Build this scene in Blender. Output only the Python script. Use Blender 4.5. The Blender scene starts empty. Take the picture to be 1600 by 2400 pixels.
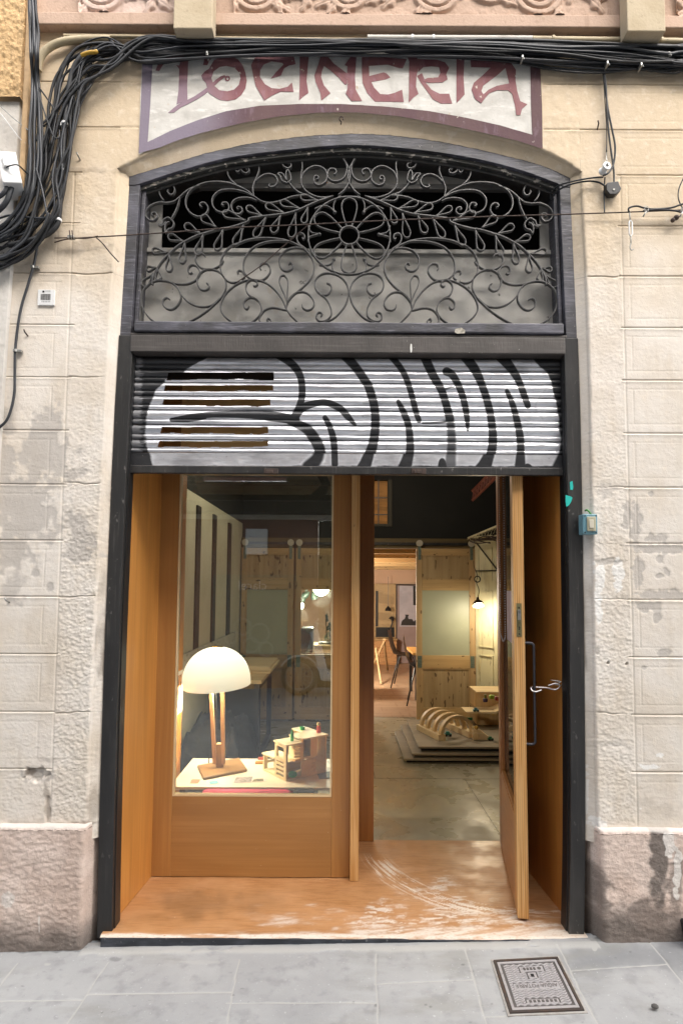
import bpy, bmesh, math, random
import numpy as np
from mathutils import Vector, Matrix
from mathutils.geometry import tessellate_polygon
random.seed(7)
SC = bpy.context.scene
COL = SC.collection
# ---------------------------------------------------------------- camera
FPX, CAMD, CAMH, PITCH, ROLL, HZ = 1400.0, 2.57, 1.57, math.radians(3.9), math.radians(0.35), 1372.0
CYP = HZ - FPX * math.tan(PITCH)
cam_d = bpy.data.cameras.new('camera'); cam = bpy.data.objects.new('camera', cam_d); COL.objects.link(cam)
cam_d.sensor_fit = 'VERTICAL'; cam_d.sensor_height = 36.0; cam_d.lens = 36.0 * FPX / 2400
cam_d.shift_y = (CYP - 1200) / 2400
cam_d.clip_start = 0.05; cam_d.clip_end = 500
cam.matrix_world = (Matrix.Translation((0, -CAMD, CAMH)) @ Matrix.Rotation(math.pi / 2 + PITCH, 4, 'X') @ Matrix.Rotation(ROLL, 4, 'Z'))
SC.camera = cam
# ---------------------------------------------------------------- sky, sun, exposure
SUN_EL, SUN_AZ = math.radians(44), math.radians(30)      # azimuth to the right of straight out of the wall
w = bpy.data.worlds.new('World'); SC.world = w; w.use_nodes = True
wn = w.node_tree; bg = wn.nodes['Background']
sky = wn.nodes.new('ShaderNodeTexSky'); sky.sky_type = 'NISHITA'; sky.sun_disc = False
sky.sun_elevation = SUN_EL; sky.sun_rotation = math.pi - SUN_AZ
sky.air_density = 1.0; sky.dust_density = 4.0; sky.ozone_density = 0.7
hs = wn.nodes.new('ShaderNodeHueSaturation'); hs.inputs['Saturation'].default_value = .5   # thin white cloud
wn.links.new(sky.outputs[0], hs.inputs['Color']); wn.links.new(hs.outputs[0], bg.inputs[0]); bg.inputs[1].default_value = 0.14
sl = bpy.data.lights.new('sun', 'SUN'); sl.energy = 1.5; sl.angle = math.radians(100); sl.color = (1.0, 0.955, 0.89)
sun = bpy.data.objects.new('sun', sl); COL.objects.link(sun)
sdir = Vector((math.sin(SUN_AZ) * math.cos(SUN_EL), -math.cos(SUN_AZ) * math.cos(SUN_EL), math.sin(SUN_EL)))
sun.rotation_euler = sdir.to_track_quat('Z', 'Y').to_euler(); sun.location = (3, -6, 9)
SC.view_settings.view_transform = 'Standard'; SC.view_settings.look = 'None'
SC.view_settings.exposure = 1.93; SC.view_settings.gamma = 1.0
SC.render.engine = 'CYCLES'
try:
    SC.cycles.use_denoising = True; SC.cycles.denoiser = 'OPENIMAGEDENOISE'
    SC.cycles.max_bounces = 8; SC.cycles.diffuse_bounces = 4; SC.cycles.glossy_bounces = 4
    SC.cycles.transparent_max_bounces = 12; SC.cycles.caustics_reflective = False; SC.cycles.caustics_refractive = False
    SC.cycles.sample_clamp_indirect = 4.0
except Exception: pass

# ---------------------------------------------------------------- measuring: a picture point onto a real plane
def ray(px, py):
    x = px - 800.0; y = py - 1200.0
    c, s = math.cos(ROLL), math.sin(ROLL)
    x, y = x * c + y * s, -x * s + y * c
    u = x / FPX; v = -(y + 1200 - CYP) / FPX
    return u, math.cos(PITCH) - v * math.sin(PITCH), math.sin(PITCH) + v * math.cos(PITCH)
def P(px, py, Y=0.0):
    r = ray(px, py); t = (Y + CAMD) / r[1]
    return Vector((r[0] * t, Y, CAMH + r[2] * t))
def PZ(px, py, Z):
    r = ray(px, py); t = (Z - CAMH) / r[2]
    return Vector((r[0] * t, -CAMD + r[1] * t, Z))
def XZ(px, py, Y=0.0):
    p = P(px, py, Y); return (p.x, p.z)
def srgb(h):
    h = h.lstrip('#'); v = [int(h[i:i + 2], 16) / 255 for i in (0, 2, 4)]
    return tuple(x / 12.92 if x <= .04045 else ((x + .055) / 1.055) ** 2.4 for x in v)

# ---------------------------------------------------------------- noise in numpy
def _h(ix, iy, seed):
    n = (ix.astype(np.int64) * 374761393 + iy.astype(np.int64) * 668265263 + seed * 1442695041) & 0xffffffff
    n = ((n ^ (n >> 13)) * 1274126177) & 0xffffffff
    return ((n ^ (n >> 16)) & 0xffff) / 65535.0
def vnoise(x, y, seed=0):
    ix = np.floor(x); iy = np.floor(y); fx = x - ix; fy = y - iy
    fx = fx * fx * (3 - 2 * fx); fy = fy * fy * (3 - 2 * fy)
    a = _h(ix, iy, seed); b = _h(ix + 1, iy, seed); c = _h(ix, iy + 1, seed); d = _h(ix + 1, iy + 1, seed)
    return (a * (1 - fx) + b * fx) * (1 - fy) + (c * (1 - fx) + d * fx) * fy
def fbm(x, y, seed=0, octv=4, gain=.5):
    s = 0; a = 1; t = 0
    for i in range(octv):
        s = s + a * vnoise(x, y, seed + i * 17); t += a; a *= gain; x = x * 2.03 + 5.1; y = y * 2.03 + 9.7
    return s / t
def sstep(a, b, x):
    t = np.clip((x - a) / (b - a), 0, 1); return t * t * (3 - 2 * t)

# ---------------------------------------------------------------- meshes
class MB:
    def __init__(s): s.v = []; s.f = []
    def add(s, v, f):
        o = len(s.v); s.v += [tuple(p) for p in v]; s.f += [tuple(i + o for i in q) for q in f]; return s
    def box(s, x0, x1, y0, y1, z0, z1, M=None):
        v = [Vector((x, y, z)) for z in (z0, z1) for y in (y0, y1) for x in (x0, x1)]
        if M is not None: v = [M @ p for p in v]
        return s.add(v, [(0, 2, 3, 1), (4, 5, 7, 6), (0, 1, 5, 4), (2, 6, 7, 3), (0, 4, 6, 2), (1, 3, 7, 5)])
    def hexa(s, pts):          # 8 points: front ring of four, back ring of four
        return s.add(pts, [(0, 1, 2, 3), (7, 6, 5, 4), (0, 4, 5, 1), (1, 5, 6, 2), (2, 6, 7, 3), (3, 7, 4, 0)])
    def prism(s, poly, y0, y1, holes=()):      # poly in (x, z), extruded along y
        loops = [[Vector((p[0], p[1], 0)) for p in l] for l in [poly, *holes]]
        flat = [p for l in loops for p in l]; n = len(flat)
        tri = tessellate_polygon(loops)
        v = [(p.x, y0, p.y) for p in flat] + [(p.x, y1, p.y) for p in flat]
        f = [tuple(t) for t in tri] + [tuple(i + n for i in reversed(t)) for t in tri]
        o = 0
        for l in loops:
            m = len(l)
            for i in range(m):
                a = o + i; b = o + (i + 1) % m; f.append((a, b, b + n, a + n))
            o += m
        return s.add(v, f)
    def tube(s, pts, r, n=8, closed=False):
        pts = [Vector(p) for p in pts]; m = len(pts)
        rr = r if hasattr(r, '__len__') else [r] * m
        v = []; f = []; up = Vector((0.13, 0.21, 0.97)).normalized(); prev = None
        for i, p in enumerate(pts):
            a = pts[(i - 1) % m] if (closed or i > 0) else p
            b = pts[(i + 1) % m] if (closed or i < m - 1) else p
            t = (b - a); t = t.normalized() if t.length > 1e-9 else Vector((0, 0, 1))
            if prev is None:
                q = t.cross(up)
                if q.length < .05: q = t.cross(Vector((1, 0, 0)))
                prev = q.normalized()
            prev = (prev - t * prev.dot(t)).normalized(); q2 = t.cross(prev)
            for k in range(n):
                an = 2 * math.pi * k / n
                v.append(p + (prev * math.cos(an) + q2 * math.sin(an)) * rr[i])
        for i in range(m if closed else m - 1):
            j = (i + 1) % m
            for k in range(n): f.append((i * n + k, i * n + (k + 1) % n, j * n + (k + 1) % n, j * n + k))
        if not closed: f.append(tuple(range(n - 1, -1, -1))); f.append(tuple((m - 1) * n + k for k in range(n)))
        return s.add(v, f)
    def strip(s, pts, t, y0, y1, closed=False):  # flat bar bent edgewise: pts in (x, z), thickness t in plane, depth y0..y1
        m = len(pts); v = []; f = []
        tt = t if hasattr(t, '__len__') else [t] * m
        for i in range(m):
            a = pts[(i - 1) % m] if (closed or i > 0) else pts[i]
            b = pts[(i + 1) % m] if (closed or i < m - 1) else pts[i]
            dx, dz = b[0] - a[0], b[1] - a[1]; l = math.hypot(dx, dz) or 1; nx, nz = -dz / l * tt[i] / 2, dx / l * tt[i] / 2
            x, z = pts[i]; c = (y1 - y0) * .22
            v += [(x + nx * .5, y0, z + nz * .5), (x + nx, y0 + c, z + nz), (x + nx, y1, z + nz), (x - nx, y1, z - nz), (x - nx, y0 + c, z - nz), (x - nx * .5, y0, z - nz * .5)]
        for i in range(m if closed else m - 1):
            j = (i + 1) % m
            for k in range(6): f.append((i * 6 + k, i * 6 + (k + 1) % 6, j * 6 + (k + 1) % 6, j * 6 + k))
        if not closed: f.append((5, 4, 3, 2, 1, 0)); f.append(tuple((m - 1) * 6 + k for k in range(6)))
        return s.add(v, f)
    def lathe(s, prof, c, n=32, M=None, cap=True):    # prof: (r, z)
        v = []; f = []
        for r, z in prof:
            for k in range(n):
                a = 2 * math.pi * k / n; p = Vector((r * math.cos(a), r * math.sin(a), z))
                if M is not None: p = M @ p
                v.append(p + Vector(c))
        for i in range(len(prof) - 1):
            for k in range(n): f.append((i * n + k, i * n + (k + 1) % n, (i + 1) * n + (k + 1) % n, (i + 1) * n + k))
        if cap:
            f.append(tuple(range(n - 1, -1, -1))); f.append(tuple((len(prof) - 1) * n + k for k in range(n)))
        return s.add(v, f)
    def ball(s, c, r, n=14, sc=(1, 1, 1)):
        pr = [(max(1e-4, math.sin(math.pi * i / n)), -math.cos(math.pi * i / n)) for i in range(n + 1)]
        M = Matrix.Diagonal((r * sc[0], r * sc[1], r * sc[2])).to_3x3()
        return s.lathe(pr, c, n * 2, M, cap=False)
def finish(o, par, mat, smooth, bev):
    if mat is not None: o.data.materials.append(mat)
    COL.objects.link(o)
    if bev:
        bm = bmesh.new(); bm.from_mesh(o.data); bmesh.ops.remove_doubles(bm, verts=bm.verts, dist=1e-6)
        ed = [e for e in bm.edges if len(e.link_faces) == 2 and e.calc_face_angle(0) > .5]
        bmesh.ops.bevel(bm, geom=ed, offset=bev, segments=2, profile=.5, affect='EDGES', clamp_overlap=True)
        bm.to_mesh(o.data); bm.free()
    if smooth:
        o.data.polygons.foreach_set('use_smooth', [True] * len(o.data.polygons))
        if smooth is not True:
            try: o.data.set_sharp_from_angle(angle=smooth)
            except Exception: pass
    if par is not None:
        o.parent = par; o.matrix_parent_inverse = Matrix.Translation(-par.location)
    return o
def part(name, mb, mat, par=None, label=None, smooth=False, bev=0):
    me = bpy.data.meshes.new(name); me.from_pydata(mb.v, [], mb.f); me.update()
    bm = bmesh.new(); bm.from_mesh(me); bmesh.ops.recalc_face_normals(bm, faces=bm.faces); bm.to_mesh(me); bm.free()
    o = bpy.data.objects.new(name, me); finish(o, par, mat, smooth, bev)
    if label: o['label'] = label
    return o
def grid(name, V, mat, par=None, attrs=None, mask=None, smooth=True, flip=False, label=None):
    nu, nv = V.shape[:2]; me = bpy.data.meshes.new(name)
    idx = np.arange(nu * nv).reshape(nu, nv)
    q = np.stack([idx[:-1, :-1], idx[1:, :-1], idx[1:, 1:], idx[:-1, 1:]], -1)
    if flip: q = q[..., ::-1]
    q = q.reshape(-1, 4)
    if mask is not None: q = q[mask.reshape(-1)]
    n = len(q)
    me.vertices.add(nu * nv); me.vertices.foreach_set('co', V.reshape(-1, 3).astype(np.float32).ravel())
    me.loops.add(n * 4); me.loops.foreach_set('vertex_index', q.astype(np.int32).ravel())
    me.polygons.add(n); me.polygons.foreach_set('loop_start', np.arange(0, n * 4, 4, dtype=np.int32))
    try: me.polygons.foreach_set('loop_total', np.full(n, 4, dtype=np.int32))
    except Exception: pass
    me.update(calc_edges=True); me.validate()
    for k, a in (attrs or {}).items():
        at = me.attributes.new(k, 'FLOAT', 'POINT'); at.data.foreach_set('value', np.ascontiguousarray(a, dtype=np.float32).ravel())
    o = bpy.data.objects.new(name, me); finish(o, par, mat, smooth, 0)
    if label: o['label'] = label
    return o
def tag(o, label, cat, group=None):
    o['label'] = label; o['category'] = cat
    if group: o['group'] = group
    return o
def thing(name, label, cat, loc=(0, 0, 0), group=None):
    o = bpy.data.objects.new(name, None); o.empty_display_size = .1; o.location = loc; COL.objects.link(o)
    return tag(o, label, cat, group)
def single(name, mb, mat, label, cat, group=None, smooth=False, bev=0):
    return tag(part(name, mb, mat, None, None, smooth, bev), label, cat, group)
def struct(o): o['kind'] = 'structure'; return o
def cr(pts, n=8, closed=False):         # smooth curve through points
    m = len(pts); out = []
    g = lambda i: Vector(pts[i % m]) if closed else Vector(pts[max(0, min(m - 1, i))])
    for i in range(m if closed else m - 1):
        a, b, c, d = g(i - 1), g(i), g(i + 1), g(i + 2)
        for k in range(n):
            t = k / n
            out.append(.5 * ((2 * b) + (c - a) * t + (2 * a - 5 * b + 4 * c - d) * t * t + (3 * b - a - 3 * c + d) * t ** 3))
    if not closed: out.append(Vector(pts[-1]))
    return out
def text_flat(s, size):                 # lettering as flat triangles in 2-D, origin at the left baseline
    cu = bpy.data.curves.new('lettering', 'FONT'); cu.body = s; cu.size = size; cu.resolution_u = 3
    o = bpy.data.objects.new('lettering', cu); COL.objects.link(o); bpy.context.view_layer.update()
    me = o.evaluated_get(bpy.context.evaluated_depsgraph_get()).to_mesh()
    v = [(p.co.x, p.co.y) for p in me.vertices]; f = [tuple(p.vertices) for p in me.polygons]
    bpy.data.objects.remove(o); bpy.data.curves.remove(cu)
    return v, f

# ---------------------------------------------------------------- materials
def mat(name, base, rough=.6, metal=0.0, layers=(), bump=(), coat=0.0, spec=.5, rlay=None, emit=None, trans=0.0, sss=0.0):
    m = bpy.data.materials.new(name); m.use_nodes = True; nt = m.node_tree; N = nt.nodes; L = nt.links
    b = N['Principled BSDF']; b.inputs['Roughness'].default_value = rough; b.inputs['Metallic'].default_value = metal
    b.inputs['Coat Weight'].default_value = coat; b.inputs['Coat Roughness'].default_value = .28; b.inputs['Specular IOR Level'].default_value = spec
    b.inputs['Transmission Weight'].default_value = trans
    tc = N.new('ShaderNodeTexCoord').outputs['Object']
    def noise(sc, det=4, dist=0.0, rgh=.55):
        mp = N.new('ShaderNodeMapping'); sc = sc if hasattr(sc, '__len__') else (sc, sc, sc); mp.inputs['Scale'].default_value = sc
        L.new(tc, mp.inputs[0]); t = N.new('ShaderNodeTexNoise'); t.inputs['Scale'].default_value = 1; t.inputs['Detail'].default_value = det
        t.inputs['Distortion'].default_value = dist; t.inputs['Roughness'].default_value = rgh; L.new(mp.outputs[0], t.inputs['Vector']); return t.outputs['Fac']
    def rng(src, lo, hi, fac=1.0):
        r = N.new('ShaderNodeMapRange'); r.inputs[1].default_value = lo; r.inputs[2].default_value = hi; r.inputs[4].default_value = fac
        r.interpolation_type = 'SMOOTHSTEP'; L.new(src, r.inputs[0]); return r.outputs[0]
    def val(src):
        return src
    cur = None
    for l in layers:
        if l[0] == 'n': _, sc, lo, hi, col, fac = l[:6]; f = rng(noise(sc, *(l[6:] if len(l) > 6 else ())), lo, hi, fac)
        elif l[0] == 'a':
            at = N.new('ShaderNodeAttribute'); at.attribute_name = l[1]; f = rng(at.outputs['Fac'], l[2], l[3], l[5]); col = l[4]
            if len(l) > 6:   # break the painted mask up with noise
                mu = N.new('ShaderNodeMath'); mu.operation = 'MULTIPLY'; L.new(f, mu.inputs[0]); L.new(rng(noise(l[6], 6), l[7], l[8]), mu.inputs[1]); f = mu.outputs[0]
        elif l[0] == 'w':    # wood growth rings: bands along one axis, bent by noise
            _, sc, lo, hi, col, fac = l[:6]
            mp = N.new('ShaderNodeMapping'); mp.inputs['Scale'].default_value = sc; L.new(tc, mp.inputs[0])
            t = N.new('ShaderNodeTexWave'); t.inputs['Scale'].default_value = 1; t.inputs['Distortion'].default_value = l[6] if len(l) > 6 else 6
            t.inputs['Detail'].default_value = 3; t.inputs['Detail Scale'].default_value = .6; L.new(mp.outputs[0], t.inputs['Vector']); f = rng(t.outputs['Fac'], lo, hi, fac)
        mx = N.new('ShaderNodeMix'); mx.data_type = 'RGBA'; L.new(f, mx.inputs[0])
        if cur is None: mx.inputs[6].default_value = (*base, 1)
        else: L.new(cur, mx.inputs[6])
        mx.inputs[7].default_value = (*col, 1); cur = mx.outputs[2]
    if cur is None: b.inputs['Base Color'].default_value = (*base, 1)
    else: L.new(cur, b.inputs['Base Color'])
    if rlay: L.new(rng(noise(rlay[0], 4), rlay[1], rlay[2]), (mm := N.new('ShaderNodeMapRange')).inputs[0]); mm.inputs[3].default_value = rlay[3]; mm.inputs[4].default_value = rlay[4]; L.new(mm.outputs[0], b.inputs['Roughness'])
    nrm = None
    for sc, det, dist in bump:
        bp = N.new('ShaderNodeBump'); bp.inputs['Distance'].default_value = dist; bp.inputs['Strength'].default_value = 1
        L.new(noise(sc, det), bp.inputs['Height'])
        if nrm is not None: L.new(nrm, bp.inputs['Normal'])
        nrm = bp.outputs[0]
    if nrm is not None: L.new(nrm, b.inputs['Normal'])
    if emit: b.inputs['Emission Color'].default_value = (*emit[0], 1); b.inputs['Emission Strength'].default_value = emit[1]
    if sss: b.inputs['Subsurface Weight'].default_value = sss; b.inputs['Subsurface Radius'].default_value = (.03, .02, .01)
    return m
def glass_mat(name, tint=(1, 1, 1), dirt=0.0, dirtcol=(.5, .5, .5), scale=3.0):
    m = bpy.data.materials.new(name); m.use_nodes = True; nt = m.node_tree; N = nt.nodes; L = nt.links
    for n in list(N):
        if n.type != 'OUTPUT_MATERIAL': N.remove(n)
    out = [n for n in N if n.type == 'OUTPUT_MATERIAL'][0]
    tr = N.new('ShaderNodeBsdfTransparent'); tr.inputs[0].default_value = (*tint, 1)
    gl = N.new('ShaderNodeBsdfGlossy'); gl.inputs['Roughness'].default_value = .0
    fr = N.new('ShaderNodeFresnel'); fr.inputs[0].default_value = 2.1
    mx = N.new('ShaderNodeMixShader'); L.new(fr.outputs[0], mx.inputs[0]); L.new(tr.outputs[0], mx.inputs[1]); L.new(gl.outputs[0], mx.inputs[2])
    last = mx.outputs[0]
    if dirt:
        df = N.new('ShaderNodeBsdfDiffuse'); df.inputs[0].default_value = (*dirtcol, 1)
        tc = N.new('ShaderNodeTexCoord'); t = N.new('ShaderNodeTexNoise'); t.inputs['Scale'].default_value = scale; t.inputs['Detail'].default_value = 8
        L.new(tc.outputs['Object'], t.inputs['Vector']); r = N.new('ShaderNodeMapRange'); r.inputs[1].default_value = .4; r.inputs[2].default_value = .75; r.inputs[3].default_value = dirt * .3; r.inputs[4].default_value = dirt
        L.new(t.outputs['Fac'], r.inputs[0]); m2 = N.new('ShaderNodeMixShader'); L.new(r.outputs[0], m2.inputs[0]); L.new(last, m2.inputs[1]); L.new(df.outputs[0], m2.inputs[2]); last = m2.outputs[0]
    L.new(last, out.inputs[0]); return m
def wood(name, c0, c1, axis='z', rough=.45, coat=.15, fine=120, knots=None, worn=None, bumpd=.0004, big=.35):
    s = {'x': (1.2, fine, fine), 'y': (fine, 1.2, fine), 'z': (fine, fine, 1.2)}[axis]
    s2 = {'x': (.8, 9, 9), 'y': (9, .8, 9), 'z': (9, 9, .8)}[axis]
    lay = [('n', s, .35, .7, c1, .55, 3), ('n', s2, .35, .68, c1, big + .25, 4, 1.2), ('n', 2.3, .4, .7, tuple(v * .8 for v in c0), .35)]
    lay += [('n', (s2[0] * .7, s2[1] * .7, s2[2] * .7), .5, .72, tuple(v * .72 for v in c1), .3, 4, .8), ('n', 75, .735, .76, srgb('#e3d5bf'), .7, 6), ('n', 48, .74, .77, tuple(v * .25 for v in c1), .6, 5)]
    if knots: lay.append(('n', knots[0], knots[1], knots[1] + .04, knots[2], .8, 1))
    if worn: lay += worn
    return mat(name, c0, rough, 0, lay, [(s, 3, bumpd)], coat=coat)
def ply(name, axis):    # plywood edge: thin dark and pale plies across the axis
    s = {'x': (36, 0, .15), 'y': (0, 36, .15)}[axis]; s2 = {'x': (110, 3, 3), 'y': (3, 110, 3)}[axis]
    return mat(name, srgb('#cf9d5e'), .55, 0, [('w', s, .25, .75, srgb('#9c6a35'), .8, 1.2), ('n', s2, .42, .62, srgb('#dcb47c'), .5, 1), ('n', (90, 90, 2), .4, .7, srgb('#b07a3e'), .4), ('n', (24, 24, 10), .71, .75, srgb('#4a2c12'), .7, 2)], [(s2, 0, .0004)])
def proj(x, y, z):
    dy = y + CAMD; dz = z - CAMH
    fw = dy * math.cos(PITCH) + dz * math.sin(PITCH); up = -dy * math.sin(PITCH) + dz * math.cos(PITCH)
    a = x / fw * FPX; b = -up / fw * FPX + CYP - 1200; c, s = math.cos(ROLL), math.sin(ROLL)
    return a * c - b * s + 800, a * s + b * c + 1200
def blobs(px, py, lst, seed, edge=.35, nz=.9, ns=.05):
    m = np.zeros_like(px); n = (fbm(px * ns, py * ns, seed, 5) - .5) * 2
    for e in lst:
        cx, cy, rx, ry = e[:4]; k = e[4] if len(e) > 4 else 1.0
        d = np.sqrt(((px - cx) / rx) ** 2 + ((py - cy) / ry) ** 2) + n * nz
        m = np.maximum(m, k * (1 - sstep(1 - edge, 1 + edge, d)))
    return m
def segd(px, py, a, b):
    ax, ay = a; bx, by = b; dx, dy = bx - ax, by - ay; t = np.clip(((px - ax) * dx + (py - ay) * dy) / (dx * dx + dy * dy), 0, 1)
    return np.hypot(px - ax - t * dx, py - ay - t * dy), t

# ================================================================ materials of the street front
M = {}
cream = srgb('#d2bd9a'); creamlow = srgb('#dccfbd')
M['plaster'] = mat('plaster', srgb('#cdba9e'), .88, 0, [
    ('a', 'low', .0, 1.0, srgb('#ddd5ca'), 1.0), ('n', 3.5, .35, .7, srgb('#bfad93'), .4), ('n', (14, 14, 3), .5, .75, srgb('#b5a288'), .28), ('n', (2.2, 2.2, 1.1), .5, .7, srgb('#d9cdbf'), .5),
    ('n', 26, .52, .72, srgb('#e0d4c2'), .45), ('a', 'pale', .1, .9, srgb('#e9e6e0'), .85), ('a', 'grey', .15, .85, srgb('#b0a9a1'), .7),
    ('a', 'dirt', .1, 1.0, srgb('#6b5b4a'), .8), ('n', 120, .66, .78, srgb('#6e5d4a'), .45), ('n', (40, 40, 12), .68, .8, srgb('#8f7a62'), .5)],
    [(55, 5, .0016), (260, 2, .0008)])
M['soffit'] = M['plaster']
M['stone'] = mat('plinth_stone', srgb('#d6c3b6'), .9, 0, [('n', 5, .4, .65, srgb('#bfa899'), .7), ('n', 30, .5, .7, srgb('#a8958a'), .5), ('a', 'dirt', .0, 1.0, srgb('#4d4742'), .85), ('a', 'pale', .2, .8, srgb('#d9d2ca'), .9), ('n', 150, .62, .75, srgb('#cbb8a8'), .4)], [(60, 6, .0035), (180, 3, .0015)])
M['pink'] = mat('pink_stucco', srgb('#b79d8a'), .9, 0, [('n', 4, .4, .7, srgb('#a58c79'), .6), ('n', 40, .55, .75, srgb('#967d6a'), .5), ('a', 'left', 0, 1, srgb('#c9b3a7'), .8), ('n', (30, 30, 5), .6, .78, srgb('#7d6250'), .35)], [(90, 4, .0018)])
M['ochre'] = mat('roughcast_ochre', srgb('#c6a67a'), .95, 0, [('n', 30, .45, .7, srgb('#b8976b'), .5), ('n', (60, 60, 6), .6, .75, srgb('#a3845c'), .35)], [(120, 5, .005)])
M['whitewall'] = mat('grey_render', srgb('#cdc8c0'), .9, 0, [('n', 5, .4, .7, srgb('#b9b2a8'), .6), ('n', 60, .62, .75, srgb('#8d857a'), .4)], [(80, 4, .0015)])
M['framewood'] = mat('dark_painted_wood', srgb('#45403c'), .55, 0, [('n', (6, 6, 2), .45, .75, srgb('#57514d'), .7), ('n', (5, 60, 110), .5, .74, srgb('#6b6661'), .35), ('n', (3, 3, 1.2), .48, .66, srgb('#332f2c'), .7), ('n', (90, 90, 60), .68, .74, srgb('#a9a39b'), .8, 6)], [((150, 150, 18), 3, .0012), (30, 3, .001)])
M['framearch'] = mat('weathered_black_paint', srgb('#3d3c41'), .5, 0, [('n', (5, 5, 5), .4, .7, srgb('#5d5c66'), .8), ('n', (10, 30, 110), .5, .70, srgb('#73727a'), .65), ('n', (4, 4, 4), .5, .66, srgb('#2e2b29'), .7), ('n', (70, 70, 70), .69, .74, srgb('#b4aea6'), .8, 6), ('a', 'worn', .3, .7, srgb('#b9b2a7'), .9, 60, .5, .62)], [((40, 40, 120), 4, .0016)])
M['framedark'] = mat('black_metal_paint', srgb('#2b2a29'), .42, .0, [('n', (9, 9, 3), .45, .75, srgb('#45423f'), .7), ('n', (50, 50, 24), .64, .72, srgb('#77736e'), .7, 6), ('n', (120, 120, 6), .56, .74, srgb('#4f4c49'), .6), ('n', (2.5, 2.5, 1), .45, .66, srgb('#1d1c1c'), .8)], [((60, 60, 14), 3, .0008)])
M['iron'] = mat('wrought_iron', srgb('#585756'), .38, .4, [('n', 30, .4, .7, srgb('#737270'), .7), ('n', 90, .6, .75, srgb('#3b3a39'), .6)], [(160, 3, .0006)])
M['board'] = mat('grey_sheet', srgb('#a9a69f'), .6, 0, [('n', 3.5, .35, .7, srgb('#77746d'), .8), ('n', 11, .5, .72, srgb('#aaa79f'), .7), ('n', (26, 26, 18), .68, .73, srgb('#2f2d2a'), .85, 5), ('n', (9, 9, 9), .62, .72, srgb('#8a7c66'), .4)], [(40, 3, .0008)])
M['board_dark'] = mat('dark_grey_sheet', srgb('#605e5b'), .6, 0, [('n', (2, 8, 14), .35, .7, srgb('#4c4a47'), .8), ('n', (8, 8, 80), .55, .75, srgb('#6e6b68'), .4)])
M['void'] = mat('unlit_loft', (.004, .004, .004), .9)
M['cable'] = mat('cable_sheath', srgb('#17181a'), .55, 0, [('n', 14, .4, .7, srgb('#26272b'), .7), ('n', 60, .6, .75, srgb('#3c3d41'), .4)])
M['cable_grey'] = mat('grey_cable_sheath', srgb('#323438'), .45, 0, [('n', 14, .4, .7, srgb('#232427'), .6)])
M['conduit'] = mat('painted_conduit', srgb('#b3a486'), .6, 0, [('n', 12, .45, .7, srgb('#8f8067'), .6), ('n', (60, 200, 200), .66, .74, srgb('#3f382e'), .7, 5)])
M['conduit_white'] = mat('white_conduit', srgb('#b4b0a8'), .5, 0, [('n', 16, .5, .7, srgb('#8b867c'), .6)])
M['white'] = mat('white_plastic', srgb('#dcdcda'), .4, 0, [('n', 20, .55, .75, srgb('#bdbdba'), .4)])
M['galv'] = mat('galvanised', srgb('#a5a49f'), .35, .7, [('n', 60, .45, .7, srgb('#6d6a63'), .6)])
M['rust'] = mat('rusty_wire', srgb('#4a3c35'), .7, .3, [('n', 60, .45, .7, srgb('#2c2826'), .7)])
M['black'] = mat('black_plastic', srgb('#1c1c1d'), .4)
M['teal'] = mat('teal_plastic', srgb('#6d97a3'), .4, 0, [('n', 40, .5, .7, srgb('#55757e'), .6)])
M['opaque_lens'] = mat('yellowed_lens', srgb('#b1ab92'), .25, 0, [('n', 60, .5, .7, srgb('#8c856c'), .5)])

# ================================================================ shop building (everything plastered)
bld = thing('shop_building', 'cream plastered house front with scored block joints around an arched shop opening', 'building', (0, .1, .1))
MAJ = [P(160, y).z for y in (191, 297, 403, 522, 639.6, 760.5, 883.5, 1008, 1134.7, 1266, 1398, 1532.7, 1668, 1802)]
OUT_L = [(.12, -1.011), (.54, -1.018), (1.288, -1.019), (2.265, -1.010), (2.74, -.998), (3.433, -.977), (5, -.96)]
OUT_R = [(.12, 1.022), (.526, 1.039), (1.359, 1.050), (2.278, 1.055), (2.69, 1.050), (3.435, 1.032), (5, 1.02)]
oxl = lambda z: np.interp(z, *zip(*OUT_L)); oxr = lambda z: np.interp(z, *zip(*OUT_R))
CORN_L = [(.5, -1.056), (1.292, -1.051), (2.387, -1.030), (2.741, -1.025), (3.041, -1.017), (3.5, -1.012)]
CORN_R = [(.5, 1.074), (1.362, 1.078), (2.4, 1.084), (3.0, 1.078), (3.435, 1.066)]
cxl = lambda z: np.interp(z, *zip(*CORN_L)); cxr = lambda z: np.interp(z, *zip(*CORN_R))
ARCH = [(-1.3, 3.27), (-1.017, 3.437), (-.863, 3.515), (-.716, 3.579), (-.473, 3.647), (-.24, 3.69), (-.011, 3.705), (.2, 3.692), (.384, 3.663), (.727, 3.588), (.894, 3.536), (1.02, 3.471), (1.069, 3.437), (1.4, 3.27)]
_ac = cr([(a, b, 0) for a, b in ARCH], 16); _ax = np.array([p.x for p in _ac]); _az = np.array([p.y for p in _ac])
archz = lambda x: np.interp(x, _ax, _az)
FRO = [P(*p, .035) for p in [(303, 411), (391, 385), (502, 352), (650, 324), (820, 311), (965, 320), (1113, 346), (1261, 383), (1335, 415)]]
_fc = cr([(p.x, p.z, 0) for p in FRO], 12)
fraz = lambda x: np.interp(x, [p.x for p in _fc], [p.y for p in _fc])
YFR, ZFL, ZTOP = .035, .122, 4.2
ZSPR = 3.437
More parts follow.
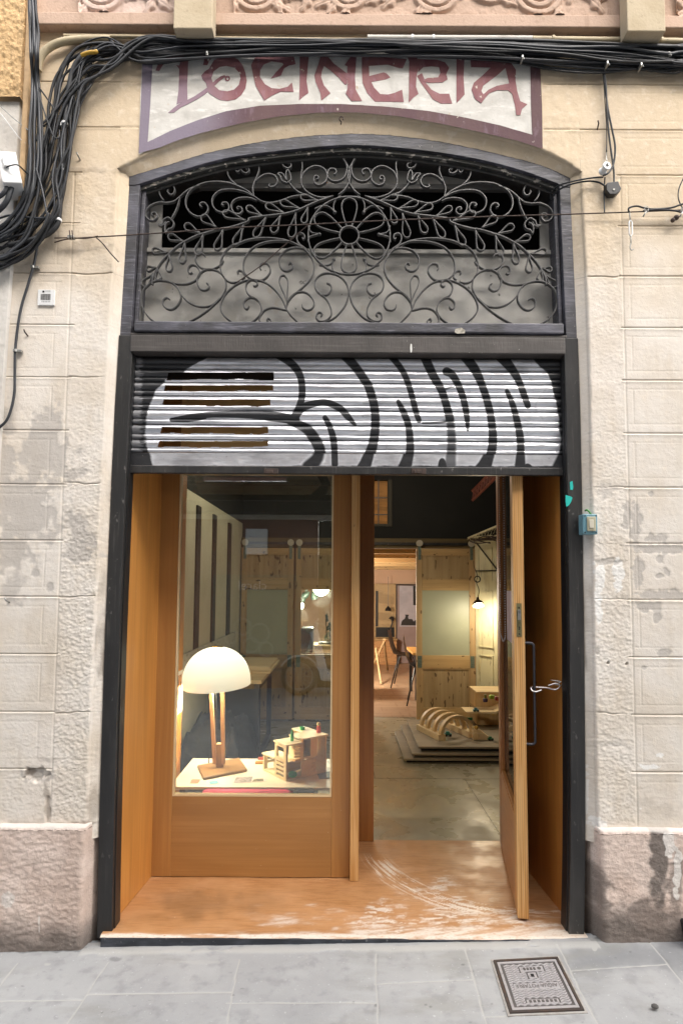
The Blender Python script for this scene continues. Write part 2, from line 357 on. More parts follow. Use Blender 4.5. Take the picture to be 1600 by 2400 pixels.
def groove(x, z, xin, left):       # scored joints: deep course lines, fine inset frames
    d = np.zeros_like(x); dirt = np.zeros_like(x)
    blk = (x < -1.195 + .014 * (z - 2)) if left else (x > 1.225)
    hi = z > 3.44
    on = blk | hi
    wob = (fbm(x * 3, z * 0 + 1, 3, 2) - .5) * .006
    for i, m in enumerate(MAJ):
        g = np.exp(-((z - m - wob) / .0032) ** 2) * on; d += .0045 * g; dirt = np.maximum(dirt, g * .6)
        d += -.0018 * np.exp(-((z - m + .006) / .006) ** 2) * on
        xi = x if not left else -x
        for s in (-.041, .041):
            h = np.exp(-((z - m - s - wob) / .0022) ** 2) * (xi > (1.28 if not hi.any() else 1.25)) * (1 if True else 0); d += .0012 * h; dirt = np.maximum(dirt, h * .32)
        if i < len(MAJ) - 1:
            lo, up = MAJ[i + 1] + .041, m - .041
            v = np.exp(-((xi - 1.275) / .0022) ** 2) * ((z > lo) & (z < up)) * (~hi); d += .002 * v; dirt = np.maximum(dirt, v * .35)
    v = np.exp(-((np.abs(x) - (1.21 if left else 1.243)) / .003) ** 2) * (z < 3.42); d += .003 * v; dirt = np.maximum(dirt, v * .25)
    return d, dirt
GREY_L = [(110, 1060, 55, 80), (60, 1205, 85, 75), (12, 1150, 22, 170), (30, 1290, 50, 36), (30, 1380, 25, 36, .7), (185, 1250, 35, 40), (185, 1303, 40, 16), (180, 1110, 28, 13), (85, 1345, 14, 14), (118, 1370, 9, 16), (85, 1815, 28, 20), (60, 1930, 40, 10, .6), (20, 1010, 30, 20, .7)]
GREY_R = [(1488, 1228, 13, 50), (1467, 1212, 11, 28), (1537, 1261, 28, 10), (1545, 1286, 60, 12), (1494, 1338, 12, 38), (1553, 1394, 60, 11), (1520, 1420, 32, 13), (1422, 1316, 30, 7), (1541, 1449, 9, 12), (1555, 1530, 15, 9), (1545, 1310, 10, 10), (1560, 1340, 8, 9), (1398, 1524, 5, 8), (1523, 1158, 6, 6), (1415, 1150, 26, 18, .6), (1545, 1350, 14, 5), (1507, 1565, 5, 4), (1420, 1745, 40, 6, .5)]
PALE_R = [(1404, 1360, 12, 45), (1447, 1345, 14, 36), (1400, 1420, 8, 60), (1521, 1797, 20, 6), (1545, 1770, 8, 6), (1400, 1930, 20, 14), (1380, 1860, 5, 60, .7), (1500, 1895, 4, 4)]
def dress(x, y, z):
    px, py = proj(x, 0 * x, z)
    grey = np.maximum(blobs(px, py, GREY_L, 11, .5, 1.0, .05), blobs(px, py, GREY_R, 12, .4, .9, .09))
    pale = blobs(px, py, PALE_R, 13, .25, .9, .1)
    low = np.clip(sstep(330, 900, py) + (fbm(px * .01, py * .01, 4) - .5) * .5, 0, 1)
    dirt = blobs(px, py, [(150, 575, 110, 22, .5), (210, 400, 80, 9, .5), (100, 640, 50, 14, .35), (1560, 200, 80, 22, .35), (1460, 150, 130, 20, .4), (215, 1900, 14, 50, .6), (190, 1935, 60, 9, .7), (1540, 1900, 60, 30, .35), (1480, 1700, 110, 40, .22), (110, 1880, 8, 50, .6), (70, 1812, 14, 10, .7), (1570, 530, 50, 10, .35), (195, 150, 20, 50, .3), (1400, 190, 22, 60, .3), (110, 1780, 40, 6, .4)], 14, .5, .9, .05)
    rr = sstep(0, .012, y)
    dirt = np.maximum(dirt, rr * (.25 + .5 * sstep(.45, .7, fbm(z * 4, x * 20, 5))) * sstep(3.2, 1.0, z))
    return grey, pale, low, dirt
def column(left):
    fine = .0036
    inner = np.arange(0, .46, fine)[::-1]           # distance from the corner, outward
    far = np.array([1.9, 1.6, 1.2, .9, .7, .58, .5]) if not left else np.array([.56, .5])
    s = np.concatenate([far, inner]); s = s[s > .012]
    zs = np.arange(.50, ZTOP, fine); zs = np.unique(np.round(np.concatenate([zs] + [m + np.array([-.006, -.003, 0, .003, .006]) for m in MAJ]), 5))
    Z = zs[None, :]; cx = (cxl if left else cxr)(zs)[None, :]; fx = (oxl if left else oxr)(zs)[None, :]
    sg = -1 if left else 1
    X0 = cx + sg * s[:, None]; Y0 = np.zeros_like(X0); Z0 = np.broadcast_to(Z, X0.shape).copy()
    low_ = zs < ZSPR
    ang = np.linspace(0, math.pi / 2, 6); r = .012
    xa = cx + sg * (r - r * np.sin(ang))[:, None]; ya = (r - r * np.cos(ang))[:, None] + 0 * cx
    k = np.linspace(0, 1, 12)[1:, None]
    xr_ = cx + (fx - sg * .010 - cx) * k; yr = r + (.045 - r) * k + 0 * cx
    flat = cx + sg * r * (1 - np.linspace(0, 1, 17))[:, None]
    xt = np.concatenate([xa, xr_]); yt = np.concatenate([ya, yr])
    up = ~low_[None, :]; xt = np.where(up, np.where(True, flat, 0), xt); yt = np.where(up, 0, yt)
    X = np.concatenate([X0, xt]); Y = np.concatenate([Y0, yt]); Zf = np.broadcast_to(Z, X.shape).copy()
    d, gd = groove(X, Zf, None, left)
    onface = (Y < .001)
    grey, pale, low, dirt = dress(X, Y, Zf)
    quo = (np.abs(X) < (1.205 if left else 1.24)) & (Zf < 3.42)
    rough = (.0030 if left else .0018) * sstep(2.6, 1.3, Zf) + .0016
    nb = (fbm(X * 85, Zf * 130, 21, 4, .6) - .5); nl = (fbm(X * 12, Zf * 16, 22, 4) - .5)
    disp = np.where(quo, nb * rough * 1.6 + nl * .0035, nb * (.0010 + (.0022 if left else .0008) * sstep(1.35, .7, Zf)) + nl * .0022)
    disp += np.where(grey > .4, -.0028, 0) * 0 + grey * .002
    pxx, pyy = proj(X, 0 * X, Zf)
    hole = blobs(pxx, pyy, [(85, 1816, 26, 18), (112, 1905, 6, 40, .5)], 31, .15, .6, .08) if left else blobs(pxx, pyy, [(1423, 1554, 3, 3), (1467, 1556, 3, 3)], 32, .2, .1)
    disp += hole * .014
    # cracks along the quoin joints
    for m in MAJ[4::2]:
        wv = m + (fbm(X * 9, 0 * Zf + m, 8, 3) - .5) * .03
        g = np.exp(-((Zf - wv) / .0026) ** 2) * quo; disp += .005 * g * sstep(.4, .6, fbm(X * 7, Zf * 0 + m, 9, 2) + .08); dirt = np.maximum(dirt, g * .55 * sstep(.4, .6, fbm(X * 7, Zf * 0 + m, 9, 2) + .08))
    Yd = Y + np.where(onface, d + disp, 0); Xd = X + np.where(onface, 0, (nb * rough * 1.3) * np.sign(cx))
    dirt = np.maximum(dirt, gd * onface)
    grid('wall', np.stack([Xd, Yd, Zf], -1), M['plaster'], bld, dict(grey=grey, pale=pale, low=low, dirt=dirt), smooth=True, flip=not left)
column(True); column(False)
# the field above the arch, with its rounded edge and soffit
xs = np.unique(np.concatenate([np.arange(cxl(3.45), cxr(3.45), .0045), [cxl(3.45), cxr(3.45)]]))
ts = np.concatenate([np.linspace(0, 1, 150)])
AZ = archz(xs)[:, None]; xg = np.broadcast_to(xs[:, None], (len(xs), len(ts))).copy(); zg = ZTOP + (AZ + .012 - ZTOP) * ts[None, :]
ang = np.linspace(0, math.pi / 2, 6)[1:]; ez = AZ + .012 - .012 * np.sin(ang)[None, :]; ey = (.012 - .012 * np.cos(ang))[None, :] + 0 * AZ
kk = np.linspace(0, 1, 9)[None, 1:]; FZ = np.maximum(fraz(xs), 3.3)[:, None]
sz = AZ + (FZ - .006 - AZ) * kk; sy = .012 + (.034 - .012) * kk + 0 * AZ
Zm = np.concatenate([zg, ez, sz], 1); Xm = np.broadcast_to(xs[:, None], Zm.shape).copy(); Ym = np.concatenate([0 * zg, ey, sy], 1)
d, gd = groove(Xm, Zm, None, True); g2, p2, l2, di2 = dress(Xm, Ym, Zm); face = Ym < .001
sgn = (Xm > -.92) & (Xm < .9)
nb = fbm(Xm * 30, Zm * 30, 23, 4) - .5
Ym = Ym + np.where(face, np.where(sgn, 0, d) + nb * .004, 0); Zm = Zm + np.where(face, 0, nb * .006)
grid('wall', np.stack([Xm, Ym, Zm], -1), M['plaster'], bld, dict(grey=g2 * 0, pale=p2, low=l2 * .6, dirt=np.maximum(di2 * .8, np.where(face & ~sgn, gd, 0))), flip=True)
# plinth stones
PAVE = lambda x: .1 + .02 * x
def plinth(x0, x1, left):
    xs = np.arange(x0, x1 + .001, .0045) if left else np.unique(np.concatenate([np.arange(1.07, 1.6, .0045), [1.75, 2, 2.6]]))
    zb = np.arange(0.02, .556, .0045); r = .018
    prof = [(-.03, z) for z in zb] + [(-.03 + r - r * math.cos(a), .556 + r * math.sin(a) - .004) for a in np.linspace(0, 1.57, 5)] + [(.03, .57)]
    Yp = np.array([p[0] for p in prof]); Zp = np.array([p[1] for p in prof])
    cxn = -1.047 if left else 1.075
    # wrap round the inner corner into the reveal
    ang = np.linspace(0, 1.57, 6)[1:]
    if left:
        Xc = np.concatenate([xs[xs < cxn - .02], cxn - .02 + .02 * np.sin(ang), [cxn + .006, cxn + .012, cxn + .035]]); Yc = np.concatenate([0 * xs[xs < cxn - .02], .02 - .02 * np.cos(ang), [.05, .08, .12]])
    else:
        q = xs[xs > cxn + .02][::-1]; Xc = np.concatenate([q, cxn + .02 - .02 * np.sin(ang), [cxn - .008, cxn - .018, cxn - .03]]); Yc = np.concatenate([0 * q, .02 - .02 * np.cos(ang), [.05, .08, .12]])
    X = np.broadcast_to(Xc[:, None], (len(Xc), len(Yp))).copy(); Y = Yc[:, None] + Yp[None, :]; Z = np.broadcast_to(Zp[None, :], X.shape).copy()
    n1 = fbm(X * 50, Z * 95, 41, 5, .6) - .5; n2 = fbm(X * 9, Z * 11, 42, 3) - .5
    Y = Y + n1 * (.0085 if left else .006) + n2 * .008
    Z = Z + np.where(Z > .55, n2 * .012, 0)
    px, py = proj(X, 0 * X - .03, Z)
    dirt = sstep(.20, .03, Z - PAVE(X) + .14 * (fbm(X * 6, Z * 6, 43) - .5)) * .85
    if not left:
        dirt = np.maximum(dirt, blobs(px, py, [(1395, 2100, 36, 60, .7), (1545, 2010, 22, 110, .9), (1500, 2150, 60, 40, .7), (1580, 2080, 18, 110, .6)], 44, .35, .8, .04))
        pale = blobs(px, py, [(1568, 1985, 10, 30), (1585, 2040, 9, 60), (1562, 1965, 8, 14)], 45, .3, .8, .08)
    else: pale = blobs(px, py, [(20, 2110, 16, 22, .6), (92, 2160, 2, 22, .7)], 46, .3, .6, .1)
    pale = np.maximum(pale, .6 * sstep(.553, .562, Z + .008 * (fbm(X * 20, Z * 3, 48) - .5)))
    grid('plinth', np.stack([X, Y, Z], -1), M['stone'], bld, dict(dirt=dirt, pale=pale), flip=not left)
plinth(-1.6, -1.04, True); plinth(1.07, 2.6, False)
# frieze band with carved panels and two bracket blocks above the cables
FZ0 = P(300, 78).z
frz = MB()
frz.box(-1.42, 2.6, -.045, .05, FZ0, FZ0 + .058); frz.box(-1.42, 2.6, -.02, .05, FZ0 + .058, FZ0 + 2.6)
part('frieze_band', frz, M['pink'], bld, bev=.004)
def relief(x0, x1, seed):
    xs_ = np.arange(x0, x1, .004); zs_ = np.arange(FZ0 + .060, FZ0 + .52, .004)
    X, Z = np.meshgrid(xs_, zs_, indexing='ij'); h = np.zeros_like(X); R = random.Random(seed)
    x = x0 + .1; k = 0
    while x < x1 - .05:
        zc = FZ0 + .185 + .05 * (k % 2); r0 = R.uniform(.09, .13); sgnk = 1 if k % 2 else -1
        dx, dz = X - x, Z - zc; rr = np.hypot(dx, dz); th = np.arctan2(dz, dx * sgnk)
        for q in (0, 1, 2):
            rs = r0 * (.30 + .30 * q) + r0 * .14 * th / math.pi
            h = np.maximum(h, (1 - sstep(.009, .017, np.abs(rr - rs))) * .013 * (rr < r0 * 1.25))
        for q in range(7):
            a = R.uniform(-2.9, 2.9); cx_, cz_ = x + math.cos(a) * r0 * 1.25, zc + math.sin(a) * r0 * 1.1; b = a + R.uniform(-.8, .8)
            u = (X - cx_) * math.cos(b) + (Z - cz_) * math.sin(b); v = -(X - cx_) * math.sin(b) + (Z - cz_) * math.cos(b)
            e = (u / .055) ** 2 + (v / (.02 + .006 * np.cos(u * 130))) ** 2
            h = np.maximum(h, np.clip(1 - e, 0, 1) ** .5 * .014 * (1 - .35 * np.exp(-(v / .004) ** 2)))
        x += r0 * 2.05; k += 1
    edge = np.minimum(np.minimum(X - x0, x1 - X), Z - FZ0 - .060); h = h + .016 * (1 - sstep(.0, .006, edge))
    h += (fbm(X * 50, Z * 50, seed, 3) - .5) * .004
    grid('carved_panel', np.stack([X, -.0225 - h, Z], -1), M['pink'], bld, dict(left=0 * X + (1 if x0 < -.6 else 0)), flip=False)
relief(-1.20, -.60, 5); relief(-.50, 1.20, 9); relief(1.50, 2.1, 12)
M['block'] = mat('bracket_stone', srgb('#b5a68c'), .9, 0, [('n', 7, .4, .7, srgb('#a6967a'), .7), ('n', 50, .58, .75, srgb('#8d7f68'), .5)], [(80, 4, .0015)])
for a, b in ((408, 499), (1465, 1554)):
    m_ = MB(); q0 = P(a, 70, -.1).x; q1 = P(b, 70, -.1).x
    m_.box(q0, q1, -.115, -.0455, P(450, 66, -.115).z, FZ0 + .9)
    part('bracket', m_, M['block'], bld, bev=.004)

# ================================================================ neighbour at the left edge
nb_ = thing('neighbouring_building', 'ochre roughcast wall over a grey rendered lower wall at the left edge', 'building', (-1.9, 0, .1))
zy = P(40, 245).z
def nbx(z): return float(np.interp(z, [.1, 2.2, 2.95, 4.2], [-1.50, -1.483, -1.466, -1.455]))
xsn = np.concatenate([np.linspace(-4, -1.75, 6), np.arange(-1.74, -1.455, .005)])
def nwall(z0, z1, y, m, name, amp, seed, dx=0):
    zs_ = np.arange(z0, z1, .006); X, Z = np.meshgrid(np.linspace(0, 1, 150), zs_, indexing='ij')
    xe = np.array([nbx(z) for z in zs_])[None, :] + dx; X = -2.6 + (xe + 2.6) * np.sqrt(X)
    X = X + 0; Y = y + (fbm(X * 70, Z * 70, seed, 4) - .5) * amp
    Yb = np.concatenate([Y, Y[-1:] * 0 + .06]); Xb = np.concatenate([X, X[-1:]]); Zb = np.concatenate([Z, Z[-1:]])
    grid(name, np.stack([Xb, Yb, Zb], -1), m, nb_, flip=False)
nwall(.02, zy, -.022, M['whitewall'], 'lower_wall', .004, 61); nwall(zy, 5.6, -.045, M['ochre'], 'upper_wall', .016, 62, .012)
m_ = MB(); m_.box(P(60, 100, -.05).x - .002, P(72, 100, -.05).x, -.052, .0, P(66, 480, -.05).z, 4.6); part('corner_strip', m_, mat('corner_render', srgb('#c2a37c'), .9, 0, [('n', 20, .4, .7, srgb('#9c8261'), .6)], [(90, 3, .001)]), nb_, bev=.006)

# ================================================================ pavement and street
M['pave'] = mat('pavement_stone', srgb('#9d9d9c'), .75, 0, [('a', 'tone', 0, 1, srgb('#7e7f80'), .9), ('n', 4, .35, .7, srgb('#aeaeac'), .6), ('n', (14, 14, 14), .5, .72, srgb('#868686'), .55, 5), ('n', (3, 7, 3), .52, .7, srgb('#8d8c86'), .55, 5), ('a', 'dirt', .1, 1, srgb('#4a4a4a'), .75), ('a', 'joint', .2, .8, srgb('#b3b1ab'), .7), ('n', 160, .63, .75, srgb('#6f7276'), .5), ('n', 90, .66, .74, srgb('#d9dadb'), .5)], [(120, 4, .0009), (18, 4, .002)])
xs = np.concatenate([np.arange(-1.75, 1.75, .0055)]); ys = np.arange(-1.05, .03, .005)
X, Y = np.meshgrid(xs, ys, indexing='ij'); Z = PAVE(X)
JO = [((254, 2243), (152, 2397)), ((42, 2242), (-40, 2340)), ((879, 2238), (884, 2400)), ((1088, 2228), (1134, 2388)), ((1302, 2217), (1392, 2400)), ((1506, 2206), (1600, 2323)), ((879, 2308), (1106, 2302)), ((1338, 2286), (1560, 2276)), ((-100, 2329), (195, 2331)), ((560, 2243), (530, 2400)), ((530, 2345), (884, 2352)), ((1134, 2390), (1200, 2389)), ((204, 2318), (545, 2320))]
jm = np.zeros_like(X); tone = np.zeros_like(X)
for a, b in JO:
    A = PZ(*a, .1); B = PZ(*b, .1); ex = (B - A) * (.15 if a[1] < 2260 and b[1] > 2330 else 0)
    dd, _ = segd(X + (fbm(X * 9, Y * 9, 71, 2) - .5) * .006, Y, (A.x, A.y), (B.x + ex.x, B.y + ex.y)); jm = np.maximum(jm, 1 - sstep(.0018, .0048, dd))
wallj = np.exp(-((Y + .045 + .02 * (fbm(X * 4, 0 * Y, 72, 3) - .5)) / .028) ** 2) * (np.abs(X) < 1.05) * sstep(.3, .5, fbm(X * 10, Y * 30, 73) + .12)
px, py = proj(X, Y, Z); RG = random.Random(5); gum = [(RG.uniform(0, 1600), 2225 + 175 * RG.random() ** 1.0, RG.uniform(2, 6), RG.uniform(1.2, 3), RG.uniform(.25, .7)) for _ in range(46)]
tone = blobs(px, py, [(1440, 2245, 110, 34), (1590, 2240, 50, 60), (60, 2290, 120, 40, .35), (980, 2270, 90, 26, .3), (700, 2370, 130, 30, .25)], 74, .6, .7, .02)
dirt = np.maximum(blobs(px, py, [(60, 2228, 160, 5, .8), (1480, 2199, 120, 4, .8), (270, 2248, 14, 5, .6), (827, 2350, 4, 4, .8), (1007, 2360, 4, 3, .7), (880, 2356, 4, 5, .7), (70, 2365, 5, 5, .5), (130, 2385, 6, 5, .4), (40, 2340, 30, 8, .2)], 75, .5, .7, .06), .55 * np.exp(-((Y + .012) / .012) ** 2) * (np.abs(X) > 1.03))
dirt = np.maximum(dirt, blobs(px, py, gum, 79, .4, .5, .2)); dirt = np.maximum(dirt, .28 * sstep(.45, .75, fbm(X * 2.2, Y * 5, 80, 4)) * sstep(.45, .65, fbm(X * 40, Y * 40, 78, 3)))
pale = np.maximum(jm * .9, wallj); pale = np.maximum(pale, blobs(px, py, [(1392, 2224, 6, 5), (110, 2260, 8, 4, .7), (470, 2255, 60, 5, .5), (560, 2290, 20, 6, .3)], 76, .4, .5, .1))
Z = Z - jm * .002 + (fbm(X * 25, Y * 25, 77, 3) - .5) * .0022 + wallj * .004
struct(grid('pavement', np.stack([X, Y, Z], -1), M['pave'], None, dict(tone=tone, dirt=dirt, joint=pale)))
m_ = MB(); m_.box(-12, 12, -5.2, .05, -.3, 0); m_.v = [(x, y, z if z < -.2 else PAVE(x) - .006) for x, y, z in m_.v]
struct(part('road', m_, mat('road_stone', srgb('#8f9296'), .8, 0, [('n', 3, .4, .7, srgb('#7b7e82'), .7)], [(60, 4, .002)])))
# ================================================================ dark surround of the opening
fr = thing('door_surround', 'dark painted surround with black jambs, lintel box and arched head framing the shopfront', 'door frame', (0, .06, ZFL))
def quadbar(a, b, c, d, y0, y1):     # four (x, z) corners, pushed from y0 back to y1
    return [(p[0], y0, p[1]) for p in (a, b, c, d)] + [(p[0], y1, p[1]) for p in (a, b, c, d)]
zst = P(278, 786, .035).z           # top of the lower jambs
def jamb(z0, z1, left, w, y0, y1, m, name, n=9, inset=0):
    zs_ = np.linspace(z0, z1, n); b = MB(); f = oxl if left else oxr; sg = 1 if left else -1; v = []; fc = []
    for z in zs_:
        xo = float(f(z)) + sg * inset; xi = xo + sg * w
        v += [(xo, y0, z), (xi, y0, z), (xi, y1, z), (xo, y1, z)]
    for i in range(n - 1):
        for k in range(4): fc.append((i * 4 + k, i * 4 + (k + 1) % 4, i * 4 + 4 + (k + 1) % 4, i * 4 + 4 + k))
    fc += [(0, 1, 2, 3), tuple((n - 1) * 4 + k for k in (3, 2, 1, 0))]
    b.add(v, fc); return part(name, b, m, fr, bev=.003)
for L_ in (True, False):
    jamb(ZFL - .03, zst, L_, .064, .030, .115, M['framedark'], 'lower_jamb')
    jamb(ZFL - .02, zst - .09, L_, .004, .050, .113, M['black'], 'guide_channel', inset=.0642)
    jamb(zst + .002, P(303, 412, .035).z + .0, L_, .050, .038, .16, M['framearch'], 'upper_jamb', inset=0)
    jamb(zst + .05, P(303, 438, .035).z, L_, .018, .062, .15, M['framearch'], 'inner_stop', inset=.0525)
# arched head: outer face band and a lower recessed moulding
FRI = [P(*p, .035) for p in [(318, 434), (345, 425), (428, 398), (539, 369), (687, 350), (820, 340), (960, 349), (1100, 369), (1210, 396), (1292, 425), (1322, 438)]]
_fi = cr([(p.x, p.z, 0) for p in FRI], 8); friz = lambda x: np.interp(x, [p.x for p in _fi], [p.y for p in _fi])
xa = np.linspace(-.978, 1.033, 90)
def archband(zo, zi, y0, y1, m, name, bev=.002):
    b = MB(); v = []; f = []; n = len(xa)
    for i, x in enumerate(xa): v += [(x, y0, zo[i]), (x, y0, zi[i]), (x, y1, zi[i]), (x, y1, zo[i])]
    for i in range(n - 1):
        for k in range(4): f.append((i * 4 + k, i * 4 + (k + 1) % 4, i * 4 + 4 + (k + 1) % 4, i * 4 + 4 + k))
    f += [(0, 1, 2, 3), tuple((n - 1) * 4 + k for k in (3, 2, 1, 0))]; b.add(v, f); o = part(name, b, m, fr, bev=bev)
    return o
zo = fraz(xa) + .004 * (fbm(xa * 25, xa * 0, 81, 3) - .5) * 2; zi = friz(xa)
zo = np.maximum(zo, zi + .005)
o = archband(zo, zi, .035, .16, M['framearch'], 'arched_head')
M['fleck'] = mat('flaking_black_paint', srgb('#34332f'), .55, 0, [('n', (6, 6, 40), .4, .7, srgb('#4d4b49'), .7), ('n', (34, 34, 60), .58, .63, srgb('#b3ab9f'), .9, 7)], [((40, 40, 90), 4, .0016)])
archband(zi - .0005, zi - .020, .05, .16, M['fleck'], 'head_moulding')
archband(zi - .0207, zi - .036, .066, .16, M['framedark'], 'head_stop')
# sill under the fanlight, lintel box, with bevelled strips
zs1, zs2, zs3 = P(800, 757, .03).z, P(800, 783, .03).z, P(800, 828, .03).z
b = MB(); xl0, xr0 = P(316, 770, .03).x, P(1318, 770, .03).x
b.box(xl0, xr0, .018, .16, zs2 + .003, zs1); part('fanlight_sill', b, M['framearch'], fr, bev=.006)
b = MB(); b.box(float(oxl(2.7)) + .05, float(oxr(2.7)) - .05, .028, .16, zs2 - .012, zs2); part('lintel_lip', b, M['framewood'], fr, bev=.003)
b = MB(); b.box(P(305, 800, .02).x, P(1324, 800, .02).x, .022, .155, zs3, zs2 - .0125); part('lintel_box', b, M['framewood'], fr, bev=.004)
# paint splashes: a white drip on the lintel, turquoise marks on the right jamb, a chalky patch on the sill
M['teal_paint'] = mat('turquoise_spray', srgb('#1fb5a8'), .5); M['white_paint'] = mat('white_paint_drip', srgb('#d9d7d0'), .5); M['chalk'] = mat('chalky_patch', srgb('#b7b0a2'), .9, 0, [('n', 80, .45, .7, srgb('#7d776b'), .8)])
def splat(name, pts, y, m):
    b = MB(); b.prism([XZ(*p, y) for p in pts], y, y + .0012); part(name, b, m, fr)
splat('paint_drip', [(961, 806), (964, 806), (965, 818), (964, 826), (961, 826), (960, 816)], .0205, M['white_paint'])
splat('paint_patch', [(1066, 771), (1080, 768), (1089, 774), (1088, 781), (1070, 782), (1064, 778)], .0165, M['chalk'])
splat('paint_mark', [(1334, 1130), (1340, 1127), (1342, 1140), (1341, 1148), (1335, 1148)], .0285, M['teal_paint'])
splat('paint_mark', [(1324, 1160), (1330, 1162), (1335, 1163), (1340, 1166), (1337, 1176), (1332, 1184), (1326, 1188), (1324, 1176)], .0285, M['teal_paint'])
# ================================================================ fanlight boards behind the grille
fb = thing('fanlight_board', 'grey sheet boarding behind the iron grille with a long black gap', 'board', (0, .17, zs1))
YB = .135
px_l, px_r = P(322, 700, YB).x, P(1314, 700, YB).x
zg0, zg1 = P(820, 586, YB).z, P(820, 444, YB).z
xg0, xg1 = P(379, 520, YB).x, P(1264, 520, YB).x
b = MB(); b.box(px_l, px_r, YB, YB + .012, zs1 - .01, zg0 - .022); part('lower_sheet', b, M['board'], fb)
b = MB(); b.box(px_l, px_r, YB - .012, YB + .03, zg0 - .0215, zg0); part('gap_ledge', b, M['board'], fb, bev=.003)
b = MB(); b.box(px_l, xg0, YB + .002, YB + .012, zg0 + .0005, zg1 - .0005); part('side_strip', b, M['board'], fb)
b = MB(); b.box(xg1, px_r, YB + .002, YB + .012, zg0 + .0005, zg1 - .0005); part('side_strip', b, M['board'], fb)
b = MB(); b.box(px_l, px_r, YB - .006, YB + .02, zg1, zg1 + .026); part('upper_batten', b, M['board_dark'], fb, bev=.003)
pl = [(px_l, zg1 + .0265), (px_r, zg1 + .0265)] + [(float(x), float(friz(x))) for x in np.linspace(px_r, px_l, 40) if friz(x) > zg1 + .03]
b = MB(); b.prism(pl, YB, YB + .012); part('upper_sheet', b, M['board'], fb)
b = MB(); xm = P(822, 380, YB).x; b.box(xm - .003, xm + .003, YB - .004, YB - .0005, zg1 + .03, float(friz(xm)) - .03); part('sheet_joint', b, M['framedark'], fb)
b = MB(); b.box(-1.2, 1.2, .75, .80, zs3 - .2, 3.9); b.box(-1.2, 1.2, .2, .8, 3.85, 3.9); b.box(-1.2, 1.2, .2, .8, zs2 - .05, zs2 - .03); b.box(-1.22, -1.2, .1, .8, zs2 - .05, 3.9); b.box(1.2, 1.22, .1, .8, zs2 - .05, 3.9); part('dark_loft', b, M['void'], fb)

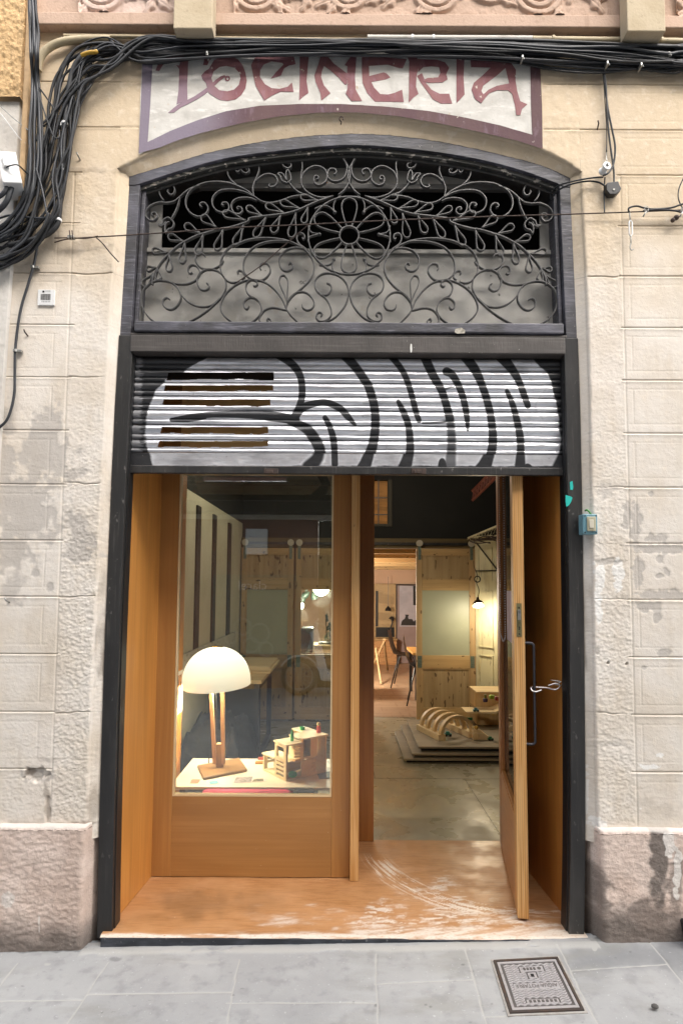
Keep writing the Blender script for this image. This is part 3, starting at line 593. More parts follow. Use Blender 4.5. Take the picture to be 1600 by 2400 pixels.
# ================================================================ wrought iron grille
gr = thing('iron_grille', 'wrought iron fanlight grille of scrolls and leaf sprays round a flower rosette', 'grille', (0, .08, zs1))
YG0, YG1 = .070, .086
def F4(x, y): return (280 + x / 2.703, 300 + y / 2.703)
def F6(x, y): return (320 + x / 5.346, 340 + y / 5.346)
def F7(x, y): return (560 + x / 5.344, 340 + y / 5.344)
GX = 817.5
def world(pts, mir):
    o = []
    for x, y in pts:
        if mir: y = y + (x - GX) * -.004; x = 2 * GX - x
        p = P(x, y, YG0); o.append((p.x, p.z))
    return o
def smooth2(pts, n=7): return [(p.x, p.y) for p in cr([(a, b, 0) for a, b in pts], n)]
S = [  # (transform, points) of each bar on the left half
 (F6, [(410, 1925), (370, 1905), (325, 1940), (330, 2000), (380, 2045), (440, 2050), (500, 2010), (545, 1930), (540, 1850), (500, 1770), (430, 1715), (330, 1690), (230, 1695), (150, 1735), (80, 1810), (55, 1900), (60, 2000), (100, 2090), (180, 2180), (290, 2235)]),
 (F6, [(590, 2235), (700, 2185), (850, 2090), (980, 1980), (1070, 1880), (1110, 1790), (1110, 1700), (1080, 1630), (1020, 1575), (940, 1550), (860, 1555), (790, 1600), (755, 1670), (760, 1740), (800, 1800), (860, 1810), (900, 1780), (895, 1740), (870, 1722)]),
 (F6, [(550, 1860), (600, 1920), (680, 1980), (780, 2015), (880, 2015), (960, 1985), (1040, 1910)]),
 (F6, [(430, 1715), (500, 1730), (600, 1735), (680, 1715), (740, 1680), (785, 1610), (780, 1560), (745, 1510), (690, 1495), (650, 1520), (640, 1570), (665, 1600), (695, 1588)]),
 (F6, [(1085, 1440), (1060, 1480), (1000, 1525), (930, 1550), (850, 1545), (780, 1510), (735, 1450), (735, 1390), (770, 1350), (820, 1350), (855, 1385)]),
 (F6, [(205, 880), (188, 865), (195, 843), (235, 840), (252, 890), (215, 935), (160, 930), (115, 880), (120, 810), (180, 745), (280, 710), (380, 715), (470, 695), (540, 640), (620, 570), (700, 525), (790, 500)]),
 (F6, [(820, 770), (790, 750), (800, 720), (850, 715), (890, 770), (880, 830), (820, 880), (740, 880), (660, 830), (615, 750), (615, 660), (660, 570), (740, 510), (850, 465), (1000, 450), (1150, 465), (1280, 510), (1400, 575), (1480, 650)]),
 (F7, [(190, 635), (260, 685), (340, 712), (420, 713), (520, 690), (640, 645), (740, 625), (870, 622)]),
 (F6, [(540, 640), (510, 760), (470, 850), (430, 920)]),
 (F6, [(345, 690), (300, 640), (280, 570), (310, 500), (370, 470), (440, 490), (475, 550), (455, 605), (415, 610), (385, 575), (400, 550)]),
 (F6, [(1095, 748), (1065, 740), (1080, 715), (1130, 715), (1155, 770), (1130, 825), (1060, 835), (985, 800), (945, 730), (950, 650), (1010, 580), (1100, 550), (1220, 550), (1330, 572), (1420, 610), (1480, 650)]),
 (F6, [(1275, 800), (1255, 785), (1270, 765), (1310, 780), (1320, 820), (1280, 855), (1220, 840), (1185, 780), (1190, 720), (1240, 670), (1330, 650), (1430, 658), (1500, 690)]),
 (F7, [(100, 305), (85, 285), (105, 278), (125, 305), (110, 335), (70, 340), (30, 310), (18, 250), (55, 200), (120, 188), (190, 200), (240, 250), (245, 320), (210, 410), (175, 500), (170, 570), (190, 640)]),
 (F6, [(1265, 300), (1240, 285), (1250, 265), (1285, 290), (1275, 325), (1245, 320), (1235, 270), (1270, 225), (1235, 215), (1180, 240), (1140, 300), (1145, 370), (1190, 440), (1250, 490)]),
 (F7, [(385, 480), (370, 502), (400, 516), (450, 500), (480, 440), (450, 380), (390, 355), (320, 360), (250, 400), (205, 445)]),
 (F7, [(870, 622), (760, 590), (680, 530), (620, 450)]),
 (F7, [(625, 225), (605, 212), (622, 205), (650, 235), (640, 270), (600, 280), (550, 250), (535, 190), (560, 130), (640, 105), (720, 120), (780, 190), (790, 260), (775, 370), (780, 480), (830, 560), (920, 620), (1050, 650), (1180, 630)]),
 (F7, [(1180, 350), (1200, 355), (1215, 320), (1190, 290), (1140, 290), (1110, 330), (1110, 390), (1160, 435), (1240, 440), (1310, 400), (1345, 320), (1340, 230), (1290, 150), (1200, 95), (1100, 75)]),
 (F7, [(1325, 190), (1370, 280), (1390, 370), (1370, 470), (1310, 560), (1240, 615)]),
 (F7, [(960, 420), (985, 418), (990, 390), (960, 375), (935, 410), (950, 470), (1010, 490), (1080, 450), (1100, 380), (1080, 310), (1020, 265), (940, 255), (860, 290), (800, 350), (778, 420)]),
 (F7, [(790, 1150), (800, 1170), (820, 1150), (810, 1115), (780, 1098), (740, 1105), (720, 1160), (750, 1230), (830, 1290), (900, 1365)]),
 (F7, [(-170, 1310), (-90, 1250), (0, 1218), (120, 1175), (300, 1155), (480, 1165), (640, 1200), (780, 1270), (870, 1350), (925, 1450), (935, 1550), (900, 1650), (830, 1740), (740, 1820), (650, 1900), (600, 1980), (590, 2050)]),
 (F7, [(-90, 1250), (-180, 1330), (-225, 1420), (-240, 1520), (-210, 1620), (-150, 1690), (-80, 1715), (0, 1700)]),
 (F7, [(590, 2060), (540, 1930), (450, 1810), (330, 1715), (200, 1680), (80, 1690), (-40, 1740), (-150, 1830), (-220, 1940), (-235, 2050), (-170, 2150), (-50, 2235)]),
 (F7, [(610, 1195), (480, 1190), (320, 1210), (180, 1270), (90, 1370), (50, 1480), (65, 1590), (140, 1665), (230, 1690), (320, 1665), (380, 1590), (380, 1520), (340, 1475), (280, 1480), (255, 1520), (270, 1550)]),
 (F7, [(900, 1370), (830, 1300), (720, 1275), (600, 1300), (520, 1370), (500, 1460), (530, 1540), (590, 1570), (650, 1545), (670, 1500), (640, 1465), (620, 1490)]),
 (F7, [(-10, 1605), (-25, 1585), (0, 1562), (40, 1580), (65, 1640), (30, 1680)]),
 (F7, [(595, 1985), (640, 1900), (720, 1840), (820, 1835), (900, 1890), (937, 1970), (910, 2040), (850, 2060), (800, 2035), (785, 1990)]),
 (F7, [(590, 2045), (640, 2120), (755, 2235)]),
 (F7, [(590, 2062), (540, 2050), (480, 2035), (400, 2030), (320, 2060), (270, 2120), (250, 2180), (285, 2238)]),
 (F7, [(360, 2205), (345, 2185), (365, 2165), (395, 2190), (392, 2238)]),
 (F7, [(175, 1752), (200, 1760), (225, 1735), (205, 1695), (150, 1682), (95, 1720), (80, 1790), (120, 1870), (190, 1910), (250, 1960), (277, 2040), (260, 2110), (200, 2180), (120, 2235)]),
 (F7, [(245, 1955), (180, 1908), (110, 1910), (58, 1960), (60, 2020), (95, 2045), (122, 2012)]),
 (F7, [(1095, 1722), (1140, 1740), (1152, 1800), (1110, 1860), (1050, 1870), (980, 1830), (945, 1750), (965, 1660), (1040, 1605), (1130, 1595), (1230, 1620), (1310, 1680), (1355, 1760), (1368, 1860), (1330, 1990), (1250, 2100), (1150, 2180), (980, 2238)]),
 (F7, [(1010, 1862), (1080, 1910), (1130, 1990), (1152, 2070), (1140, 2140), (1080, 2190), (1010, 2200), (968, 2160), (975, 2105), (1010, 2088), (1038, 2115), (1015, 2140)]),
]
def loopleaf(base, tip, wd):      # a teardrop bent from one bar
    bx, by = base; tx, ty = tip; dx, dy = tx - bx, ty - by; l = math.hypot(dx, dy); nx, ny = -dy / l * wd, dx / l * wd
    q = [(0, 0), (.3, .25), (.6, .72), (.82, .9), (.97, .5), (1, 0), (.97, -.5), (.82, -.9), (.6, -.72), (.3, -.25), (0, 0)]
    return [(bx + dx * a + nx * c * .5, by + dy * a + ny * c * .5) for a, c in q]
STEM = [F6(*p) for p in [(190, 1740), (205, 1640), (260, 1530), (330, 1430), (420, 1340), (520, 1250), (620, 1190), (740, 1130), (850, 1095), (1000, 1050), (1130, 1030), (1250, 1000), (1386, 950)]] + [F7(*p) for p in [(130, 910), (280, 885), (420, 870), (600, 845), (750, 800), (880, 740), (1000, 690), (1150, 640)]]
LEAF = [(F6, (1000, 1025), (812, 882), 105), (F6, (800, 1100), (600, 992), 100), (F6, (590, 1200), (393, 1128), 90), (F6, (390, 1345), (190, 1308), 85), (F6, (240, 1525), (122, 1545), 70), (F6, (212, 1600), (72, 1755), 100), (F6, (1370, 940), (1080, 835), 100),
        (F6, (1080, 1045), (995, 1305), 105), (F6, (830, 1110), (750, 1365), 100), (F6, (600, 1205), (560, 1468), 95), (F6, (405, 1350), (400, 1575), 90), (F6, (255, 1535), (270, 1680), 80), (F6, (1340, 985), (1222, 1240), 100),
        (F7, (300, 885), (92, 768), 90), (F7, (570, 845), (332, 742), 90), (F7, (770, 790), (517, 703), 90), (F7, (1000, 690), (772, 637), 85), (F7, (340, 885), (190, 1143), 100), (F7, (520, 865), (415, 1085), 100), (F7, (710, 835), (645, 1145), 110), (F7, (860, 765), (800, 968), 85)]
TULIP = [(F7, [(600, 465), (540, 440), (515, 385), (485, 350), (530, 345), (560, 375), (590, 430)]), (F7, [(600, 465), (645, 430), (640, 365), (612, 305), (590, 330), (585, 380), (595, 430)]),
         (F6, [(430, 920), (385, 900), (330, 935), (312, 985), (270, 985), (300, 1005), (345, 985), (360, 950)]), (F6, [(430, 920), (462, 970), (440, 1030), (390, 1050), (362, 1090), (350, 1020), (375, 970), (410, 955)])]
TB = .0068
for mir in (False, True):
    for tf, pts in S:
        if mir and len(pts) == 6 and pts[0] == (-10, 1605): pass
        b = MB(); q = smooth2(world([tf(*p) for p in pts], mir)); n = len(q)
        b.strip(q, [TB * min(1, .6 + .4 * min(i, n - 1 - i) / 6) for i in range(n)], YG0, YG1); part('scroll', b, M['iron'], gr, smooth=.7)
    b = MB(); b.strip(smooth2(world(STEM, mir)), TB * 1.15, YG0 - .001, YG1)
    for tf, ba, tp, wd in LEAF:
        sc = 1 / 5.345; A, B = tf(*ba), tf(*tp)
        b.strip(smooth2(world(loopleaf(A, B, wd * sc), mir), 5), TB * .9, YG0 + .0005, YG1 - .0005)
    part('leaf_spray', b, M['iron'], gr, smooth=.7)
    for tf, pts in TULIP:
        b = MB(); b.strip(smooth2(world([tf(*p) for p in pts], mir)), TB, YG0, YG1); part('tulip_bud', b, M['iron'], gr, smooth=.7)
    A = F7(605, 1985); B = F7(540, 1625); b = MB(); b.strip(smooth2(world(loopleaf(A, B, 22), mir), 5), TB * .8, YG0, YG1); part('drop_leaf', b, M['iron'], gr, smooth=.7)
# rosette
rc = P(GX, 550, YG0); rs = (P(GX + 100, 550, YG0).x - rc.x) / 100
def circ(r, n=72): return [(rc.x + math.cos(2 * math.pi * i / n) * r * rs, rc.z + math.sin(2 * math.pi * i / n) * r * rs * .985) for i in range(n)]
b = MB(); b.strip(circ(96), TB, YG0, YG1, True); part('rosette_ring', b, M['iron'], gr, smooth=.7)
b = MB(); b.strip(circ(22.5, 40), TB * 1.1, YG0, YG1, True); part('rosette_eye', b, M['iron'], gr, smooth=.7)
for a in (90, 149, 211, 270, 329, 31):
    a = math.radians(a); ca, sa = math.cos(a), math.sin(a)
    q = [(21, -5), (45, -13), (70, -18), (86, -14), (93, 0), (86, 14), (70, 18), (45, 13), (21, 5)]
    b = MB(); b.strip(smooth2([(rc.x + (u * ca - v * sa) * rs, rc.z + (u * sa + v * ca) * rs * .985) for u, v in q]), TB * .9, YG0 + .001, YG1); part('petal', b, M['iron'], gr, smooth=.7)
SPR = [[(1270, 622), (1205, 680), (1180, 760), (1195, 832)], [(945, 790), (1020, 755), (1100, 755), (1160, 790), (1195, 832)], [(862, 1000), (900, 1080), (1003, 1107)], [(858, 1200), (880, 1140), (1003, 1107)], [(1000, 1490), (1060, 1500), (1140, 1480), (1183, 1425)], [(1200, 1600), (1162, 1520), (1183, 1425)]]
for mir in (False, True):
    for q in SPR:
        b = MB(); w_ = world([F7(*p) for p in q], mir); b.strip(smooth2(w_), TB * .8, YG0 + .002, YG1); b.ball((w_[-1][0], YG0 + .008, w_[-1][1]), .0088, 8); part('ball_sprig', b, M['iron'], gr, smooth=.7)
# frame bars of the grille at sides and foot
b = MB(); b.box(P(331, 700, YG0).x - .012, P(331, 700, YG0).x - .002, YG0, YG1 + .02, zs1, float(friz(-.93)) - .02); part('side_bar', b, M['iron'], gr, bev=.002)
b = MB(); b.box(P(1306, 700, YG0).x + .002, P(1306, 700, YG0).x + .012, YG0, YG1 + .02, zs1, float(friz(.98)) - .02); part('side_bar', b, M['iron'], gr, bev=.002)

# ================================================================ roller shutter
sh = thing('roller_shutter', 'half raised steel roller shutter with silver and black graffiti and five cut slots', 'shutter', (0, .1, 2.1))
YS = .082
def G6(x, y): return (280 + x / 2.703, 760 + y / 2.703)
def G7(x, y): return (780 + x / 2.529, 760 + y / 2.529)
rid = [P(800, y, YS).z for y in (838, 866.5, 897, 928.5, 961.5, 996, 1031, 1063.5)]     # dark seams
xs = np.linspace(P(307, 950, YS).x - .01, P(1320, 950, YS).x + .012, 820)
zl, yl = [], []
for i in range(len(rid) - 1):
    for t in np.linspace(0, 1, 30, endpoint=(i == len(rid) - 2)):
        z = rid[i] + (rid[i + 1] - rid[i]) * t
        if t < .09: o = .0075 * math.cos(math.pi / 2 * t / .09)
        elif t < .66: o = -.0105 * math.sin(math.pi * (t - .09) / .57) ** .75
        elif t < .70: o = .002
        else: o = -.0085 * max(0, math.sin(math.pi * (t - .70) / .30)) ** .55 if t < .97 else .004
        zl.append(z); yl.append(o)
top = rid[0]
zl = np.array([top + .08, top + .02, top + .002] + zl); yl = np.array([.006, -.004, .003] + yl)
X, Zs = np.meshgrid(xs, zl, indexing='ij'); Y = YS + np.broadcast_to(yl[None, :], X.shape).copy()
Y += (fbm(X * 5, Zs * 40, 90, 3) - .5) * .006 + (fbm(X * 14, Zs * 18, 89, 3) - .5) * .004
px, py = proj(X, Y, Zs)
ink = np.zeros_like(px)
def stroke(pts, rad, k=1.0, soft=.35):
    global ink
    pts = [Vector((*p, 0)) for p in pts]; q = cr([tuple(p) for p in pts], 6); rr = np.interp(np.linspace(0, 1, len(q)), np.linspace(0, 1, len(rad)), rad) if hasattr(rad, '__len__') else [rad] * len(q)
    x0, x1 = min(p.x for p in q) - 30, max(p.x for p in q) + 30
    cols = np.where((px[:, 0] > x0) & (px[:, 0] < x1))[0]
    if not len(cols): return
    sl_ = slice(cols[0], cols[-1] + 1); a_, b_ = px[sl_], py[sl_]; m_ = np.zeros_like(a_)
    for i in range(len(q) - 1):
        d, t = segd(a_, b_, (q[i].x, q[i].y), (q[i + 1].x, q[i + 1].y)); r = rr[i] + (rr[i + 1] - rr[i]) * t
        m_ = np.maximum(m_, 1 - sstep(r - soft * 5, r + soft * 6, d))
    ink[sl_] = np.maximum(ink[sl_], m_ * k)
s6 = lambda l: [G6(*p) for p in l]; s7 = lambda l: [G7(*p) for p in l]
ln = np.interp(py, [760 + y / 2.703 for y in (150, 210, 262, 310, 350, 400, 450, 500, 560, 640, 720, 790, 830, 880, 930)], [280 + x / 2.703 for x in (620, 560, 460, 395, 300, 250, 215, 195, 180, 168, 165, 178, 185, 205, 215)])
ink = np.maximum(ink, (1 - sstep(-7, 7, px - ln + (fbm(px * .06, py * .06, 91) - .5) * 10)) * (.62 + .38 * sstep(325, 345, px + (fbm(px * .1, py * .5, 94) - .5) * 30)))
rn = np.interp(py, [760 + y / 2.529 for y in (190, 230, 280, 330, 400, 480, 560, 660, 740, 800, 860)], [780 + x / 2.529 for x in (1170, 1205, 1260, 1287, 1303, 1318, 1332, 1345, 1345, 1320, 1290)])
ink = np.maximum(ink, 1 - sstep(-5, 5, rn - px + (fbm(px * .06, py * .06, 92) - .5) * 8))
stroke(s6([(1000, 190), (1090, 250), (1140, 320), (1155, 400), (1150, 480), (1120, 560), (1085, 605)]), [10, 9, 8, 8, 8, 8.5])
stroke(s6([(1110, 605), (960, 583), (800, 572), (600, 572), (450, 587), (335, 606)]), [11, 12, 9, 7, 7, 5])
stroke(s6([(330, 606), (430, 600), (540, 592)]), [5, 8, 4])
stroke(s6([(1080, 615), (1180, 660), (1230, 720), (1265, 790), (1260, 850), (1200, 900)]), [9, 12, 13, 13, 14, 16], .95, .7)
stroke(s6([(1100, 600), (1150, 535), (1230, 503), (1310, 497), (1390, 530), (1440, 580), (1492, 640)]), [10, 10, 8, 8, 8, 8, 3])
stroke(s6([(1300, 592), (1330, 650), (1355, 740), (1362, 870)]), [6, 7, 8, 7])
stroke(s6([(1430, 200), (1500, 280), (1568, 380)]) + s7([(210, 370), (240, 470), (250, 570), (240, 690), (210, 790), (175, 870)]), [12, 10, 10, 10, 10, 10, 11, 13, 16], .95, .5)
stroke(s6([(1190, 860), (1240, 850), (1300, 840)]), [8, 16, 8], .7, 1.2)
stroke(s6([(1568, 840), (1530, 900)]) , [3, 12], .9)
stroke(s7([(335, 180), (400, 260), (440, 340), (470, 440), (490, 520), (508, 570)]), [8, 7, 7, 7, 7, 6])
stroke(s7([(385, 458), (420, 530), (445, 600), (455, 700), (450, 780), (415, 868)]), [5, 8, 8, 9, 10, 14], .95, .5)
stroke(s7([(540, 190), (590, 300), (640, 390), (670, 480), (690, 560)]), [11, 10, 9, 9, 10])
stroke(s7([(690, 540), (700, 650), (700, 760), (690, 868)]), [10, 11, 12, 14], .72, .9)
stroke(s7([(672, 280), (705, 300), (740, 360), (770, 440), (790, 540), (797, 628)]), [10, 9, 8, 8, 7, 3])
stroke(s7([(780, 190), (840, 270), (880, 360), (910, 450), (935, 560), (945, 680), (930, 780), (875, 868)]), [12, 11, 9, 9, 9, 10, 11, 16], .95, .5)
stroke(s7([(1028, 395), (1060, 470), (1085, 560), (1105, 660), (1110, 750), (1105, 868)]), [5, 7, 8, 9, 9, 12], .95, .5)
stroke(s7([(995, 190), (1060, 270), (1100, 340), (1130, 420), (1152, 482)]), [14, 10, 8, 8, 7])
stroke(s7([(650, 390), (700, 372), (720, 380)]), [4, 3, 1], .7); stroke(s7([(560, 360), (610, 345), (690, 345)]), [1.5, 1.5, 1], .35)
stroke(s7([(180, 468), (300, 468), (330, 470), (540, 466), (640, 466)]), 4, .5, 1.3); stroke(s7([(120, 590), (300, 585), (430, 560)]), 3, .35, 1.3); stroke(s7([(530, 585), (640, 582), (690, 570)]), 2.5, .9, .3)
stroke(s7([(630, 870), (645, 810), (665, 870)]), 7, .85); stroke(s7([(1130, 870), (1150, 845), (1180, 870)]), 7, .9)
stroke(s6([(1230, 205), (1500, 235), (1568, 245)]), 4, .35, 1.5); stroke(s6([(540, 605), (800, 600), (1050, 600)]), 6, .45, 1.6); stroke(s6([(300, 425), (600, 430), (920, 425)]), 3, .5, 1)
stroke(s6([(560, 225), (900, 245), (1000, 235)]), 5, .55, 1.5)
stroke(s7([(1330, 300), (1200, 470), (1240, 560)]), 4, .4, 1.2)
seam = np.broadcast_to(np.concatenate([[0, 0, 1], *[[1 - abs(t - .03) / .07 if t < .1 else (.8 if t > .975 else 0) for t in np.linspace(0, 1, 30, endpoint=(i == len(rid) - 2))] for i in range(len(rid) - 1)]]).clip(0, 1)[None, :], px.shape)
side = 1 - sstep(0, 26, np.minimum(px - 307, 1318 - px))
scuff = sstep(.55, .75, fbm(px * .05, py * .25, 93, 5))
SLOT = [(310, 975, 305, 350), (290, 972, 385, 421), (280, 955, 475, 516), (268, 941, 650, 692), (251, 942, 740, 779)]
fc_x = (px[:-1, :-1] + px[1:, 1:]) / 2; fc_y = (py[:-1, :-1] + py[1:, 1:]) / 2; keep = np.ones(fc_x.shape, bool)
for x0, x1, y0, y1 in SLOT:
    a = G6(x0, y0); c = G6(x1, y1); wv = (fbm(fc_x * .03, fc_y * 0, int(y0), 3) - .5) * 7
    keep &= ~((fc_x > a[0] + (fc_y - a[1]) * -.25) & (fc_x < c[0] + wv * .4) & (fc_y > a[1] + wv * .15) & (fc_y < c[1] + wv))
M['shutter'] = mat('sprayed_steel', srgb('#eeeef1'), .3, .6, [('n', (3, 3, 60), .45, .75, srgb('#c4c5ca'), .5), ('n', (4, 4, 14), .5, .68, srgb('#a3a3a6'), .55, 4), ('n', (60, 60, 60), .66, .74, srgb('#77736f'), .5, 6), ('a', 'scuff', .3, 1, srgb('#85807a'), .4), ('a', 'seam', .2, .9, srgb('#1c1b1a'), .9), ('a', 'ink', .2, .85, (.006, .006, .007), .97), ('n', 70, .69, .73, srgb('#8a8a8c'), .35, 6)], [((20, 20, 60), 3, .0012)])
# black paint is not metal: drive metalness by the paint mask
nt = M['shutter'].node_tree; at = nt.nodes.new('ShaderNodeAttribute'); at.attribute_name = 'ink'; mr = nt.nodes.new('ShaderNodeMapRange'); mr.inputs[3].default_value = .7; mr.inputs[4].default_value = 0; nt.links.new(at.outputs['Fac'], mr.inputs[0]); nt.links.new(mr.outputs[0], nt.nodes['Principled BSDF'].inputs['Metallic'])
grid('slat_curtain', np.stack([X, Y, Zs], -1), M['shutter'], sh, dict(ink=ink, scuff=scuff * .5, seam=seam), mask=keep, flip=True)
# flat bottom bar with its lip, two hasps
zb = np.linspace(rid[-1] - .001, P(800, 1094, YS).z, 40); Xb, Zb = np.meshgrid(xs, zb, indexing='ij'); Yb = YS - .006 + 0 * Xb + (fbm(Xb * 20, Zb * 20, 95, 3) - .5) * .003
px, py = proj(Xb, Yb, Zb); ink = np.zeros_like(px)
ink = np.maximum(ink, 1 - sstep(-8, 8, px - np.interp(py, [1060, 1100], [352, 362]) + (fbm(px * .06, py * .06, 96) - .5) * 10)); ink = np.maximum(ink, 1 - sstep(-8, 8, np.interp(py, [1060, 1100], [1308, 1288]) - px))
stroke(s6([(1265, 790), (1250, 850), (1200, 905)]), [13, 15, 18], .85, 1.2); stroke(s6([(1360, 800), (1362, 885)]), 8, .9); stroke(s7([(215, 760), (190, 830), (165, 880)]), [12, 15, 18], .9, .8); stroke(s7([(455, 740), (430, 830), (410, 880)]), [11, 15, 18], .92, .8)
stroke(s7([(700, 740), (690, 880)]), [12, 16], .7, 1); stroke(s7([(935, 740), (900, 830), (870, 880)]), [11, 16, 20], .92, .8); stroke(s7([(1110, 740), (1105, 880)]), [9, 15], .92, .8); stroke(s7([(630, 880), (645, 810), (665, 880)]), 7, .85); stroke(s7([(1130, 880), (1150, 845), (1185, 880)]), 8, .9); stroke(s6([(1568, 840), (1530, 920)]), [3, 12], .9)
ink = np.maximum(ink, sstep(1086, 1096, py + (fbm(px * .05, py * .05, 97) - .5) * 6) * .9)
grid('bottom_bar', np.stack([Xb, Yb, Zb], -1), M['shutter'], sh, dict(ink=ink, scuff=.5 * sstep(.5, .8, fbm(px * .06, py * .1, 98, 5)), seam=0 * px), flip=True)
b = MB(); zz = P(800, 1094, YS).z; b.box(xs[0], xs[-1], YS - .010, YS + .02, P(800, 1112, YS).z, zz - .0005); part('bottom_angle', b, M['framedark'], sh, bev=.003)
for x_ in (634, 981):
    b = MB(); p0 = P(x_ - 17, 1097, YS - .03); p1 = P(x_ + 17, 1110, YS - .03); b.box(p0.x, p1.x, YS - .022, YS - .0105, p1.z, p0.z); b.box(p0.x + .01, p1.x - .022, YS - .03, YS - .0225, p1.z + .001, p0.z - .008); part('hasp', b, M['rust'], sh, bev=.002)
b = MB(); b.box(xs[0], xs[-1], YS + .015, YS + .05, rid[0] + .002, zs2 - .03); part('coil_guard', b, M['framedark'], sh)
# ================================================================ painted sign over the arch
sg = thing('painted_sign', 'old painted shop sign with maroon lettering on white, arched lower edge, half hidden by cables', 'sign', (0, 0, 3.7))
M['sign_white'] = mat('limewash', srgb('#cac7c0'), .85, 0, [('n', (5, 5, 9), .4, .7, srgb('#a9a59d'), .7), ('n', (12, 12, 40), .52, .7, srgb('#dedbd5'), .7), ('n', (22, 22, 26), .66, .72, srgb('#b59a78'), .75, 6), ('n', 110, .64, .76, srgb('#8c877e'), .6), ('n', (8, 8, 3), .52, .72, srgb('#98948c'), .45)], [(70, 4, .0012)])
M['sign_red'] = mat('faded_maroon', srgb('#8b5f5f'), .8, 0, [('n', (9, 9, 5), .4, .68, srgb('#75454c'), .8), ('n', (40, 40, 14), .52, .7, srgb('#94707a'), .6), ('n', (34, 34, 30), .655, .69, srgb('#c9c0b2'), .9, 7), ('a', 'left', 0, 1, srgb('#8c7d8b'), .75)], [(90, 4, .001)])
M['sign_border'] = mat('faded_purple', srgb('#5f4747'), .85, 0, [('n', (7, 7, 4), .4, .7, srgb('#513640'), .7), ('n', (50, 50, 12), .55, .72, srgb('#7d6872'), .5), ('n', (40, 40, 34), .68, .71, srgb('#c2b8ac'), .8, 6), ('a', 'left', 0, 1, srgb('#837a88'), .85)], [(90, 4, .001)])
YSG = -.0045
SGL = [(338, 90), (334, 135), (330, 220), (326, 362)]; SGR = [(1263, 90), (1263, 145), (1267, 250), (1269, 352)]
ul = [P(*p).x for p in SGL]; uz = [P(*p).z for p in SGL]; ur = [P(*p).x for p in SGR]; uz2 = [P(*p).z for p in SGR]
lx = lambda z: np.interp(z, uz[::-1], ul[::-1]); rx = lambda z: np.interp(z, uz2[::-1], ur[::-1])
uu = np.linspace(0, 1, 300); tt = np.linspace(0, 1, 70); z1s = P(800, 92).z
xs_ = (-.925 + (.90 + .925) * uu)[:, None] + 0 * tt[None, :]
zlow = archz(xs_) + .014
zz_ = z1s + (zlow - z1s) * tt[None, :]; xs_ = lx(zz_) + (rx(zz_) - lx(zz_)) * uu[:, None]; zlow = archz(xs_) + .014; zz_ = z1s + (zlow - z1s) * tt[None, :]
grid('white_ground', np.stack([xs_, YSG + (fbm(xs_ * 30, zz_ * 30, 23, 4) - .5) * .0016 + 0 * zz_, zz_], -1), M['sign_white'], sg, flip=True)
bx, bz, by = [], [], []
INN = [(362, 92), (359, 140), (353, 250), (347, 335), (400, 309), (460, 285), (530, 263), (610, 250), (700, 246), (800, 246), (900, 252), (1000, 262), (1090, 278), (1170, 296), (1245, 318), (1242, 250), (1240, 150), (1240, 92)]
ii = [P(*p) for p in INN]
oo = [P(*p) for p in [(338, 92), (335, 140), (331, 250), (326, 361)]] + [Vector((x, 0, archz(x) + .0025)) for x in np.interp(np.arange(4, 14), [4, 13], [P(400, 0).x * 1.04, P(1200, 330).x * 1.02])] + [P(*p) for p in [(1269, 351), (1268, 250), (1263, 150), (1263, 92)]]
def seg(pts, n=5):
    o = []
    for p, q in zip(pts, pts[1:]):
        for k in range(n): o.append(Vector((p.x + (q.x - p.x) * k / n, p.z + (q.z - p.z) * k / n, 0)))
    return o + [Vector((pts[-1].x, pts[-1].z, 0))]
A_ = seg(ii); B_ = seg(oo)
V = np.zeros((len(A_), 6, 3))
for i, (p, q) in enumerate(zip(A_, B_)):
    for k in range(6):
        t = k / 5; x = p.x + (q.x - p.x) * t; z = p.y + (q.y - p.y) * t; V[i, k] = (x, YSG - .0025, z)
V[..., 2] = np.maximum(V[..., 2], archz(V[..., 0]) + .001)
V[..., 1] = YSG - .0014 + (fbm(V[..., 0] * 30, V[..., 2] * 30, 23, 4) - .5) * .0016
grid('border', V, M['sign_border'], sg, dict(left=sstep(-.35, -.75, V[..., 0])), flip=False)
A3 = lambda l: [(330 + x / 3.2, 120 + y / 3.2) for x, y in l]
A4 = lambda l: [(780 + x / 3.136, 120 + y / 3.136) for x, y in l]
def spiral(cx, cy, r): return A3([(cx + math.cos(a) * r, cy + math.sin(a) * r) for a in np.linspace(0, 2 * math.pi, 16, endpoint=False)])
tail = [(208, 468), (250, 468), (300, 430), (350, 405), (420, 368), (480, 332), (545, 275), (590, 232), (625, 205), (640, 200), (630, 188), (600, 196), (560, 225), (520, 265), (460, 308), (400, 348), (340, 378), (280, 408), (240, 440)]
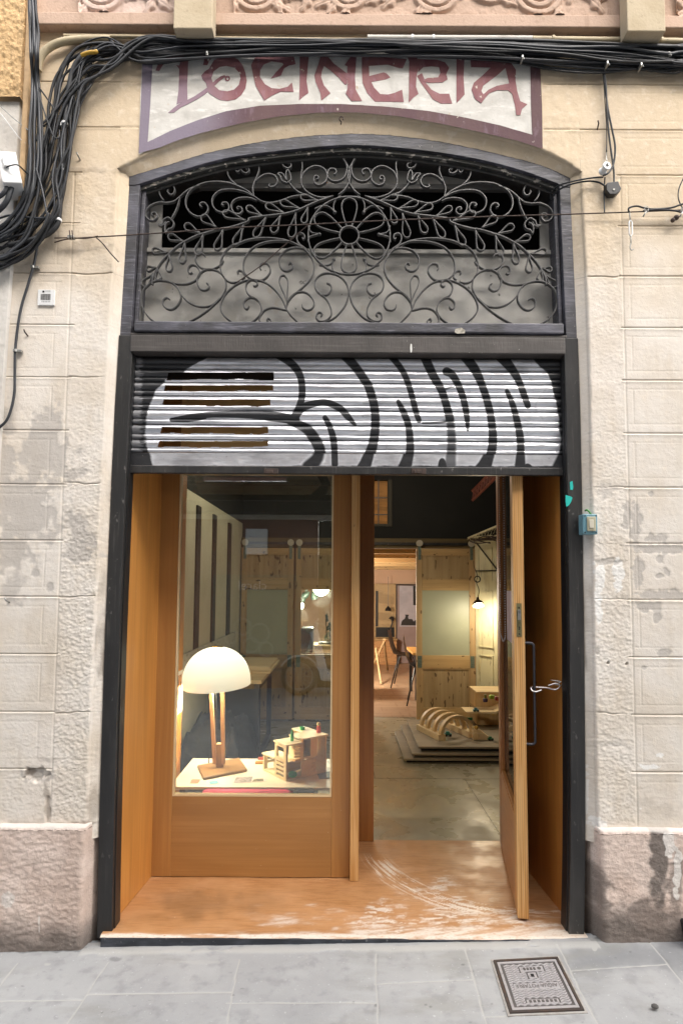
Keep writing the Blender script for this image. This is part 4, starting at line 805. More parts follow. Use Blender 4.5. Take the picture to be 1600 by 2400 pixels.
LET = [('T', [(A3([(113, 152), (140, 157), (165, 115), (195, 85), (235, 74), (275, 74), (298, 92), (290, 115), (268, 112), (290, 140), (285, 300), (270, 405), (352, 378), (350, 250), (356, 120), (360, 60), (375, 0), (190, -10), (160, 30), (135, 95)]), [])]),
       ('T', [(A3(tail), []), (spiral(650, 212, 20), [spiral(652, 214, 9)])]),
       ('O', [(A3([(455, 190), (480, 160), (512, 140), (532, 105), (550, 75), (600, 50), (680, 45), (730, 70), (765, 115), (785, 170), (795, 225), (785, 285), (755, 335), (710, 368), (650, 380), (590, 372), (545, 345), (510, 320), (500, 285), (488, 245), (462, 215)]), [A3([(530, 210), (545, 160), (590, 125), (640, 118), (700, 130), (740, 170), (748, 210), (735, 260), (700, 295), (650, 308), (590, 300), (550, 265)])]), (A3([(468, 110), (500, 112), (515, 78), (560, 40), (520, 10), (480, 60)]), [])]),
       ('C', [(A3([(828, 112), (850, 65), (900, 20), (1140, 20), (1160, 105), (1110, 115), (1075, 135), (1050, 190), (975, 213), (1010, 170), (1070, 108), (1060, 95), (980, 84), (920, 108), (895, 150), (893, 200), (930, 255), (980, 285), (1040, 290), (1100, 275), (1132, 243), (1146, 313), (1050, 310), (985, 340), (925, 377), (862, 270), (845, 200)]), [])]),
       ('I', [(A3([(1190, 10), (1262, 10), (1248, 150), (1242, 230), (1256, 320), (1222, 342), (1185, 377), (1190, 250)]), [])]),
       ('N', [(A3([(1352, 30), (1328, 110), (1300, 190), (1310, 240), (1345, 320), (1352, 377), (1420, 322), (1372, 265), (1350, 200), (1356, 160), (1372, 118), (1418, 150), (1480, 205), (1530, 260), (1545, 250), (1540, 185), (1470, 130), (1410, 60), (1400, 30)]), []), (A4([(85, 110), (140, 30), (172, 30), (160, 200), (165, 290), (212, 373), (135, 373), (92, 320), (105, 282), (105, 222), (70, 190), (0, 130), (0, 95), (102, 172), (105, 118)]), [])]),
       ('E', [(A4([(210, 40), (540, 65), (510, 132), (480, 130), (400, 105), (262, 115), (265, 190), (370, 163), (390, 170), (420, 200), (385, 215), (280, 233), (300, 275), (345, 322), (400, 325), (445, 315), (505, 290), (518, 380), (305, 377), (250, 315), (215, 240), (210, 150)]), [])]),
       ('R', [(A4([(556, 80), (538, 40), (615, 50), (622, 130), (610, 200), (607, 270), (625, 320), (590, 345), (553, 384), (556, 250)]), []), (A4([(617, 66), (760, 72), (820, 90), (850, 130), (830, 170), (837, 215), (800, 237), (700, 240), (650, 225), (690, 205), (770, 200), (785, 165), (775, 125), (720, 118), (660, 125), (624, 160)]), []), (A4([(614, 190), (650, 168), (682, 243), (720, 290), (780, 320), (850, 320), (872, 392), (790, 392), (730, 360), (680, 290), (640, 235)]), [])]),
       ('I', [(A4([(903, 40), (962, 40), (955, 200), (963, 325), (904, 388), (903, 250)]), [])]),
       ('A', [(A4([(1005, 60), (1010, 125), (1155, 128), (1090, 190), (1030, 240), (1013, 290), (1040, 360), (1085, 390), (1110, 355), (1145, 315), (1200, 295), (1280, 295), (1310, 320), (1330, 400), (1342, 477), (1370, 477), (1385, 430), (1422, 397), (1370, 375), (1348, 300), (1335, 220), (1338, 145), (1300, 90), (1240, 50)]), [A4([(1262, 130), (1200, 185), (1100, 260), (1085, 300), (1100, 325), (1140, 290), (1200, 262), (1290, 245)])])])]
k = 0
for nm, polys in LET:
    b = MB()
    for po, ho in polys:
        y = YSG - .0012 - .0003 * k; k = (k + 1) % 3
        b.prism([XZ(*p, 0) for p in po], y, y + .0012, [[XZ(*p, 0) for p in h] for h in ho])
    o = part('letter', b, M['sign_red'], sg)
    xm = [v.co.x for v in o.data.vertices]; at = o.data.attributes.new('left', 'FLOAT', 'POINT'); at.data.foreach_set('value', [float(.85 * sstep(-.45, -.7, np.array(v.co.x)) * sstep(3.95, 3.8, np.array(v.co.z))) for v in o.data.vertices])

# ================================================================ cables along the wall
R = random.Random(3)
def cable(pts, r, label, group, m='cable', n=7, name='cable', res=6):
    b = MB(); b.tube(cr(pts, res), r, n); return single(name, b, M[m], label, 'cable', group, smooth=True)
HC = [(2500, 150, 33), (2050, 146, 33), (1640, 139, 34), (1560, 140, 33), (1450, 134, 30), (1300, 124, 27), (1150, 116, 23), (1000, 113, 20), (850, 112, 19), (700, 111, 19), (560, 112, 20), (430, 114, 25), (330, 117, 30), (260, 123, 36), (205, 145, 40), (172, 190, 40), (150, 250, 36), (132, 330, 36), (118, 410, 38), (100, 480, 40), (62, 545, 40), (10, 580, 42), (-60, 600, 42), (-320, 640, 44), (-700, 690, 46)]
G1 = 'cables bundled along the wall above the sign'
def hcable(i, start=0, end=None, off=0.0):
    end = end or len(HC); o = off; d = R.uniform(-.055, -.012); r = R.choice([.0035, .0045, .005, .004, .0062]); pts = []
    for k in range(start, end):
        cx, cy, hw = HC[k]; o = max(-1, min(1, o + R.uniform(-.42, .42) * (1.5 if k > 12 else 1)))
        if k < 13: p = P(cx + R.uniform(-20, 20), cy + o * hw, d)
        else:
            a = HC[k - 1]; c_ = HC[min(k + 1, len(HC) - 1)]; tx, ty = c_[0] - a[0], c_[1] - a[1]; l = math.hypot(tx, ty); p = P(cx + ty / l * -o * hw, cy + tx / l * o * hw, d)
        d = max(-.065, min(-.010, d + R.uniform(-.012, .012))); pts.append(tuple(p))
    return pts, r
NH = 30
for i in range(NH):
    pts, r = hcable(i, 0, None, -1 + 2 * i / (NH - 1)); 
    cable(pts, r, 'black cable in the thick bundle that runs over the sign and bends down the wall', G1, R.choice(['cable', 'cable', 'cable', 'cable_grey']))
for i in range(14):       # some stay only in the level run
    pts, r = hcable(i, 0, R.choice([11, 12, 13, 14]), R.uniform(-1, .9))
    cable(pts, r, 'black cable that lies only in the level run above the sign', 'cables lying in the level run', R.choice(['cable', 'cable', 'cable_grey']))
G2 = 'cables dropping from above at the left'
VC = [(76, -25, 9), (78, 30, 10), (82, 80, 11), (82, 130, 10), (84, 180, 9), (86, 240, 12), (84, 310, 15), (82, 380, 15), (72, 450, 18), (45, 520, 24), (5, 560, 26), (-50, 585, 26), (-320, 625, 30), (-700, 675, 32)]
for i in range(9):
    o = -1 + 2 * i / 8; d = R.uniform(-.12, -.07); pts = []
    for k, (cx, cy, hw) in enumerate(VC):
        o = max(-1, min(1, o + R.uniform(-.3, .3)))
        p = P(cx + o * hw, cy + (o * hw if k > 8 else 0), (-.125 if k < 4 else -.075) + R.uniform(-.01, .01)); pts.append(tuple(p))
    cable(pts, R.choice([.0045, .005, .006]), 'black cable dropping past the carved frieze at the left edge of the house', G2, R.choice(['cable', 'cable_grey']))
cable([tuple(P(*p)) for p in [(205, 122, -.05), (185, 140, -.055), (168, 175, -.05), (158, 240, -.045), (152, 300, -.045), (149, 360, -.045), (143, 440, -.045), (139, 500, -.045), (132, 530, -.045), (105, 552, -.05), (60, 566, -.06), (20, 575, -.06)]], .0115, 'thick black corrugated cable with white ties beside the bundle', None, 'cable', 10)
for x_, y_ in ((152, 290), (144, 398), (137, 516)):
    p = P(x_, y_, -.045); b = MB(); b.lathe([(.0135, -.006), (.015, -.004), (.015, .004), (.0135, .006)], p, 14); b.box(p.x - .018, p.x - .012, p.y - .006, p.y + .03, p.z - .012, p.z + .002); single('cable_tie', b, M['white'], f'white plastic tie round the thick corrugated cable, {dict([(290, "uppermost"), (398, "middle"), (516, "lowest")])[y_]} of three', 'cable tie', 'white ties on the corrugated cable', smooth=.6)
# loose strays
STR = [([(92, 205, -.08), (120, 245, -.06), (128, 262, -.06), (115, 285, -.06), (98, 300, -.06), (90, 330, -.07)], .0035, 'thin black stray cable crossing the bundle just under the bend'),
       ([(90, 215, -.09), (105, 265, -.085), (125, 318, -.085), (138, 322, -.08), (140, 306, -.07)], .003, 'thin looped black stray cable hanging in front of the bundle'),
       ([(215, 150, -.05), (170, 195, -.055), (140, 245, -.06), (110, 280, -.065), (95, 296, -.07), (85, 330, -.07)], .005, 'black stray cable slanting from the yellow sleeve to the bundle'),
       ([(400, 115, -.04), (300, 140, -.03), (215, 165, -.03), (175, 190, -.04), (150, 225, -.05), (135, 260, -.05), (120, 340, -.06)], .004, 'thin black stray cable curving under the bend of the bundle'),
       ([(85, 395, -.09), (98, 440, -.085), (108, 490, -.085), (106, 510, -.08), (60, 509, -.07), (20, 505, -.06), (-20, 520, -.06)], .0045, 'grey stray cable bending left below the white box'),
       ([(115, 500, -.09), (100, 535, -.09), (70, 575, -.085), (30, 595, -.08), (-30, 610, -.08)], .006, 'bluish black stray cable sweeping left at the foot of the bundle')]
for pts, r, lb in STR: cable([tuple(P(*p)) for p in pts], r, lb, None, 'cable' if 'grey' not in lb else 'cable_grey', 7, res=8)
b = MB(); b.tube(cr([tuple(P(*p)) for p in [(190, 130, -.075), (205, 124, -.078), (222, 122, -.078), (228, 120, -.075)]], 5), .008, 10); single('yellow_sleeve', b, mat('yellow_sleeve', srgb('#b08a2c'), .5), 'yellow sleeve round cables at the bend over the wall', 'cable sleeve', smooth=True)
# slack pair under the sign's right corner and the drop to the junction box
for dy, lb in ((0, 'upper'), (5, 'lower')):
    cable([tuple(P(x, y + dy, -.03)) for x, y in [(1080, 132), (1200, 141), (1290, 158), (1360, 165), (1420, 165), (1490, 157), (1560, 153), (1640, 150), (2050, 152), (2500, 158)]], .0042, f'black cable sagging below the bundle at the right, {lb} of two', 'slack cables at the right')
DR = [([(1392, 142, -.03), (1410, 152, -.03), (1418, 200, -.022), (1421, 260, -.02), (1426, 320, -.02), (1434, 380, -.02), (1437, 405, -.02), (1437, 430, -.022)], .0042, 'black cable dropping straight into the junction box on the right wall'),
      ([(1408, 150, -.028), (1416, 200, -.02), (1423, 255, -.02), (1432, 300, -.02), (1440, 345, -.02), (1436, 385, -.02), (1424, 405, -.03), (1412, 412, -.03)], .0042, 'black cable dropping and curling behind the white insulator'),
      ([(1412, 160, -.016), (1416, 240, -.014), (1420, 300, -.012), (1420, 355, -.014)], .0022, 'thin grey wire hanging beside the dropped cables'),
      ([(1412, 415, -.03), (1385, 417, -.03), (1345, 424, -.02), (1310, 434, .0), (1292, 452, .05), (1288, 466, .07)], .0036, 'black wire from the insulator into the corner of the arch'),
      ([(1420, 438, -.022), (1400, 427, -.02), (1370, 425, -.018), (1330, 434, .0), (1302, 450, .04), (1290, 470, .07)], .0038, 'black wire from the junction box into the corner of the arch'),
      ([(1416, 415, -.02), (1414, 450, -.012), (1415, 499, -.02)], .003, 'short black wire from the insulator down to the steel line')]
for pts, r, lb in DR: cable([tuple(P(*p)) for p in pts], r, lb, None, 'cable_grey' if 'grey' in lb else 'cable', 7, res=8)
c = P(1415, 396, -.04); b = MB(); Mx = Matrix.Rotation(math.radians(84), 3, 'X') @ Matrix.Rotation(.15, 3, 'Y')
t = thing('insulator', 'white ceramic insulator spool hanging on the right wall', 'insulator', c)
b.lathe([(.006, -.02), (.017, -.02), (.0195, -.014), (.013, -.005), (.013, .006), (.0195, .014), (.018, .021), (.007, .0215), (.006, .0)], c, 20, Mx, cap=False); part('spool', b, M['white'], t, smooth=.6)
b = MB(); b.tube([P(1420, 340, -.01), P(1419, 370, -.012), c + Vector((0, -.03, 0)), c + Vector((0, .03, 0))], .0025, 6); part('hook_wire', b, M['galv'], t, smooth=True)
t = thing('junction_box', 'black plastic junction box hanging from two cables on the right wall', 'junction box', P(1435, 440, -.02))
b = MB(); b.prism([XZ(*p, -.03) for p in [(1417, 434), (1421, 430), (1446, 427), (1449, 436), (1453, 444), (1449, 452), (1440, 458), (1425, 458), (1418, 448)]], -.038, -.008); part('casing', b, M['black'], t, bev=.003)
b = MB(); b.lathe([(.004, -.0012), (.004, .0012)], P(1437, 444, -.04), 12, Matrix.Rotation(1.5708, 3, 'X')); part('screw', b, M['galv'], t)
# steel line across the grille
def wire(pts, r, lb, m='rust', name='wire', res=6, cat='wire'):
    b = MB(); b.tube(cr([tuple(P(*p)) for p in pts], res), r, 6); return single(name, b, M[m], lb, cat, None, smooth=True)
wire([(128, 568, -.03), (160, 560, -.03), (215, 556, -.03), (292, 551.5, -.02), (420, 543, -.02), (539, 534, -.02), (700, 527, -.02), (860, 519, -.02), (1046, 511, -.02), (1360, 501, -.02), (1475, 497, -.025), (1600, 492, -.03), (1660, 490, -.03)], .0028, 'rusty steel line stretched across the iron grille', 'rust')
wire([(128, 558, -.03), (165, 557, -.032), (200, 559, -.033), (230, 553, -.03)], .0024, 'short rusty wire doubled round the left end of the steel line')
wire([(226, 557, -.03), (240, 570, -.03), (258, 592, -.028), (278, 614, -.022)], .0028, 'loose rusty wire end slanting down beside the left upper jamb')
wire([(1473, 498, -.03), (1472, 488, -.032), (1490, 483, -.034), (1510, 488, -.034), (1530, 490, -.033), (1570, 487, -.034), (1600, 478, -.034), (1650, 470, -.034)], .0042, 'black wire looped over the steel line near the hanging turnbuckle', 'cable')
wire([(1505, 495, -.034), (1540, 491, -.036), (1580, 494, -.036), (1600, 498, -.036), (1640, 500, -.036)], .0042, 'second black wire twisted along the right end of the steel line', 'cable')
wire([(1604, 410, -.03), (1590, 440, -.03), (1588, 465, -.032), (1597, 488, -.033)], .0028, 'barbed wire tail hanging at the right edge', 'cable')
wire([(722, 527, .0), (700, 546, .03), (660, 580, .05), (612, 622, .055), (560, 658, .06), (556, 662, .062)], .0026, 'rusty tie wire slanting from the steel line down over the scrolls')
b = MB(); c = P(1583, 510, -.03); b.ball(c, .012, 8); b.ball(P(1575, 516, -.03), .010, 8); single('rusty_bolt', b, M['rust'], 'rusty bolt hanging under the wires at the right edge', 'bolt', smooth=True)
for i, (x_, y_) in enumerate(((1513, 492), (1599, 492))):
    b = MB(); p = P(x_, y_, -.036); b.tube([p + Vector((math.cos(a) * .009, math.sin(a) * .004, math.sin(a) * .010 + .012 - a * .0009)) for a in np.linspace(0, 18, 60)], .0012, 5); b.tube([P(x_, y_ + 3, -.04), P(x_ - 8, y_ + 16, -.04)], .003, 6)
    single('wire_knot', b, M['galv'], ['grey wire knot left of the rusty bolt', 'grey wire knot at the right edge of the picture'][i], 'wire knot', None, smooth=True)
t = thing('turnbuckle', 'white painted turnbuckle with a hook hanging from the steel line', 'turnbuckle', P(1476, 540, -.03))
b = MB(); b.tube([P(1474, 498, -.03), P(1475, 516, -.03)], .0026, 6); b.tube([P(1477, 553, -.03), P(1477, 572, -.03)], .0024, 6); b.tube(cr([tuple(P(*p)) for p in [(1477, 570, -.03), (1475, 580, -.03), (1478, 586, -.03), (1483, 584, -.03)]], 6), .0024, 6); part('rod', b, M['galv'], t, smooth=True)
b = MB(); b.tube([P(*p) for p in [(1475.5, 516, -.03), (1472.5, 521, -.03), (1473, 548, -.03), (1476.5, 555, -.03), (1480, 548, -.03), (1479.5, 521, -.03)]], .0032, 8, True); part('body', b, M['white'], t, smooth=True)
t = thing('clamp', 'grey wire rope clamp with two upright bolts on the left end of the steel line', 'clamp', P(168, 555, -.03))
b = MB(); p = P(168, 557, -.03); b.box(p.x - .014, p.x + .014, p.y - .012, p.y + .008, p.z - .008, p.z + .006); part('saddle', b, M['galv'], t, bev=.002)
for x_ in (163, 169):
    b = MB(); b.tube([P(x_ + 2, 560, -.042), P(x_, 540, -.042)], .0028, 7); part('bolt', b, M['rust'], t, smooth=True)
t = thing('hook', 'small iron hook screwed into the arch above the middle of the grille', 'hook', P(799, 285, .02))
b = MB(); b.tube(cr([tuple(P(*p)) for p in [(798, 291, .012), (799, 286, -.005), (795, 280, -.012), (797, 274, -.014), (803, 275, -.014), (803, 281, -.014)]], 6), .0028, 7); part('shank', b, M['rust'], t, smooth=True)
# pipes above the cables
def pipe(pts, r, lb, m): 
    b = MB(); b.tube(cr([tuple(P(*p)) for p in pts], 6), r, 14); return single('conduit', b, M[m], lb, 'pipe', None, smooth=.8)
pipe([(860, 90.5, -.02), (1000, 91.5, -.02), (1150, 92, -.02), (1245, 92.5, -.02)], .0145, 'pale grey plastic conduit above the cables, right of the middle', 'conduit_white')
pipe([(1246, 92.5, -.02), (1350, 94, -.02), (1500, 96, -.02), (1660, 99, -.02), (2500, 112, -.02)], .0135, 'cream painted conduit above the cables at the right', 'conduit')
pipe([(150, 84, -.02), (300, 86, -.018), (450, 89, -.018), (640, 92, -.018), (858, 94, -.018)], .008, 'thin pinkish conduit under the carved frieze at the left', 'conduit')
pipe([(90, 165, -.02), (95, 135, -.03), (115, 112, -.03), (150, 97, -.03), (200, 92, -.02), (260, 92, -.015)], .016, 'cream painted conduit bending round the upper left corner', 'conduit')
pipe([(72, 100, -.02), (70, 160, -.02), (65, 240, -.02), (60, 330, -.02), (55, 420, -.02), (49, 500, -.02)], .010, 'thin cream conduit down the house edge, left of its neighbour', 'conduit')
pipe([(82, 150, -.02), (77, 220, -.02), (72, 300, -.02), (67, 380, -.02), (60, 460, -.02), (53, 530, -.02)], .012, 'thicker cream conduit down the house edge, nearest the cables', 'conduit')
for i, (x_, y_) in enumerate(((965, 91), (1014, 91.5), (1294, 93), (1547, 97))):
    b = MB(); p = P(x_, y_, -.02); b.lathe([(.0155, -.006), (.017, -.005), (.017, .005), (.0155, .006)], p, 16, Matrix.Rotation(1.5708, 3, 'Y')); b.box(p.x - .004, p.x + .004, p.y - .004, p.y + .02, p.z + .012, p.z + .02)
    single('pipe_clip', b, M['white'] if i < 2 else M['conduit'], ['black wire clip round the grey conduit', 'pale clip round the grey conduit beside the wire clip', 'cream clip round the cream conduit near the sign corner', 'cream clip round the cream conduit under the right bracket'][i] if i else 'left pale clip round the grey conduit', 'pipe clip', 'clips on the conduits', smooth=.6)
for i, (x_, y_, lb) in enumerate(((1422, 148, 'small grey clamp where the cables drop at the right'), (1501, 152, 'grey clamp holding the sagging cables at the right'), (1223, 134, 'small grey clamp under the bundle by the sign corner'), (485, 125, 'thin pale tie round the bundle over the sign letters'), (1566, 126, 'grey tie round the bundle at the right edge'))):
    p = P(x_, y_, -.06); b = MB(); b.box(p.x - .0035, p.x + .0035, p.y - .004, p.y + .03, p.z - .010, p.z + .008); b.tube([p + Vector((-.003, -.004, -.004)), p + Vector((.005, -.007, -.008)), p + Vector((.006, -.006, -.015))], .0016, 6)
    single('cable_clamp', b, M['galv'], lb, 'cable clamp', None, bev=.0015)
# thin lone cable with two clips down the left
cable([tuple(P(*p)) for p in [(88, 575, -.02), (82, 610, -.018), (74, 640, -.016), (62, 680, -.014), (50, 720, -.013), (42, 765, -.012), (36, 820, -.012), (35, 870, -.012), (34, 920, -.013), (26, 960, -.016), (12, 990, -.02), (-20, 1015, -.025)]], .0058, 'lone black cable clipped down the wall below the bundle', None, 'cable_grey', 8, res=8)
for i, (x_, y_) in enumerate(((77, 626), (36, 822))):
    p = P(x_, y_, -.016); b = MB(); b.lathe([(.0065, -.006), (.009, -.006), (.009, .006), (.0065, .006)], p, 14, cap=False); b.box(p.x + .004, p.x + .027, p.y - .004, p.y + .014, p.z - .006, p.z + .004)
    single('cable_clip', b, M['galv'], ['grey clip on the lone cable just under the bundle', 'grey clip on the lone cable below the number plate'][i], 'cable clip', 'clips on the lone cable', bev=.001)
# white switch box on the neighbour with its leads
t = thing('switch_box', 'white electrical box with a lever and thick leads on the neighbouring wall', 'electrical box', P(30, 400, -.06))
def obox(b, p0, ax, ay, az): b.hexa([p0, p0 + ax, p0 + ax + az, p0 + az, p0 + ay, p0 + ax + ay, p0 + ax + ay + az, p0 + az + ay])
Rz = Matrix.Rotation(math.radians(-14), 3, 'Y') @ Matrix.Rotation(math.radians(22), 3, 'Z')
p0 = P(6, 427, -.15); wbx = .076; hb = .145
b = MB(); obox(b, p0, Rz @ Vector((wbx, 0, 0)), Rz @ Vector((0, .115, 0)), Rz @ Vector((0, 0, hb))); part('casing', b, M['white'], t, bev=.005)
q = p0 + Rz @ Vector((.018, -.016, .065)); b = MB(); obox(b, q, Rz @ Vector((.022, 0, 0)), Rz @ Vector((0, .0155, 0)), Rz @ Vector((0, 0, .05))); part('lever', b, M['white'], t, bev=.003)
for i, pts in enumerate(([(30, 425, -.10), (24, 450, -.11), (10, 480, -.11), (-30, 515, -.1)], [(18, 427, -.11), (14, 445, -.12), (0, 460, -.12), (-30, 475, -.11)])):
    b = MB(); b.tube(cr([tuple(P(*p)) for p in pts], 6), .011 - .002 * i, 9); part('lead', b, M['cable_grey'], t, smooth=True)
b = MB(); b.tube(cr([tuple(P(*p)) for p in [(-20, 392, -.1), (12, 392, -.14), (25, 388, -.155), (42, 387, -.15), (62, 405, -.1), (70, 412, -.06)]], 6), .003, 6); part('strap', b, M['black'], t, smooth=True)
wire([(-10, 240, -.05), (8, 255, -.05), (30, 275, -.05), (60, 300, -.05), (75, 310, -.06)], .002, 'thin grey wire from the neighbouring wall to the cables, upper', 'galv')
wire([(-10, 250, -.05), (20, 290, -.05), (45, 322, -.05), (60, 336, -.05)], .0018, 'thin white wire slanting down the neighbouring wall', 'white')
# little plate
t = thing('number_plate', 'small white tile with a barcode fixed to the left wall', 'plate', P(108, 696, -.004))
b = MB(); p0, p1 = P(88, 715, -.008), P(128, 679, -.008); b.box(p0.x, p1.x, -.009, .006, p0.z, p1.z); part('tile', b, M['white'], t, bev=.0012)
b = MB(); x = P(96, 690, -.009).x; xe = P(119, 690, -.009).x; za, zb_ = P(0, 703, -.009).z, P(0, 689, -.009).z
za, zb_ = P(108, 703.5, -.009).z, P(108, 689, -.009).z
while x < xe: wd = R.choice([.0006, .0009, .0013]); b.box(x, x + wd, -.0096, -.0091, za, zb_); x += wd + R.choice([.0008, .0012])
part('barcode', b, M['black'], t)
b = MB(); p = P(102, 683.5, -.009); b.box(p.x - .0045, p.x + .0045, -.0096, -.0091, p.z - .0045, p.z + .0045); part('emblem', b, M['black'], t)
b = MB()
for i in range(6): p = P(98 + i * 3.6, 707, -.009); b.box(p.x, p.x + .0035, -.0096, -.0091, p.z - .0028, p.z + .0028, None); 
for i in range(2): p = P(106, 681.5 + i * 2.4, -.009); b.box(p.x, p.x + .024, -.0096, -.0091, p.z - .0006, p.z + .0006)
part('print', b, mat('grey_print', srgb('#8e8e8e'), .6), t)
# bell switch in its teal housing
t = thing('bell_switch', 'small teal housing with a yellowed clear lid on the right wall beside the jamb', 'switch', P(1382, 1226, 0))
b = MB(); p0, p1 = P(1365, 1252, -.03), P(1398, 1205, -.03); b.box(p0.x, p1.x, -.032, .02, p0.z, p1.z); part('housing', b, M['teal'], t, bev=.004)
b = MB(); q0, q1 = P(1374, 1245, -.035), P(1394, 1211, -.035); b.box(q0.x, q1.x, -.04, -.0325, q0.z, q1.z); part('lid', b, M['opaque_lens'], t, bev=.003)
b = MB(); q0, q1 = P(1379, 1238, -.04), P(1389, 1218, -.04); b.box(q0.x, q1.x, -.044, -.0405, q0.z, q1.z); part('rocker', b, mat('rocker', srgb('#c6c0ae'), .4), t, bev=.002)
b = MB()
for a, c_ in ((1369, 1209), (1395, 1209), (1369, 1248), (1395, 1248)): b.lathe([(.003, 0), (.003, .002)], P(a, c_, -.0325), 8, Matrix.Rotation(1.5708, 3, 'X'))
part('screw', b, M['black'], t)
b = MB(); b.tube(cr([tuple(P(*p)) for p in [(1384, 1206, -.015), (1378, 1198, -.012), (1373, 1195, -.005), (1370, 1197, .01)]], 5), .004, 7); part('wire', b, mat('green_wire', srgb('#4f8a3c'), .5), t, smooth=True)
# small hooks and nails in the wall
for i, (x_, y_, lb) in enumerate(((187, 372, 'rusty hook in the wall left of the sign'), (1397, 298, 'rusty nail in the wall right of the sign'), (64, 784, 'rusty nail in the left wall above the crack'), (20, 1408, 'small grey stud in the left wall beside the lower blocks'))):
    b = MB(); p = P(x_, y_, 0); b.tube([p + Vector((.004, .004, -.008)), p + Vector((0, -.02, .002)), p + Vector((-.004, -.022, .014))], .0032, 7); single('wall_hook', b, M['galv'] if i in (0, 3) else M['rust'], lb, 'hook' if i == 0 else 'nail', None, smooth=True)

# ================================================================ water cover in the pavement and a crumb of stone
t = thing('water_cover', 'square cast iron water cover with wavy ribs set in the pavement', 'manhole cover', PZ(1262, 2310, .125))
C4 = [PZ(*p, PAVE(PZ(*p, .12).x)) for p in [(1155, 2254), (1305, 2246), (1368, 2371), (1194, 2378)]]   # far-left, far-right, near-right, near-left
def cv(u, v, h=0): p = C4[0] * (1 - u) * (1 - v) + C4[1] * u * (1 - v) + C4[2] * u * v + C4[3] * (1 - u) * v; return Vector((p.x, p.y, PAVE(p.x) + .004 + h))
M['cast'] = mat('cast_iron', srgb('#a9a4a3'), .6, .1, [('n', 9, .4, .7, srgb('#aaa7a7'), .6), ('n', 70, .58, .72, srgb('#6b625c'), .5)], [(120, 3, .0008)])
M['castrim'] = mat('rusty_rim', srgb('#4a423e'), .7, .3, [('n', 30, .4, .7, srgb('#5f4a3c'), .7)], [(90, 3, .001)])
M['castground'] = mat('cast_iron_floor', srgb('#5d5855'), .8, .0, [('n', 40, .45, .7, srgb('#575250'), .6)])
M['mortar'] = mat('cement_rim', srgb('#a8a39c'), .95, 0, [('n', 30, .4, .7, srgb('#8b857d'), .7)], [(90, 4, .002)])
def slab(u0, u1, v0, v1, h0, h1, b): b.hexa([cv(u0, v0, h1), cv(u0, v1, h1), cv(u1, v1, h1), cv(u1, v0, h1), cv(u0, v0, h0), cv(u0, v1, h0), cv(u1, v1, h0), cv(u1, v0, h0)])
b = MB(); e = .035
for q in ((0, 1, 0, e), (0, 1, 1 - e, 1), (0, e, e, 1 - e), (1 - e, 1, e, 1 - e)): slab(*q, -.02, .003, b)
part('frame', b, M['castrim'], t)
b = MB(); e2 = .035
for q in ((-e2, 1 + e2, -e2, -.004), (-e2, 1 + e2, 1.004, 1 + e2), (-e2, -.004, -.004, 1.004), (1.004, 1 + e2, -.004, 1.004)): slab(*q, -.03, -.001, b)
part('cement_edge', b, M['mortar'], t)
b = MB(); slab(.0355, .9645, .0355, .9645, -.02, -.0015, b); part('plate', b, M['castground'], t)
b = MB(); e = .045
for q in ((e, 1 - e, e, e + .04), (e, 1 - e, .96 - e, 1 - e), (e, e + .035, e + .04, .96 - e), (.965 - e, 1 - e, e + .04, .96 - e)): slab(*q, -.0012, .0018, b)
rows = [(.13 + i * .0408) for i in range(19)]
for i, v in enumerate(rows):
    spans = [(.12, .88)]
    if i in (1, 2, 3): spans = [(.12, .33), (.72, .88)]
    if i in (4, 5, 6): spans = [(.12, .42), (.58, .88)]
    if i in (9, 10, 11): spans = [(.12, .17), (.83, .88)]
    if i in (16, 17): spans = [(.12, .26), (.74, .88)]
    for a, c_ in spans:
        n = int((c_ - a) * 110) + 3; us = np.linspace(a, c_, n); vv = []; ff = []
        for u in us:
            dv = math.sin(u * 62) * .010; w2 = .0135
            vv += [cv(u, v + dv - w2, -.0012), cv(u, v + dv - w2 * .7, .0016), cv(u, v + dv + w2 * .7, .0016), cv(u, v + dv + w2, -.0012)]
        for k in range(n - 1):
            for z in range(3): ff.append((k * 4 + z, k * 4 + z + 1, k * 4 + 5 + z, k * 4 + 4 + z))
        b.add(vv, ff)
part('ribs', b, M['cast'], t)
b = MB(); slab(.175, .825, .49, .605, -.0012, .0010, b); slab(.35, .70, .165, .265, -.0012, .001, b); slab(.28, .72, .785, .855, -.0012, .001, b); slab(.44, .56, .29, .395, -.0012, .0012, b); part('raised_panel', b, M['cast'], t)
tv, tf = text_flat('AIGUA POTABLE', 1.0); x1 = max(v[0] for v in tv); y1 = max(v[1] for v in tv)
b = MB(); b.add([cv(.80 - .60 * v[0] / x1, .515 + .065 * v[1] / y1, .0022) for v in tv], tf); b.add([cv(.64 + .03 * math.cos(a), .215 + .03 * math.sin(a), .0022) for a in np.linspace(0, 6.28, 10)], [tuple(range(10))])
part('lettering', b, M['castground'], t)
b = MB()
for i in range(7): slab(.31 + i * .058, .345 + i * .058, .80, .84, .0011, .0024, b)
for i in range(4): slab(.40 + i * .05, .435 + i * .05, .19, .24, .0011, .0024, b)
part('worn_letters', b, M['castground'], t)
b = MB(); slab(.475, .525, .315, .375, .0013, .0018, b); part('keyhole', b, M['black'], t)
b = MB(); p = PZ(1533, 2363, .128); b.ball(p + Vector((0, 0, .006)), .011, 5, (1.2, .9, .7)); single('stone_crumb', b, mat('dark_stone', srgb('#55524f'), .9, 0, (), [(200, 3, .002)]), 'small dark crumb of stone lying on the pavement at the right', 'pebble')
